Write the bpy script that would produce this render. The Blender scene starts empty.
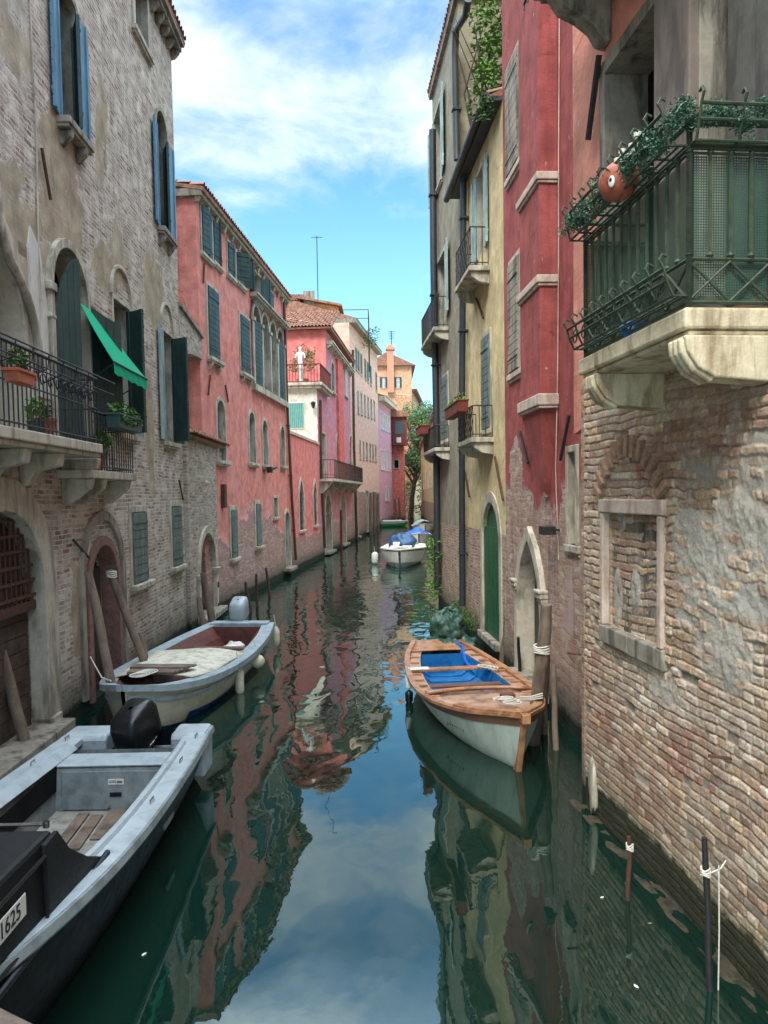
import bpy, bmesh, math, random
import numpy as np
from mathutils import Vector, Matrix
from mathutils.geometry import delaunay_2d_cdt
rnd = random.Random(7)
PI = math.pi
C = bpy.context.scene.collection
# ---------------------------------------------------------------- camera
FPX, CY0, CAMZ = 769.0, 534.0, 3.3
PITCH, ROLL = math.radians(2.9), -0.016
cam_d = bpy.data.cameras.new('camera'); cam = bpy.data.objects.new('camera', cam_d); C.objects.link(cam)
cam_d.lens = FPX/1024*36; cam_d.sensor_width = 36; cam_d.sensor_fit = 'AUTO'
cam_d.shift_y = (CY0-512)/1024; cam_d.clip_end = 3000; cam_d.clip_start = .05
CAMR = Matrix.Rotation(PI/2-PITCH, 3, 'X') @ Matrix.Rotation(ROLL, 3, 'Z')
cam.matrix_world = Matrix.Translation((0, 0, CAMZ)) @ CAMR.to_4x4()
bpy.context.scene.camera = cam
CO = Vector((0, 0, CAMZ))
def ray(px, py): return CAMR @ Vector(((px-384)/FPX, -(py-CY0)/FPX, -1))
def G(px, py, z=0.0):
    """point at height z seen at this picture position"""
    r = ray(px, py); t = (z-CAMZ)/r.z
    return CO + r*t
def atY(px, py, Y):
    r = ray(px, py); return CO + r*(Y/r.y)
# ---------------------------------------------------------------- mesh builder
class MB:
    def __init__(s): s.v = []; s.f = []; s.cuts = []
    def add(s, vs, fs):
        n = len(s.v); s.cuts.append((n, len(s.f))); s.v += [tuple(v) for v in vs]; s.f += [tuple(i+n for i in f) for f in fs]; return s
    def box(s, x0, x1, y0, y1, z0, z1, M=None):
        vs = [Vector((x, y, z)) for z in (z0, z1) for y in (y0, y1) for x in (x0, x1)]
        if M is not None: vs = [M @ v for v in vs]
        return s.add(vs, [(0,2,3,1),(4,5,7,6),(0,1,5,4),(2,6,7,3),(0,4,6,2),(1,3,7,5)])
    def tube(s, pts, r, n=6, cap=True):
        pts = [Vector(p) for p in pts]; rs = r if isinstance(r, (list, tuple)) else [r]*len(pts)
        vs = []; fs = []
        prev = None
        for i, p in enumerate(pts):
            a = pts[max(0, i-1)]; b = pts[min(len(pts)-1, i+1)]; t = (b-a)
            if t.length < 1e-9: t = Vector((0,0,1))
            t.normalize()
            if prev is None:
                q = Vector((0,0,1)) if abs(t.z) < .9 else Vector((1,0,0)); x = t.cross(q).normalized()
            else:
                x = (prev - t*prev.dot(t)); x = x.normalized() if x.length > 1e-6 else t.orthogonal().normalized()
            prev = x; y = t.cross(x)
            for k in range(n):
                a_ = 2*PI*k/n; vs.append(p + (x*math.cos(a_)+y*math.sin(a_))*rs[i])
        for i in range(len(pts)-1):
            for k in range(n):
                k2 = (k+1) % n; fs.append((i*n+k, i*n+k2, (i+1)*n+k2, (i+1)*n+k))
        if cap: fs += [tuple(range(n))[::-1], tuple((len(pts)-1)*n+k for k in range(n))]
        return s.add(vs, fs)
    def prism(s, poly, axis, a, b, M=None):
        """poly: 2d points (ccw), extruded along axis ('x','y','z') from a to b"""
        def P(p, t): return {'y': (p[0], t, p[1]), 'x': (t, p[0], p[1]), 'z': (p[0], p[1], t)}[axis]
        n = len(poly); vs = [Vector(P(p, a)) for p in poly]+[Vector(P(p, b)) for p in poly]
        if M is not None: vs = [M @ v for v in vs]
        return s.add(vs, [tuple(range(n))[::-1], tuple(range(n, 2*n))]+[(i, (i+1) % n, n+(i+1) % n, n+i) for i in range(n)])
    def lathe(s, prof, n=16, o=(0,0,0), M=None):
        vs = []; fs = []
        for r, z in prof:
            for k in range(n):
                a = 2*PI*k/n; v = Vector((o[0]+r*math.cos(a), o[1]+r*math.sin(a), o[2]+z))
                vs.append(M @ v if M is not None else v)
        for i in range(len(prof)-1):
            for k in range(n):
                k2 = (k+1) % n; fs.append((i*n+k, i*n+k2, (i+1)*n+k2, (i+1)*n+k))
        fs += [tuple(range(n))[::-1], tuple((len(prof)-1)*n+k for k in range(n))]
        return s.add(vs, fs)
    def grid(s, rows, closed=False):
        n = len(rows[0]); vs = [p for r in rows for p in r]; fs = []
        for i in range(len(rows)-1):
            for j in range(n if closed else n-1):
                j2 = (j+1) % n; fs.append((i*n+j, i*n+j2, (i+1)*n+j2, (i+1)*n+j))
        return s.add(vs, fs)
    def each(s, name, mat, parent=None, per=1, **k):
        """one object for every `per` added shapes"""
        cs = s.cuts+[(len(s.v), len(s.f))]; out = []
        for i in range(0, len(s.cuts), per):
            (a, b), (c, d) = cs[i], cs[min(i+per, len(s.cuts))]; m = MB(); m.v = s.v[a:c]; m.f = [tuple(q-a for q in f) for f in s.f[b:d]]; out.append(m.build(name, mat, parent, **k))
        return out
    def build(s, name, mat, parent=None, smooth=False, bevel=0, M=None, tri=False):
        me = bpy.data.meshes.new(name); me.from_pydata([tuple(v) for v in s.v], [], s.f)
        bm = bmesh.new(); bm.from_mesh(me); bmesh.ops.recalc_face_normals(bm, faces=bm.faces)
        if tri: bmesh.ops.triangulate(bm, faces=bm.faces)
        bm.to_mesh(me); bm.free()
        if smooth:
            me.polygons.foreach_set('use_smooth', [True]*len(me.polygons))
            if smooth is not True: me.set_sharp_from_angle(angle=math.radians(smooth))
        o = bpy.data.objects.new(name, me); C.objects.link(o)
        if mat: me.materials.append(mat)
        if parent: o.parent = parent
        if M is not None: o.matrix_local = M
        if bevel:
            m = o.modifiers.new('bevel', 'BEVEL'); m.width = bevel; m.segments = 2; m.limit_method = 'ANGLE'; m.angle_limit = math.radians(40)
        return o
def tag(o, label=None, cat=None, group=None, kind=None):
    if label: o['label'] = label
    if cat: o['category'] = cat
    if group: o['group'] = group
    if kind: o['kind'] = kind
    return o
def empty(name, loc, rz=0, label=None, cat=None, group=None):
    o = bpy.data.objects.new(name, None); C.objects.link(o); o.location = loc; o.rotation_euler = (0, 0, rz)
    o.empty_display_size = .2
    return tag(o, label, cat, group)
def children(o): return list(o.children)
def copy_tree(o, parent=None):
    c = o.copy(); C.objects.link(c); c.parent = parent
    for ch in children(o): copy_tree(ch, c)
    return c
def lerp(a, b, t): return a+(b-a)*t
def seg(a, b, n): return [lerp(Vector(a), Vector(b), i/n) for i in range(n+1)]
# ---------------------------------------------------------------- materials
def S(r, g, b):
    def f(c):
        c /= 255; return c/12.92 if c <= .04045 else ((c+.055)/1.055)**2.4
    return (f(r), f(g), f(b))
class NT:
    def __init__(s, name):
        s.m = bpy.data.materials.new(name); s.m.use_nodes = True; s.t = s.m.node_tree; s.t.nodes.clear()
        s.out = s.t.nodes.new('ShaderNodeOutputMaterial')
    def n(s, ty, **k):
        nd = s.t.nodes.new('ShaderNode'+ty)
        for a, b in k.items(): setattr(nd, a, b)
        return nd
    def put(s, sock, v):
        if isinstance(v, bpy.types.NodeSocket): s.t.links.new(v, sock)
        elif isinstance(v, tuple) and len(v) == 3 and sock.type == 'RGBA': sock.default_value = (*v, 1)
        else: sock.default_value = v
    def math(s, op, a, b=0.0, c=None, clamp=False):
        nd = s.n('Math', operation=op, use_clamp=clamp); s.put(nd.inputs[0], a); s.put(nd.inputs[1], b)
        if c is not None: s.put(nd.inputs[2], c)
        return nd.outputs[0]
    def vmath(s, op, a, b=(0,0,0)):
        nd = s.n('VectorMath', operation=op); s.put(nd.inputs[0], a); s.put(nd.inputs[1], b)
        return nd.outputs['Value'] if op in ('LENGTH', 'DOT_PRODUCT', 'DISTANCE') else nd.outputs[0]
    def mix(s, f, a, b, mode='MIX'):
        nd = s.n('Mix', data_type='RGBA', blend_type=mode); s.put(nd.inputs[0], f); s.put(nd.inputs[6], a); s.put(nd.inputs[7], b)
        return nd.outputs[2]
    def noise(s, v, scale, detail=4, rough=.55, dist=0.0):
        nd = s.n('TexNoise'); s.put(nd.inputs['Vector'], v); nd.inputs['Scale'].default_value = scale
        nd.inputs['Detail'].default_value = detail; nd.inputs['Roughness'].default_value = rough; nd.inputs['Distortion'].default_value = dist
        return nd.outputs['Fac']
    def mapr(s, v, a, b, c=0.0, d=1.0, smooth=False):
        nd = s.n('MapRange'); nd.clamp = True
        if smooth: nd.interpolation_type = 'SMOOTHSTEP'
        s.put(nd.inputs[0], v)
        for i, x in enumerate((a, b, c, d)): s.put(nd.inputs[i+1], x)
        return nd.outputs[0]
    def ramp(s, v, stops, mode='LINEAR'):
        nd = s.n('ValToRGB'); cr = nd.color_ramp; cr.interpolation = mode; s.put(nd.inputs[0], v)
        while len(cr.elements) < len(stops): cr.elements.new(.5)
        for e, (p, c) in zip(cr.elements, stops): e.position = p; e.color = (*c, 1)
        return nd.outputs[0]
    def scale(s, v, sc): return s.vmath('MULTIPLY', v, sc)
    def bsdf(s, col, rough=.8, bump=None, metal=0.0, spec=.3, bs=1.0, bd=.01, **kw):
        p = s.n('BsdfPrincipled'); s.put(p.inputs['Base Color'], col); s.put(p.inputs['Roughness'], rough); s.put(p.inputs['Metallic'], metal)
        s.put(p.inputs['Specular IOR Level'], spec)
        for k, v in kw.items(): s.put(p.inputs[k.replace('_', ' ')], v)
        if bump is not None:
            b = s.n('Bump'); s.put(b.inputs['Strength'], bs); s.put(b.inputs['Distance'], bd); s.put(b.inputs['Height'], bump)
            s.t.links.new(b.outputs[0], p.inputs['Normal'])
        s.t.links.new(p.outputs[0], s.out.inputs['Surface']); return s.m
def plain(name, col, rough=.7, var=.25, sc=6.0, bump=.3, bd=.004, metal=0.0, spec=.35, dirt=None, dirt_amt=.5, streak=False, coat=0.0):
    """paint, stone or metal with patchy colour, wear and a fine bump"""
    t = NT(name); tc = t.n('TexCoord').outputs['Object']
    n1 = t.noise(tc, sc, 5, .6); n2 = t.noise(tc, sc*5, 3, .6)
    v = t.math('ADD', t.math('MULTIPLY', n1, .65), t.math('MULTIPLY', n2, .35))
    lo = tuple(c*(1-var) for c in col); hi = tuple(min(.9, c*(1+var)) for c in col)
    c = t.mix(t.mapr(v, .35, .65), lo, hi)
    if dirt:
        vec = t.scale(tc, (1, 1, .22)) if streak else tc
        d = t.noise(vec, sc*1.7, 6, .65, .3)
        c = t.mix(t.math('MULTIPLY', t.mapr(d, .47, .62), dirt_amt), c, dirt)
    r = t.mapr(n2, .3, .7, max(0.02, rough-.12), min(1, rough+.1))
    h = t.math('ADD', n2, t.math('MULTIPLY', t.noise(tc, sc*18, 3, .6), .4))
    return t.bsdf(c, r, h, metal, spec, bump, bd, Coat_Weight=coat)
def brick_nodes(t, uz, u, z, pal, mortar, row=.075, bw=.26, ms=.011, wob=.03):
    """returns colour, height (0..1), mask of brick"""
    w1 = t.noise(uz, 1.3, 2, .5); w2 = t.noise(uz, 9, 2, .5); w3 = t.noise(t.vmath('ADD', uz, (7.3, 2.1, 0)), 9, 2, .5)
    zz = t.math('ADD', z, t.math('ADD', t.math('MULTIPLY', t.math('SUBTRACT', w1, .5), wob*3), t.math('MULTIPLY', t.math('SUBTRACT', w2, .5), wob)))
    uu = t.math('ADD', u, t.math('MULTIPLY', t.math('SUBTRACT', w3, .5), wob*1.4))
    cb = t.n('CombineXYZ'); t.put(cb.inputs[0], uu); t.put(cb.inputs[1], zz)
    b = t.n('TexBrick'); b.offset = .5; b.squash = 1.0
    t.put(b.inputs['Vector'], cb.outputs[0]); t.put(b.inputs['Color1'], (0., 0., 0.)); t.put(b.inputs['Color2'], (1., 1., 1.)); t.put(b.inputs['Mortar'], (.5, .5, .5))
    for k, v in (('Scale', 1.0), ('Mortar Size', ms), ('Mortar Smooth', .35), ('Bias', 0.0), ('Brick Width', bw), ('Row Height', row)): b.inputs[k].default_value = v
    n = len(pal); col = t.ramp(b.outputs['Color'], [(i/(n-1), p) for i, p in enumerate(pal)])
    n4 = t.noise(uz, 35, 3, .65); col = t.mix(t.mapr(n4, .3, .75, .0, .55), col, tuple(c*.55 for c in pal[0]))
    fac = b.outputs['Fac']
    ero = t.noise(uz, 3.2, 4, .6)
    fac2 = t.math('MAXIMUM', fac, t.math('MULTIPLY', t.mapr(ero, .47, .66), .85))
    mcol = t.mix(t.mapr(t.noise(uz, 2.4, 5, .65), .3, .7), tuple(c*.66 for c in mortar), tuple(min(.8, c*1.12) for c in mortar))
    h = t.math('ADD', t.math('SUBTRACT', 1.0, fac2), t.math('ADD', t.math('MULTIPLY', n4, .35), t.math('MULTIPLY', b.outputs['Color'], .3)))
    return t.mix(fac2, col, mcol), h
def wall_mat(name, pal, mortar, plaster, under=None, base=0.0, patches=(), grad=None, amp=1.6, row=.075, bw=.26, wob=.03, streak=.35, dark=(.05, .045, .04),
             tide=True, bump=1.0, fade=None, pscale=1.0):
    """old brick partly under plaster. patches: (u, z, ru, rz, amount); grad: (z0, z1, amount) added from z0 to z1"""
    t = NT(name); tc = t.n('TexCoord').outputs['Object']; sp = t.n('SeparateXYZ'); t.put(sp.inputs[0], tc)
    u = t.math('ADD', sp.outputs[0], sp.outputs[1]); z = sp.outputs[2]
    cb = t.n('CombineXYZ'); t.put(cb.inputs[0], u); t.put(cb.inputs[1], z); uz = cb.outputs[0]
    bc, bh = brick_nodes(t, uz, u, z, pal, mortar, row, bw, wob=wob)
    big = t.noise(uz, .8*pscale, 6, .62, .2); fine = t.noise(uz, 6, 4, .6)
    m = t.math('ADD', base, t.math('MULTIPLY', t.math('SUBTRACT', big, .5), amp*2))
    m = t.math('ADD', m, t.math('MULTIPLY', t.math('SUBTRACT', fine, .5), .35))
    pn = t.noise(uz, 1.9, 5, .6, .3)
    if grad:
        for g in ([grad] if not isinstance(grad, list) else grad): m = t.math('ADD', m, t.mapr(z, g[0], g[1], 0.0, g[2]))
    for (pu, pz, ru, rz, am) in patches:
        d = t.vmath('LENGTH', t.vmath('DIVIDE', t.vmath('SUBTRACT', uz, (pu, pz, 0)), (ru, rz, 1)))
        d = t.math('ADD', d, t.math('ADD', t.math('MULTIPLY', t.math('SUBTRACT', pn, .5), 1.7), t.math('MULTIPLY', t.math('SUBTRACT', fine, .5), .5)))
        m = t.math('ADD', m, t.mapr(d, .7, 1.25, am, 0.0))
    pm = t.mapr(m, .0, .05); um = t.mapr(m, -.28, -.2); edge = t.mapr(m, .0, .34, 1.0, 0.0)
    # plaster colour with stains
    st = t.noise(t.scale(uz, (2.2, .28, 1)), 2.0, 6, .65); st2 = t.noise(uz, 2.6, 6, .62); st3 = t.noise(uz, 22, 4, .6)
    pc = t.mix(t.mapr(st2, .35, .68), tuple(c*.68 for c in plaster), tuple(min(.85, c*1.3) for c in plaster))
    if fade: pc = t.mix(t.math('MULTIPLY', t.mapr(t.noise(uz, 1.1, 5, .6), .46, .62), fade[1]), pc, fade[0])
    pc = t.mix(t.math('MULTIPLY', t.mapr(st3, .3, .75), .28), pc, tuple(c*.5 for c in plaster))
    lum = sum(plaster)/3; bloom = tuple(min(.75, lum*.9+.28+c*.15) for c in plaster)
    pc = t.mix(t.math('MULTIPLY', edge, t.mapr(fine, .35, .65, .15, .6)), pc, bloom)
    spots = t.mapr(t.noise(t.scale(uz, (1.6, .7, 1)), 5.5, 5, .7, .2), .64, .69); pc = t.mix(t.math('MULTIPLY', spots, .6), pc, bloom)
    vs2 = t.noise(t.scale(uz, (7, .35, 1)), 1.6, 5, .7); pc = t.mix(t.math('MULTIPLY', t.mapr(vs2, .52, .7), streak), pc, tuple(c*.6 for c in plaster))
    if under:
        uc = t.mix(st2, tuple(c*.7 for c in under), under)
        col = t.mix(um, bc, uc); col = t.mix(pm, col, pc)
        h = t.math('ADD', t.math('MULTIPLY', bh, t.mapr(um, 0, 1, 1.0, .06)), t.math('ADD', t.math('MULTIPLY', um, .9), t.math('MULTIPLY', pm, .6)))
    else:
        col = t.mix(pm, bc, pc)
        h = t.math('ADD', t.math('MULTIPLY', bh, t.mapr(pm, 0, 1, 1.0, .06)), t.math('MULTIPLY', pm, 1.3))
    h = t.math('ADD', h, t.math('ADD', t.math('MULTIPLY', st3, .35), t.math('MULTIPLY', st2, .5)))
    col = t.mix(t.math('MULTIPLY', t.mapr(st, .5, .74), streak), col, dark)
    crack = t.n('TexVoronoi'); crack.feature = 'DISTANCE_TO_EDGE'; crack.inputs['Scale'].default_value = .75; t.put(crack.inputs['Vector'], t.vmath('ADD', uz, t.scale(t.n('TexNoise').outputs['Color'], (.0, .0, .0)))); 
    cw = t.math('MULTIPLY', t.mapr(t.math('ADD', crack.outputs['Distance'], t.math('MULTIPLY', t.math('SUBTRACT', fine, .5), .10)), .0, .012, 1.0, 0.0), t.mapr(big, .48, .56)); col = t.mix(t.math('MULTIPLY', t.math('MULTIPLY', cw, pm), .55), col, tuple(c*.4 for c in plaster))
    if tide:
        zg = t.math('ADD', z, t.math('MULTIPLY', t.math('SUBTRACT', st3, .5), .5)); col = t.mix(t.mapr(zg, .62, .3, 0.0, .55), col, S(58, 66, 40))
        zn = t.math('ADD', z, t.math('MULTIPLY', t.math('SUBTRACT', fine, .5), .25))
        col = t.mix(t.mapr(zn, .95, .3, 0.0, .5), col, (.10, .085, .065))
        col = t.mix(t.mapr(zn, .30, .20), col, (.012, .018, .010))
    return t.bsdf(col, .9, h, 0.0, .2, bump, .012)
def S3(*l): return [S(*c) for c in l]
PAL_RED = S3((105, 58, 48), (150, 90, 72), (120, 72, 60), (172, 120, 95), (140, 100, 88), (165, 135, 112))
PAL_TAN = S3((120, 88, 70), (165, 132, 104), (150, 112, 96), (185, 158, 128), (158, 140, 128), (140, 92, 76))
PAL_GREY = S3((122, 104, 94), (182, 168, 154), (150, 132, 120), (208, 198, 184), (170, 154, 144), (134, 98, 84))
PAL_PINK = S3((150, 112, 102), (178, 140, 126), (160, 122, 112), (198, 176, 162), (184, 152, 140), (140, 96, 86))
M = {}
M['L1'] = None
M['stone'] = plain('white_istrian_stone', S(176, 168, 150), .75, .2, 3, .5, .006, dirt=S(92, 82, 68), dirt_amt=.65, streak=True)
M['stone_dark'] = plain('weathered_stone', S(140, 132, 118), .8, .25, 3, .6, .008, dirt=S(52, 48, 42), dirt_amt=.75, streak=True)
M['stone_pink'] = plain('pinkish_stone', S(190, 172, 156), .8, .2, 4, .6, .006, dirt=S(120, 88, 76), dirt_amt=.5, streak=True)
M['stone_yel'] = plain('yellowed_stone', S(196, 184, 154), .75, .2, 3, .7, .01, dirt=S(112, 88, 60), dirt_amt=.75, streak=True)
M['shut_dark'] = plain('dark_green_paint', S(42, 62, 58), .55, .25, 4, .3, .003, dirt=S(70, 84, 78), dirt_amt=.35, streak=True)
M['shut_blue'] = plain('sky_tinted_teal_paint', S(92, 130, 150), .45, .15, 4, .3, .003, dirt=S(60, 80, 90), dirt_amt=.4, streak=True)  # reflected sky put into the base colour of dark teal shutters
M['shut_teal'] = plain('teal_paint', S(40, 62, 60), .65, .35, 4, .4, .004, dirt=S(70, 98, 98), dirt_amt=.35, streak=True)
M['shut_pale'] = plain('pale_weathered_slats', S(140, 160, 156), .6, .2, 5, .3, .003, dirt=S(70, 92, 90), dirt_amt=.5, streak=True)
M['shut_grey'] = plain('grey_green_old_paint', S(96, 110, 104), .75, .25, 5, .5, .004, dirt=S(52, 58, 52), dirt_amt=.6, streak=True)
M['door_green'] = plain('green_door_paint', S(18, 84, 52), .5, .2, 3, .3, .003, dirt=S(14, 40, 30), dirt_amt=.5, streak=True)
M['iron'] = plain('black_wrought_iron', S(38, 40, 42), .55, .3, 8, .4, .002, metal=.3, spec=.5, dirt=S(72, 50, 36), dirt_amt=.35)
M['iron_green'] = plain('olive_painted_iron', S(60, 74, 56), .6, .3, 9, .4, .002, spec=.4, dirt=S(40, 46, 34), dirt_amt=.6)
M['iron_rust'] = plain('rusty_iron', S(70, 48, 38), .85, .35, 12, .6, .003, dirt=S(110, 58, 34), dirt_amt=.5)
M['pipe'] = plain('dark_zinc_pipe', S(50, 58, 62), .5, .25, 3, .2, .002, metal=.3, spec=.5, dirt=S(90, 70, 56), dirt_amt=.3, streak=True)
M['pipe_brown'] = plain('brown_drain_pipe', S(82, 56, 50), .5, .25, 3, .2, .002, spec=.5)
M['pipe_blue'] = plain('blue_grey_drain_pipe', S(86, 104, 118), .5, .25, 3, .2, .002, spec=.5)
M['wood_pile'] = plain('weathered_pile_wood', S(118, 102, 88), .9, .3, 3, .8, .008, dirt=S(66, 54, 46), dirt_amt=.7, streak=True)
M['wood_dark'] = plain('old_dark_door_wood', S(76, 62, 54), .85, .35, 4, .7, .006, dirt=S(40, 32, 28), dirt_amt=.6)
M['wood_rail'] = plain('brown_rail_wood', S(92, 82, 74), .85, .3, 6, .7, .005, dirt=S(50, 44, 40), dirt_amt=.6)
M['wood_red'] = plain('red_brown_wood', S(110, 52, 42), .75, .3, 5, .5, .004, dirt=S(60, 34, 28), dirt_amt=.6, streak=True)
M['tile'] = plain('terracotta_roof_tile', S(146, 104, 84), .9, .4, 3, .7, .01, dirt=S(76, 66, 56), dirt_amt=.65)
M['plaster_in'] = plain('pale_inner_plaster', S(150, 158, 160), .85, .08, 1.5, .3, .004)
M['tarp_green'] = plain('dark_green_tarpaulin', S(44, 74, 62), .5, .2, 4, .4, .004, spec=.45, dirt=S(70, 96, 84), dirt_amt=.3)
M['awning'] = plain('emerald_awning_cloth', S(0, 156, 112), .75, .1, 2, .2, .002, spec=.2)
M['curtain'] = plain('green_curtain_cloth', S(0, 130, 104), .85, .12, 3, .3, .004, spec=.1)
M['plant'] = plain('leaf_green', S(62, 92, 40), .6, .5, 14, .3, .003, spec=.3)
M['plant2'] = plain('bright_leaf_green', S(92, 130, 56), .6, .45, 14, .3, .003, spec=.3)
M['tinsel'] = plain('tinsel_green', S(48, 92, 66), .45, .6, 30, .3, .003, spec=.6)
M['bark'] = plain('tree_bark', S(82, 70, 60), .95, .3, 8, .8, .01)
M['terracotta'] = plain('terracotta', S(160, 88, 62), .8, .2, 8, .4, .004, dirt=S(110, 70, 56), dirt_amt=.4)
M['orange_pot'] = plain('orange_glazed_clay', S(158, 84, 62), .5, .25, 14, .3, .003, spec=.5, dirt=S(120, 50, 36), dirt_amt=.4)
M['white'] = plain('white_plastic', S(212, 210, 200), .4, .05, 4, .1, .001, spec=.5, dirt=S(160, 158, 148), dirt_amt=.35)
M['black'] = plain('black_gloss_plastic', S(20, 22, 24), .38, .2, 5, .08, .001, spec=.45)
M['black_matt'] = plain('black_canvas', S(15, 17, 19), .65, .25, 7, .4, .003, spec=.35)
M['rope'] = plain('pale_rope', S(200, 196, 184), .9, .2, 60, .8, .003)
M['chrome'] = plain('polished_steel_rail', S(200, 200, 200), .2, .05, 5, .05, .001, metal=1.0)
M['hull_navy'] = plain('navy_black_gelcoat', S(10, 13, 19), .45, .25, 2, .06, .001, spec=.22)
M['gel_grey'] = plain('grey_blue_gelcoat', S(164, 174, 178), .38, .08, 3, .12, .001, spec=.45, dirt=S(110, 120, 124), dirt_amt=.4)
M['gel_grey2'] = plain('darker_grey_gelcoat', S(130, 138, 138), .5, .15, 3, .12, .001, spec=.35, dirt=S(84, 90, 90), dirt_amt=.6)
M['deck_wood'] = plain('grey_deck_boards', S(140, 136, 126), .8, .25, 6, .5, .004, dirt=S(92, 84, 74), dirt_amt=.5)
M['blue'] = plain('blue_boat_paint', S(24, 104, 160), .45, .15, 4, .15, .002, spec=.45, dirt=S(10, 60, 116), dirt_amt=.5)
M['blue_hull'] = plain('deep_blue_hull_paint', S(18, 52, 104), .35, .15, 3, .1, .001, spec=.5)
M['blue_tarp'] = plain('blue_tarpaulin', S(20, 92, 180), .5, .2, 6, .4, .004, spec=.4)
M['navy_tarp'] = plain('navy_tarpaulin', S(34, 72, 108), .5, .25, 6, .4, .004, spec=.4)
M['cream'] = plain('cream_hull_paint', S(190, 184, 160), .45, .1, 3, .15, .002, spec=.4, dirt=S(140, 130, 104), dirt_amt=.4)
M['canvas'] = plain('cream_canvas', S(206, 202, 184), .85, .1, 3, .3, .003, spec=.15, dirt=S(140, 128, 104), dirt_amt=.6)
M['pale_blue'] = plain('pale_blue_grey_paint', S(156, 170, 174), .5, .12, 4, .2, .002, spec=.4, dirt=S(96, 112, 120), dirt_amt=.5)
M['varnish'] = plain('varnished_pine', S(168, 120, 84), .42, .2, 3, .25, .002, spec=.45, dirt=S(104, 66, 44), dirt_amt=.7)
M['varnish2'] = plain('worn_varnished_planks', S(172, 136, 112), .5, .2, 2.5, .3, .003, spec=.4, dirt=S(108, 78, 62), dirt_amt=.8)
M['wood_brown'] = plain('brown_thwart_wood', S(104, 72, 56), .6, .25, 6, .4, .003)
M['hull_green'] = plain('pale_grey_green_hull_paint', S(172, 180, 170), .5, .1, 3, .15, .002, spec=.4, dirt=S(120, 128, 116), dirt_amt=.5, streak=True)
M['red_wood'] = plain('maroon_boat_paint', S(104, 62, 54), .6, .2, 5, .3, .003, dirt=S(66, 34, 30), dirt_amt=.5)
M['fender'] = plain('cream_vinyl', S(214, 206, 178), .45, .08, 8, .15, .002, spec=.45, dirt=S(160, 148, 112), dirt_amt=.4)
M['brick_plain'] = None
def glass_mat(name, col=(.02, .025, .03), rough=.08):
    t = NT(name); tc = t.n('TexCoord').outputs['Object']; n = t.noise(tc, 2.5, 3)
    return t.bsdf(t.mix(n, tuple(c*.6 for c in col), tuple(c*1.5 for c in col)), rough, n, 0.0, .6, .15, .01)
M['glass'] = glass_mat('window_glass'); M['glass_pale'] = glass_mat('curtained_window_glass', (.30, .34, .36), .2)
M['dark'] = plain('dark_interior', (.012, .012, .013), .95, .3, 3, .2, .002, spec=.05)
def net_mat():
    t = NT('green_garden_netting'); tc = t.n('TexCoord').outputs['Object']; sp = t.n('SeparateXYZ'); t.put(sp.inputs[0], tc)
    def line(c):
        f = t.math('FRACT', t.math('MULTIPLY', c, 62.0)); return t.math('LESS_THAN', f, .46)
    m = t.math('MAXIMUM', line(t.math('ADD', sp.outputs[0], sp.outputs[1])), line(sp.outputs[2]))
    p = t.n('BsdfPrincipled'); t.put(p.inputs['Base Color'], S(44, 76, 60)); p.inputs['Roughness'].default_value = .7
    tr = t.n('BsdfTransparent'); mx = t.n('MixShader'); t.put(mx.inputs[0], m)
    t.t.links.new(tr.outputs[0], mx.inputs[1]); t.t.links.new(p.outputs[0], mx.inputs[2]); t.t.links.new(mx.outputs[0], t.out.inputs['Surface'])
    return t.m
M['net'] = net_mat()
M['brick_trim'] = plain('red_brick_trim', S(128, 96, 86), .9, .35, 10, .9, .008, dirt=S(104, 84, 76), dirt_amt=.6)
# ---------------------------------------------------------------- facades
def arc_pts(cu, cz, ru, rz, a0, a1, n):
    return [(cu+ru*math.cos(lerp(a0, a1, i/n)), cz+rz*math.sin(lerp(a0, a1, i/n))) for i in range(n+1)]
def opening(u0, u1, z0, z1, kind='rect'):
    """open chain from bottom left over the top to bottom right"""
    w = u1-u0; cu = (u0+u1)/2
    if kind == 'rect': return [(u0, z0), (u0, z1), (u1, z1), (u1, z0)]
    if kind == 'round':
        r = w/2; return [(u0, z0)]+arc_pts(cu, z1-r, r, r, PI, 0, 14)+[(u1, z0)]
    if kind == 'seg':
        r = w*.18; return [(u0, z0)]+arc_pts(cu, z1-r, w/2, r, PI, 0, 10)+[(u1, z0)]
    if kind == 'point':
        h = w*.85; zs = z1-h; L = []
        for i in range(9):
            a = lerp(PI, PI-math.acos(.5), i/8); L.append((u1+w*math.cos(a), zs+h/.866*math.sin(a)*1.0))
        R = [(2*cu-x, y) for x, y in reversed(L[:-1])]
        return [(u0, z0)]+L+R+[(u1, z0)]
    if kind == 'ogee':
        h = w*.95; zs = z1-h; L = []
        for i in range(8): a = i/7*1.15; L.append((u0+(w/2)*(1-math.cos(a)), zs+(h*.62)*math.sin(a)))
        x0, y0 = L[-1]
        for i in range(1, 7): t = i/6; L.append((lerp(x0, cu, 1-(1-t)**1.5 if t < 1 else 1), lerp(y0, z1, t**1.5)))
        R = [(2*cu-x, y) for x, y in reversed(L[:-1])]
        return [(u0, z0)]+L+R+[(u1, z0)]
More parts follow.
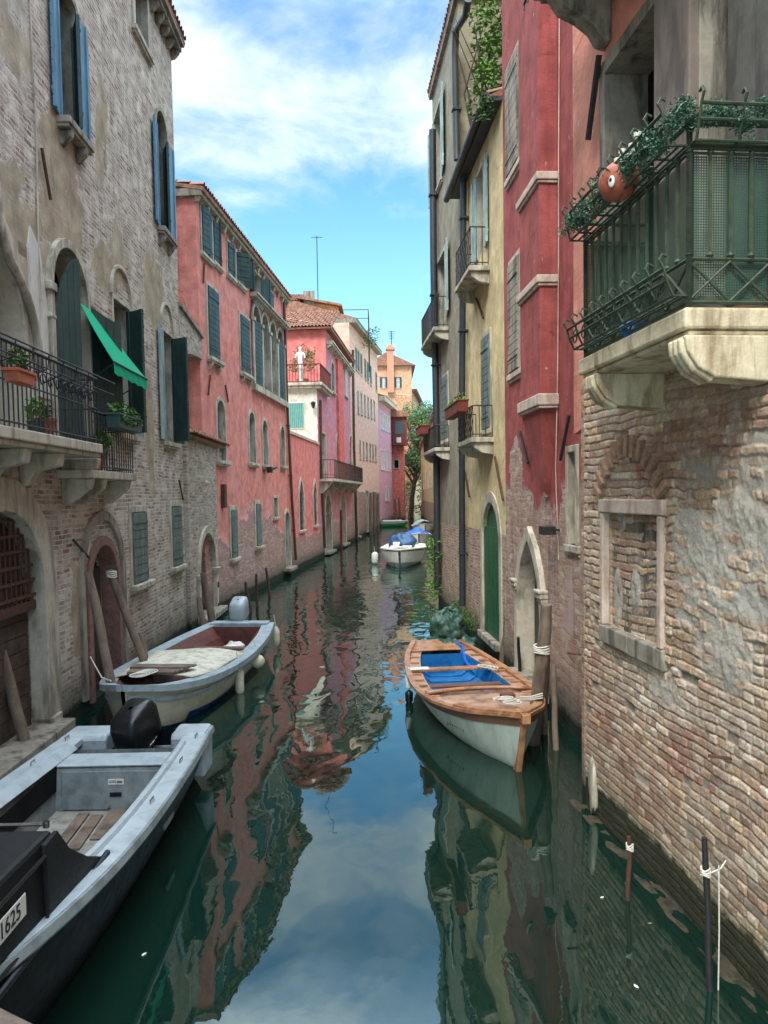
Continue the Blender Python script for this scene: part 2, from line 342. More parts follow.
def offset_chain(ch, w):
    out = []
    for i, p in enumerate(ch):
        a = Vector(ch[max(0, i-1)]); b = Vector(ch[i]); c = Vector(ch[min(len(ch)-1, i+1)])
        n1 = (b-a); n2 = (c-b)
        if n1.length < 1e-6: n1 = n2
        if n2.length < 1e-6: n2 = n1
        n1 = Vector((-n1.y, n1.x)).normalized(); n2 = Vector((-n2.y, n2.x)).normalized()
        n = n1+n2
        if n.length < 1e-6: n = n1
        n.normalize(); k = w/max(.45, n.dot(n1)); out.append((b.x+n.x*k, b.y+n.y*k))
    return out
class Facade:
    def __init__(s, p0, p1, name, label, cat='house', z1=10, z0=-1.2, depth=7.0, top=None, group=None, house=None):
        s.p0 = Vector((p0[0], p0[1], 0)); d = Vector((p1[0]-p0[0], p1[1]-p0[1], 0)); s.U = d.length; s.d = d.normalized(); s.n = Vector((-s.d.y, s.d.x, 0))
        s.rz = math.atan2(s.d.y, s.d.x); s.z0 = z0; s.z1 = z1; s.depth = depth; s.holes = []; s.outline = None
        s.E = house or empty(name, tuple(s.p0), s.rz, label, cat, group)
    def hit(s, px, py, off=0.0):
        """(u, z) where the sight line through this picture point meets the wall plane moved outwards by off"""
        r = ray(px, py); o = s.p0 - s.n*off; t = (o-CO).dot(s.n)/r.dot(s.n); P = CO+r*t
        return (P-s.p0).dot(s.d), P.z
    def local(s, P): q = Vector(P)-s.p0; return Vector((q.dot(s.d), q.dot(s.n), q.z))
    def world(s, u, y, z): return s.p0+s.d*u+s.n*y+Vector((0, 0, z))
    def uz(s, pxL, pxR, pyT, pyB, off=0.0):
        m = (pxL+pxR)/2; a = s.hit(pxL, (pyT+pyB)/2, off)[0]; b = s.hit(pxR, (pyT+pyB)/2, off)[0]
        return min(a, b), max(a, b), s.hit(m, pyB, off)[1], s.hit(m, pyT, off)[1]
    def hole(s, chain, depth=.28): s.holes.append((offset_chain(chain, .014), depth))
    def build(s, mat, name='wall', back=True):
        outer = s.outline or [(0, s.z0), (s.U, s.z0), (s.U, s.z1), (0, s.z1)]
        vs = [Vector(p) for p in outer]; n0 = len(vs); edges = [(i, (i+1) % n0) for i in range(n0)]; faces = [list(range(n0))]
        polys = []
        for ch, dp in s.holes:
            k = len(vs); vs += [Vector(p) for p in ch]; edges += [(k+i, k+(i+1) % len(ch)) for i in range(len(ch))]; polys.append(ch)
        ov, oe, of, _, _, _ = delaunay_2d_cdt(vs, edges, faces, 1, 1e-6)
        def inside(p, poly):
            c = False; n = len(poly)
            for i in range(n):
                a = poly[i]; b = poly[(i+1) % n]
                if (a[1] > p[1]) != (b[1] > p[1]) and p[0] < (b[0]-a[0])*(p[1]-a[1])/(b[1]-a[1])+a[0]: c = not c
            return c
        mb = MB(); keep = []
        for f in of:
            cx = sum(ov[i][0] for i in f)/len(f); cz = sum(ov[i][1] for i in f)/len(f)
            if not any(inside((cx, cz), p) for p in polys): keep.append(f)
        mb.add([(v[0], 0, v[1]) for v in ov], keep)
        for ch, dp in s.holes:
            n = len(ch); mb.add([(p[0], 0, p[1]) for p in ch]+[(p[0], dp+.1, p[1]) for p in ch], [(i, (i+1) % n, n+(i+1) % n, n+i) for i in range(n)])
        D = s.depth; n = len(outer)
        mb.add([(p[0], 0, p[1]) for p in outer]+[(p[0], D, p[1]) for p in outer], [(i, (i+1) % n, n+(i+1) % n, n+i) for i in range(n)]+[tuple(range(n, 2*n))])
        if back and s.holes: mb.add([(p[0], .62, p[1]) for p in outer], [tuple(range(n))])
        s.wall = mb.build(name, mat, s.E); return s.wall
    # ---- parts
    def fill(s, ch, y, name, mat, parent):
        mb = MB(); mb.prism([(p[0], p[1]) for p in ch], 'y', y, y+.02); return mb.build(name, mat, parent, tri=True)
    def surround(s, ch, w, proud, deep, name, mat, parent=None, bottom=False, bevel=.008):
        """stone band round an opening"""
        o = offset_chain(ch, w); n = len(ch); mb = MB()
        vs = [(p[0], -proud, p[1]) for p in o]+[(p[0], -proud, p[1]) for p in ch]+[(p[0], deep, p[1]) for p in ch]+[(p[0], .02, p[1]) for p in o]
        fs = []
        for i in range(n-1):
            for k in range(4): a = k*n; b = ((k+1) % 4)*n; fs.append((a+i, a+i+1, b+i+1, b+i))
        fs += [(0, n, 2*n, 3*n), (n-1, 4*n-1, 3*n-1, 2*n-1)]
        mb.add(vs, fs)
        return mb.build(name, mat, parent or s.E, bevel=bevel)
    def shutter(s, hu, z0, z1, w, ang, side, mat, parent, y=-.03, slat=.16, top=None, louver=False):
        """board shutter hinged at u=hu; side=+1 hinge on the left of the opening; ang 0 closed .. 180 folded on the wall"""
        mb = MB(); th = .035; n = max(2, round((z1-z0)/slat)); h = (z1-z0)/n
        if louver:
            mb.box(0, .05, -th, 0, z0, z1); mb.box(w-.05, w, -th, 0, z0, z1); mb.box(.05, w-.05, -th, 0, z0, z0+.08); mb.box(.05, w-.05, -th, 0, z1-.08, z1); mb.box(.05, w-.05, -th+.002, -.002, (z0+z1)/2-.04, (z0+z1)/2+.04)
            k = int((z1-z0)/.055)
            for i in range(k):
                zz = z0+.08+(z1-z0-.16)*i/k
                mb.add([(.05, -th+.004, zz), (w-.05, -th+.004, zz), (w-.05, -.006, zz+.05), (.05, -.006, zz+.05)], [(0, 1, 2, 3)])
        else:
            mb.box(0, w, -th*.55, -.004, z0, z1)
            for i in range(n): mb.box(0, w, -th, -th*.55, z0+i*h+.006, z0+(i+1)*h-.006)
            mb.box(0, .07, -.004, .018, z0, z1); mb.box(w-.07, w, -.004, .018, z0, z1)
            for q in (.12, .85): mb.box(.0, w, -th-.012, -th, lerp(z0, z1, q), lerp(z0, z1, q)+.045)
        a = math.radians(ang)
        R = Matrix.Translation((hu, y, 0)) @ Matrix.Rotation(-a if side > 0 else PI+a, 4, 'Z')
        if side < 0: R = R @ Matrix.Scale(-1, 4, (0, 1, 0))
        for i, v in enumerate(mb.v): mb.v[i] = tuple(R @ Vector(v))
        return mb.build('shutter', mat, parent)
    def window(s, u0, u1, z0, z1, kind='rect', frame=.11, fmat='stone', proud=.035, depth=.2, sill=True, shut=None, smat='shut_dark', pane='glass', mull=True,
               sill_out=.12, brackets=False, bars=None, wmat='shut_grey', hood=False, lip=.0, louver=False):
        ch = opening(u0, u1, z0, z1, kind); s.hole(ch, depth+.12)
        sp = z1-(0 if kind == 'rect' else (u1-u0)*(.18 if kind == 'seg' else .5))
        if frame: w = s.surround(ch, frame, proud, depth+.02, 'window', M[fmat])
        else:
            mb = MB(); mb.box(u0-.01, u1+.01, -.012, .1, z0-.05, z0-.003); w = mb.build('window', M[fmat], s.E)
        if frame and not sill and kind == 'rect':
            pass
        if pane: s.fill(ch, depth, 'pane', M[pane], w)
        if mull and pane:
            mb = MB(); mb.box(u0, u0+.05, depth-.05, depth-.002, z0, sp); mb.box(u1-.05, u1, depth-.05, depth-.002, z0, sp); c = (u0+u1)/2
            mb.box(c-.03, c+.03, depth-.05, depth-.002, z0, sp)
            for q in (.0, .33, .66, .97): mb.box(u0+.05, c-.03, depth-.045, depth-.004, lerp(z0, sp, q), lerp(z0, sp, q)+.03); mb.box(c+.03, u1-.05, depth-.045, depth-.004, lerp(z0, sp, q), lerp(z0, sp, q)+.03)
            mb.build('sash', M[wmat], w)
        if sill:
            mb = MB(); e = frame+.05; mb.box(u0-e, u1+e, -sill_out, depth, z0-.1, z0); mb.box(u0-e+.02, u1+e-.02, -sill_out+.03, .02, z0-.15, z0-.1)
            if brackets:
                for bu in (u0+.02, u1-.12): mb.prism([(-sill_out+.03, z0-.15), (.02, z0-.15), (.02, z0-.36), (-.03, z0-.36), (-sill_out+.05, z0-.24)], 'x', bu-.05, bu+.08)
            mb.build('sill', M[fmat], w, bevel=.012)
        if shut:
            for side, a in ((1, shut[0]), (-1, shut[1])):
                if a is None: continue
                m = smat if not isinstance(smat, tuple) else smat[0 if side > 0 else 1]
                s.shutter(u0 if side > 0 else u1, z0+.02, sp-.01, (u1-u0)/2-.005, a, side, M[m], w, louver=louver)
        if bars:
            mb = MB()
            nx = max(2, int((u1-u0)/.14))
            for i in range(1, nx): mb.tube([(lerp(u0, u1, i/nx), -.0+.03, z0), (lerp(u0, u1, i/nx), .03, sp)], .009, 4)
            nz = max(2, int((sp-z0)/.35))
            for i in range(1, nz+1): mb.box(u0, u1, .018, .04, lerp(z0, sp, i/nz)-.012, lerp(z0, sp, i/nz)+.008)
            mb.build('iron_bars', M['iron'], w)
        return w
    def W(s, pxL, pxR, pyT, pyB, **k):
        u0, u1, z0, z1 = s.uz(pxL, pxR, pyT, pyB)
        return s.window(u0, u1, z0, z1, **k)
    def door(s, u0, u1, z0, z1, kind='round', frame=.22, fmat='stone', proud=.06, depth=.35, mat='wood_dark', vertical=True, grill=0, step=True, capital=False, openleaf=None):
        ch = opening(u0, u1, z0, z1, kind); s.hole(ch, depth+.12)
        w = s.surround(ch, frame, proud, depth, 'doorway', M[fmat], bevel=.015)
        d = s.fill(ch, depth+.04, 'door_leaf', M[mat] if mat else M['dark'], w)
        sp = z1-(u1-u0)*.5
        if mat:
            mb = MB(); zt = sp if kind != 'rect' else z1
            if vertical:
                n = max(3, round((u1-u0)/.16))
                for i in range(n): a = lerp(u0, u1, i/n); mb.box(a+.006, lerp(u0, u1, (i+1)/n)-.006, depth, depth+.04, max(z0, -.3), zt-.01+.2*(u1-u0))
            else:
                zz = max(z0, 0)
                while zz < zt-grill-.05: mb.box(u0+.01, u1-.01, depth+.0, depth+.04, zz, min(zz+.19, zt-grill)); zz += .2
            mb.build('planks', M[mat], d)
        if capital:
            mb = MB()
            for a, b in ((u0-frame, u0+.02), (u1-.02, u1+frame)):
                mb.box(a-.04, b+.03, -proud-.05, depth-.05, sp-.1, sp-.02); mb.box(a-.02, b+.015, -proud-.025, depth-.07, sp-.16, sp-.1); mb.box(a-.05, b+.04, -proud-.07, depth-.05, sp-.02, sp+.03)
            mb.each('capital', M[fmat], w, per=3, bevel=.015)
        if step:
            so = .3 if step is True else step
            mb = MB(); mb.box(u0-.25*so/.3, u1+.25*so/.3, -so, depth, max(z0, 0)+.02, max(z0, 0)+.16); mb.build('step', M['stone_dark'], w, bevel=.02)
        return w, ch, sp
    def cornice(s, u0, u1, z, out=.35, h=.22, gap=.55, mat='stone', bh=.2, name='cornice', ends=True):
        mb = MB(); mb.box(u0, u1, -out, .02, z-h*.45, z); mb.box(u0, u1, -out+.07, .02, z-h, z-h*.45-.0005)
        n = max(1, int((u1-u0)/gap))
        for i in range(n+1):
            u = lerp(u0+.06, u1-.16, i/n); mb.prism([(-out+.1, z-h-.001), (.01, z-h-.001), (.01, z-h-bh), (-.08, z-h-bh*.9), (-out+.12, z-h-bh*.35)], 'x', u, u+.13)
        return mb.build(name, M[mat], s.E, bevel=.01)
    def pipe(s, path, r=.05, mat='pipe', name='drain_pipe', off=.09):
        mb = MB(); pts = [(*(s.hit(px, py, off)),) for px, py in path]
        P = [(u, -off, z) for u, z in pts]; mb.tube(P, r, 8)
        for a, b in zip(P[:-1], P[1:]):
            L = (Vector(b)-Vector(a)).length; k = int(L/1.8)
            for i in range(k):
                q = lerp(Vector(a), Vector(b), (i+.5)/max(k, 1)); mb.box(q.x-r*1.3, q.x+r*1.3, -off-r*1.2, .0, q.z-.02, q.z+.02)
        return mb.build(name, M[mat], s.E, smooth=50)
def tile_roof(A, B, up, n_up, name, parent, mat='tile', pitch=.19, row=.38):
    """corrugated tiled slope: A,B eave ends, up = vector of the whole slope (parent's local space)"""
    A, B, up = Vector(A), Vector(B), Vector(up); L = (B-A).length; nt = max(2, round(L/pitch)); e = (B-A).normalized(); nn = e.cross(up.normalized()); nn = nn if nn.z > 0 else -nn
    rows = max(2, round(up.length/row)); R = []
    rr = random.Random(int(L*100))
    for j in range(rows):
        for q in (0, 1):
            line = []
            lift = .05 if q == 0 else .0
            for i in range(nt*6+1):
                ph = i/6; h = abs(math.sin(PI*ph))**.8*.075; rj = .012*math.sin(ph*3.1+j*2.3)
                p = A+(B-A)*(i/(nt*6))+up*((j+q*.999)/rows)+nn*(h+lift+rj); line.append(p)
            R.append(line)
    mb = MB(); mb.grid(R)
    mb.add([A, B, B+up, A+up, A-nn*.1, B-nn*.1, B+up-nn*.1, A+up-nn*.1], [(0, 1, 2, 3), (4, 7, 6, 5), (0, 4, 5, 1), (1, 5, 6, 2), (2, 6, 7, 3), (3, 7, 4, 0)])
    return mb.build(name, M[mat], parent, smooth=35)
def leaves(mb, c, r, n, size, rr, flat=1.0, shell=.35):
    """n little leaf faces scattered through an ellipsoid"""
    c = Vector(c); r = Vector(r) if not isinstance(r, (int, float)) else Vector((r, r, r))
    for _ in range(n):
        d = Vector((rr.gauss(0, 1), rr.gauss(0, 1), rr.gauss(0, 1))).normalized()*(shell+(1-shell)*rr.random()**.6)
        p = c+Vector((d.x*r.x, d.y*r.y, d.z*r.z)); a = Vector((rr.gauss(0, 1), rr.gauss(0, 1), rr.gauss(0, .6)))
        a.normalize(); b = a.cross(Vector((rr.gauss(0, 1), rr.gauss(0, 1), rr.gauss(0, 1)))).normalized()
        s = size*rr.uniform(.6, 1.3)
        mb.add([p-a*s, p+b*s*.45, p+a*s, p-b*s*.45], [(0, 1, 2, 3)])
def clumps(rr, c, r, k):
    return [(Vector(c)+Vector((rr.uniform(-1, 1)*r[0], rr.uniform(-1, 1)*r[1], rr.uniform(-1, 1)*r[2]))) for _ in range(k)]
def blob(c, r, seed, amp=.12, n=20, m=14, freq=3.0, folds=0.0):
    """crumpled closed surface for covers and bundles"""
    rr = random.Random(seed); ph = [rr.uniform(0, 6.28) for _ in range(8)]; rows = []
    for i in range(m+1):
        th = PI*i/m; row = []
        for j in range(n):
            a = 2*PI*j/n
            k = 1+amp*(math.sin(a*freq+ph[0]+th*2)*.5+math.sin(a*freq*2.3+ph[1]-th*3)*.3+math.sin(th*5+ph[2]+a)*.3)+folds*abs(math.sin(a*n/4+ph[3]))*math.sin(th)
            row.append((c[0]+r[0]*k*math.sin(th)*math.cos(a), c[1]+r[1]*k*math.sin(th)*math.sin(a), c[2]+r[2]*k*math.cos(th)))
        rows.append(row)
    mb = MB(); mb.grid(rows, closed=True); return mb
def text_mesh(txt, size, name, mat, parent, Mx, ext=.002, shear=0.0, bold=0.0):
    cu = bpy.data.curves.new(name, 'FONT'); cu.body = txt; cu.size = size; cu.extrude = ext; cu.shear = shear; cu.offset = bold; cu.align_x = 'CENTER'; cu.align_y = 'CENTER'
    o = bpy.data.objects.new(name+'_tmp', cu); C.objects.link(o); bpy.context.view_layer.update()
    me = bpy.data.meshes.new_from_object(o.evaluated_get(bpy.context.evaluated_depsgraph_get())); bpy.data.objects.remove(o)
    me.name = name; me.materials.clear(); me.materials.append(mat); q = bpy.data.objects.new(name, me); C.objects.link(q); q.parent = parent; q.matrix_local = Mx; return q
# ================================================================ setting
def wl(px, py): p = G(px, py); return (p.x, p.y)
LA = Vector(wl(67, 728)); LB = Vector(wl(215, 612)); ld = (LB-LA).normalized()
def onL(Y): return tuple(LA+ld*((Y-LA.y)/ld.y))
# ---------------------------------------------------------------- L1: big aged brick house, near left
Y0 = -4.0
# far corner of the tall part seen at px 182, y 300
def solve_corner(px, py, A, d):
    r = ray(px, py); # plane through A dir d
    n = Vector((-d.y, d.x)); t = A.dot(n)/(r.x*n.x+r.y*n.y); return (r.x*t, r.y*t)
cor1 = solve_corner(174, 150, LA, ld)
F = Facade(onL(Y0), cor1, 'brick_palazzo', 'tall pale brick house with black iron balcony and green awning, nearest on the left bank', 'house', z1=13.6, depth=8)
L1 = F
def pz(px, py): return F.hit(px, py)
pp = []
def patch(px, py, rx, rz, am):
    u, z = F.hit(px, py); return (u, z, rx, rz, am)
pl = [patch(62, 205, .75, 1.5, 2.2), patch(105, 270, .6, .45, 1.5), patch(118, 250, .5, .7, 1.2), patch(153, 290, .9, .9, 1.6), patch(150, 430, .35, 1.3, 1.5), patch(103, 110, .3, .9, 1.1), patch(100, 160, .25, .8, 1.0),
      patch(10, 250, 1.2, 1.3, 1.2), patch(25, 420, 1.4, .9, 1.0), patch(78, 610, .28, .75, 1.4), patch(5, 10, 1., .8, 1.0), patch(145, 560, .3, .6, .9), patch(190, 540, .3, .5, .8)]
mL1 = wall_mat('aged_brick_and_plaster', PAL_GREY, S(206, 196, 180), S(164, 150, 126), base=-.75, patches=pl, amp=1.0, streak=.38, dark=S(84, 76, 66), row=.072)
# openings
wa_ = F.window(*F.uz(58, 76, -6, 128), kind='seg', shut=(172, 176), smat='shut_blue', sill_out=.2, brackets=True, pane='dark', mull=False, depth=.3, frame=.1, fmat='stone_dark')
wb_ = F.window(*F.uz(157, 167, 116, 232), kind='round', shut=(172, 176), smat='shut_blue', sill_out=.18, brackets=True, depth=.3, mull=False, pane='dark', frame=.09, fmat='stone_dark')
q_ = F.uz(58, 77, -6, 128); F.shutter(q_[1]-.02, q_[2]+.05, q_[3]-.35, .45, 30, -1, M['shut_teal'], wa_, y=.06)
q_ = F.uz(157, 167, 116, 232); F.shutter(q_[1]-.02, q_[2]+.05, q_[3]-.6, .42, 25, -1, M['shut_teal'], wb_, y=.06)
F.window(*F.uz(134, 146, -22, 40), kind='rect', shut=(None, None), frame=.16, sill_out=.1, pane='glass', depth=.25)
# pointed loggia arch at the left edge
u0, u1, z0, z1 = F.uz(-40, 22, 192, 385); 
zs = F.hit(20, 430)[1]
ch = opening(u0, u1, zs, z1-.35, 'point'); F.hole(ch, .9)
w = F.surround(ch, .3, .03, .55, 'pointed_arch', M['stone'], bevel=.02)
oc = opening(u0-.3, u1+.3, z1-1.9, z1+.1, 'ogee'); mb = MB()
mb.tube([(p[0], -.07, p[1]) for p in oc[1:-1]], .06, 8); mb.build('arch_moulding', M['stone'], w, smooth=True)
F.fill(ch, .9, 'niche_wall', M['plaster_in'], w)
mb = MB(); um = F.hit(21, 262)[0]; zc = F.hit(21, 248)[1]; mb.box(um-.1, um+.3, .0, .5, zc-.12, zc+.1); mb.build('corbel', M['stone'], w, bevel=.03)
ua_, za_ = F.hit(27, 262); ub_, zb__ = F.hit(50, 400); mb = MB(); mb.prism([(ua_, zb__), (ub_, zb__), (ub_, za_-.5), (ub_-.2, za_+.3), (ua_+.1, za_+.5), (ua_, za_+.2)], 'y', -.02, .01); mb.build('whitewashed_panel', plain('stained_whitewash', S(190, 186, 176), .85, .12, 3, .5, .006, dirt=S(110, 100, 88), dirt_amt=.6, streak=True), w)
# round arch with big dark green shutters
u0, u1, z0, z1 = F.uz(52, 86, 252, 440); zsl = F.hit(60, 443)[1]
w = F.window(u0, u1, zsl+.02, z1, kind='round', frame=.13, proud=.07, depth=.35, sill=False, pane='dark', mull=False, shut=None)
spz = z1-(u1-u0)/2
mb = MB(); mb.box(u0-.2, u0+.02, -.1, .1, spz-.12, spz+.0); mb.box(u0-.17, u0+.02, -.08, .1, spz-.5, spz-.44); mb.each('capital', M['stone'], w, bevel=.015)
def curved_leaf(hu, w_, ang, side, zb, zt, rise, mat, parent):
    mb = MB(); n = 8
    a = math.radians(ang); R = Matrix.Translation((hu, -.04, 0)) @ Matrix.Rotation(-a if side > 0 else PI+a, 4, 'Z')
    for i in range(4):
        x0, x1 = w_*i/4+.004, w_*(i+1)/4-.004; top = lambda x: zt+rise*math.sin(min(1, x/w_)*PI/2)
        mb.add([R @ Vector(v) for v in [(x0, -.02, zb), (x1, -.02, zb), (x1, -.02, top(x1)), (x0, -.02, top(x0)), (x0, .02, zb), (x1, .02, zb), (x1, .02, top(x1)), (x0, .02, top(x0))]],
               [(0, 1, 2, 3), (4, 7, 6, 5), (0, 4, 5, 1), (3, 2, 6, 7), (0, 3, 7, 4), (1, 5, 6, 2)])
    for q in (.15, .6): mb.box(0, w_, .02, .035, lerp(zb, zt, q), lerp(zb, zt, q)+.05, M=R)
    return mb.build('shutter', mat, parent)
W2 = u1-u0
curved_leaf(u0+.03, W2*.44, 14, 1, zsl+.05, spz-.3, W2*.6, M['shut_dark'], w)
curved_leaf(u1+.05, W2*.55, 158, -1, zsl+.3, spz+.05, -W2*.12, M['shut_dark'], w)
# window with the awning
u0, u1, z0, z1 = F.uz(115, 131, 306, 434)
w3 = F.window(u0, u1, z0, z1, frame=.07, proud=.02, depth=.3, sill_out=.12, pane='dark', mull=False, shut=(None, 174), smat=('shut_dark', 'shut_pale'))
F.shutter(u1-.02, z0+.05, z1-.03, (u1-u0)*.45, 55, -1, M['shut_dark'], w3, y=.04)
mb = MB(); mb.box(u0+.08, u0+.3, .2, .23, z0+.3, z1-.05); mb.build('curtain', M['curtain'], w3)
bl = opening(u0-.1, u1+.05, z1+.05, z1+.62, 'round'); wv = F.surround(bl, .06, .05, .01, 'blind_arch', M['stone'], bevel=.008)
u0, u1, z0, z1 = F.uz(163, 173, 335, 442)
w4 = F.window(u0, u1, z0, z1, frame=.07, proud=.02, depth=.3, sill_out=.1, pane='dark', mull=False, shut=(174, 168), smat=('shut_pale', 'shut_dark'))
F.shutter(u1-.02, z0+.05, z1-.03, (u1-u0)*.48, 62, -1, M['shut_dark'], w4, y=.0)
mb = MB(); mb.box(u0+.08, u0+.25, .2, .23, z0+.9, z1-.05); mb.build('curtain', M['curtain'], w4)
bl = opening(u0-.05, u1+.02, z1+.05, z1+.62, 'round'); F.surround(bl, .06, .05, .01, 'blind_arch', M['stone'], bevel=.008)
# vents
for px in (147, 152):
    u, z = F.hit(px, 345); mb = MB(); mb.prism([(u+.04*math.cos(a*PI/8), z+.1*math.sin(a*PI/8)) for a in range(16)], 'y', -.03, -.004); mb.build('vent', M['stone'], F.E)
# ground floor
u0, u1, z0, z1 = F.uz(-42, 43, 511, 740)
dw, dch, dsp = F.door(u0, u1, .12, z1, 'round', frame=.42, fmat='stone', depth=.2, mat='wood_dark', vertical=False, grill=.1, step=True)
mb = MB(); zg0 = F.hit(20, 600)[1]
for i in range(1, 16): u = lerp(u0, u1, i/16); mb.tube([(u, .1, zg0-.12), (u, .1, z1-.1)], .014, 5)
for i in range(7): mb.box(u0, u1, .075, .1, zg0+i*.2-.02, zg0+i*.2+.02)
mb.box(u0, u1, .08, .19, zg0-.2, zg0-.08)
mb.build('iron_grille', M['iron_rust'], dw)
# frame pier base blocks
mb = MB(); mb.box(u1+.0, u1+.36, -.08, .3, .1, .35); mb.build('plinth', M['stone'], dw, bevel=.02)
u0, u1, z0, z1 = F.uz(90, 117, 545, 700)
dw2, _, _ = F.door(u0, u1, .1, z1, 'round', frame=.16, fmat='brick_trim', depth=.26, mat='wood_dark', step=False)
bl = opening(u0-.28, u1+.28, .2, z1+.42, 'round'); F.surround(bl, .16, .06, .0, 'outer_arch', M['stone_dark'], bevel=.015)
mb = MB(); sp_ = z1-(u1-u0)*.5
for i in range(1, 8): mb.tube([(lerp(u0, u1, i/8), .3, sp_-.3), (lerp(u0, u1, i/8), .3, z1)], .012, 5)
for i in range(4): mb.box(u0, u1, .285, .315, sp_-.3+i*.2, sp_-.27+i*.2)
mb.build('iron_grille', M['iron'], dw2)
F.window(*F.uz(131, 145, 512, 583), frame=.12, fmat='stone', depth=.22, pane=None, shut=(0, 0), smat='shut_grey', sill_out=.16)
F.window(*F.uz(171, 180, 506, 566), frame=.12, fmat='stone', depth=.22, pane=None, shut=(0, 0), smat='shut_grey', sill_out=.14)
zc1 = F.hit(180, 33, .3)[1]; F.z1 = zc1-.05
F.build(mL1)
F.cornice(0, F.U+.08, zc1, out=.3, h=.2, gap=.45, bh=.2, mat='stone_dark')
tile_roof((0, -.32, zc1+.03), (F.U+.1, -.32, zc1+.03), (0, 4, 1.2), 8, 'roof', F.E)
# wall anchor iron bars, cables
mb = MB()
for (a, b, c, d) in ((38, 148, 47, 200), (70, 540, 86, 558), (181, 500, 177, 480)):
    u, z = F.hit(a, b); u2, z2 = F.hit(c, d); mb.tube([(u, -.05, z), (u2, -.05, z2)], .022, 5)
mb.each('wall_anchor', M['iron_rust'], F.E)
mb = MB()
for pts in (((28, -10), (31, 60), (35, 140), (37, 250), (40, 300)),):
    mb.tube([(F.hit(*p)[0], -.02, F.hit(*p)[1]) for p in pts], .012, 5)
mb.build('cable', M['stone'], F.E)
# ---- balconies (two joined at different heights)
def railing(mb, pts, h, sp=.11, r=.009, rail=.022, mid=None):
    for a, b in zip(pts[:-1], pts[1:]):
        a = Vector(a); b = Vector(b); L = (b-a).length; n = max(1, round(L/sp))
        for i in range(n+1): p = lerp(a, b, i/n); mb.tube([p, p+Vector((0, 0, h))], r, 5)
        mb.tube([a+Vector((0, 0, h)), b+Vector((0, 0, h))], rail, 6); mb.tube([a+Vector((0, 0, .06)), b+Vector((0, 0, .06))], r*1.3, 5)
        for q in (mid or ()): mb.tube([a+Vector((0, 0, q)), b+Vector((0, 0, q))], r*1.3, 5)
OUT = .62
zb = F.hit(60, 436, OUT)[1]; ue = F.hit(103, 450, OUT)[0]
ub0 = .0
bal = MB(); bal.box(ub0, ue, -OUT, .0, zb-.13, zb); bal.box(ub0, ue, -OUT+.04, .0, zb-.19, zb-.131)
b1 = bal.build('balcony', M['stone'], F.E, bevel=.015)
mb = MB()
for px in (-20, 15, 50, 88):
    u = F.hit(px, 450, OUT*.6)[0]
    mb.prism([(-OUT+.08, zb-.192), (.0, zb-.192), (.0, zb-.62), (-.1, zb-.6), (-.22, zb-.42), (-OUT+.12, zb-.36)], 'x', u-.09, u+.09)
mb.each('bracket', M['stone'], b1, bevel=.02)
mb = MB(); railing(mb, [(ub0, -OUT+.05, zb), (ue-.05, -OUT+.05, zb), (ue-.05, -.02, zb)], .92, .115, mid=(.5, .74))
rr = random.Random(3)
u = ub0+.3
while u < ue-.3:   # scrolls in the upper band
    mb.tube([(u+.11*math.cos(a*.6)*(1-a/14), -OUT+.035, zb+.62+.11*math.sin(a*.6)*(1-a/14)) for a in range(13)], .008, 4); u += .23
mb.tube([(ub0, -OUT-.2, zb+.86), (ue, -OUT-.2, zb+.86)], .011, 5); mb.tube([(ub0, -OUT-.18, zb+.7), (ue, -OUT-.18, zb+.7)], .009, 5)
k = ub0+.2
while k < ue: mb.tube([(k, -OUT+.05, zb+.6), (k, -OUT-.18, zb+.7), (k, -OUT-.2, zb+.86)], .008, 4); k += .42
mb.build('railing', M['iron'], b1)
zb2 = F.hit(118, 472, .5)[1]; ue2 = F.hit(136, 472, .5)[0]; us2 = ue-.15
bal = MB(); bal.box(us2, ue2, -.5, .0, zb2-.12, zb2)
b2 = bal.build('balcony', M['stone'], F.E, bevel=.015)
mb = MB()
for u in (us2+.25, us2+.8, ue2-.12): mb.prism([(-.44, zb2-.122), (.0, zb2-.122), (.0, zb2-.5), (-.1, zb2-.5), (-.4, zb2-.26)], 'x', u-.08, u+.08)
mb.each('bracket', M['stone'], b2, bevel=.015)
mb = MB(); railing(mb, [(us2+.2, -.46, zb2), (ue2-.04, -.46, zb2), (ue2-.04, -.02, zb2)], .85, .12, mid=(.7,))
mb.tube([(us2+.55+.16*math.cos(a*.5), -.5, zb2+.35+.16*math.sin(a*.5)) for a in range(14)], .01, 4)
mb.build('railing', M['iron'], b2)
# awning
ua = F.hit(80, 305)[0]; zt = F.hit(82, 306)[1]
P0 = F.local(F.world(0, 0, 0)); 
ot = .1; pts_top = [F.hit(80, 303, ot), F.hit(118, 380, ot)]
ua0 = F.hit(80, 303, .06)[0]; ua1 = ua0+1.75; zt = F.hit(80, 303, .06)[1]; AO = .52
mb = MB(); rows = []
zlow = F.hit(118, 364, AO)[1]
for i in range(9):
    t = i/8; rows.append([(lerp(ua0+.1*t, lerp(ua0+.75, ua1+.15, t), j/10), lerp(-.06, -AO, t), lerp(zt, zlow, t)-.03*math.sin(PI*t)) for j in range(11)])
rows.append([(lerp(ua0+.1, ua1+.15, j/10), -AO-.005+.01*(j % 2), zlow-.17-.02*(j % 2)) for j in range(11)])
mb.grid(rows)

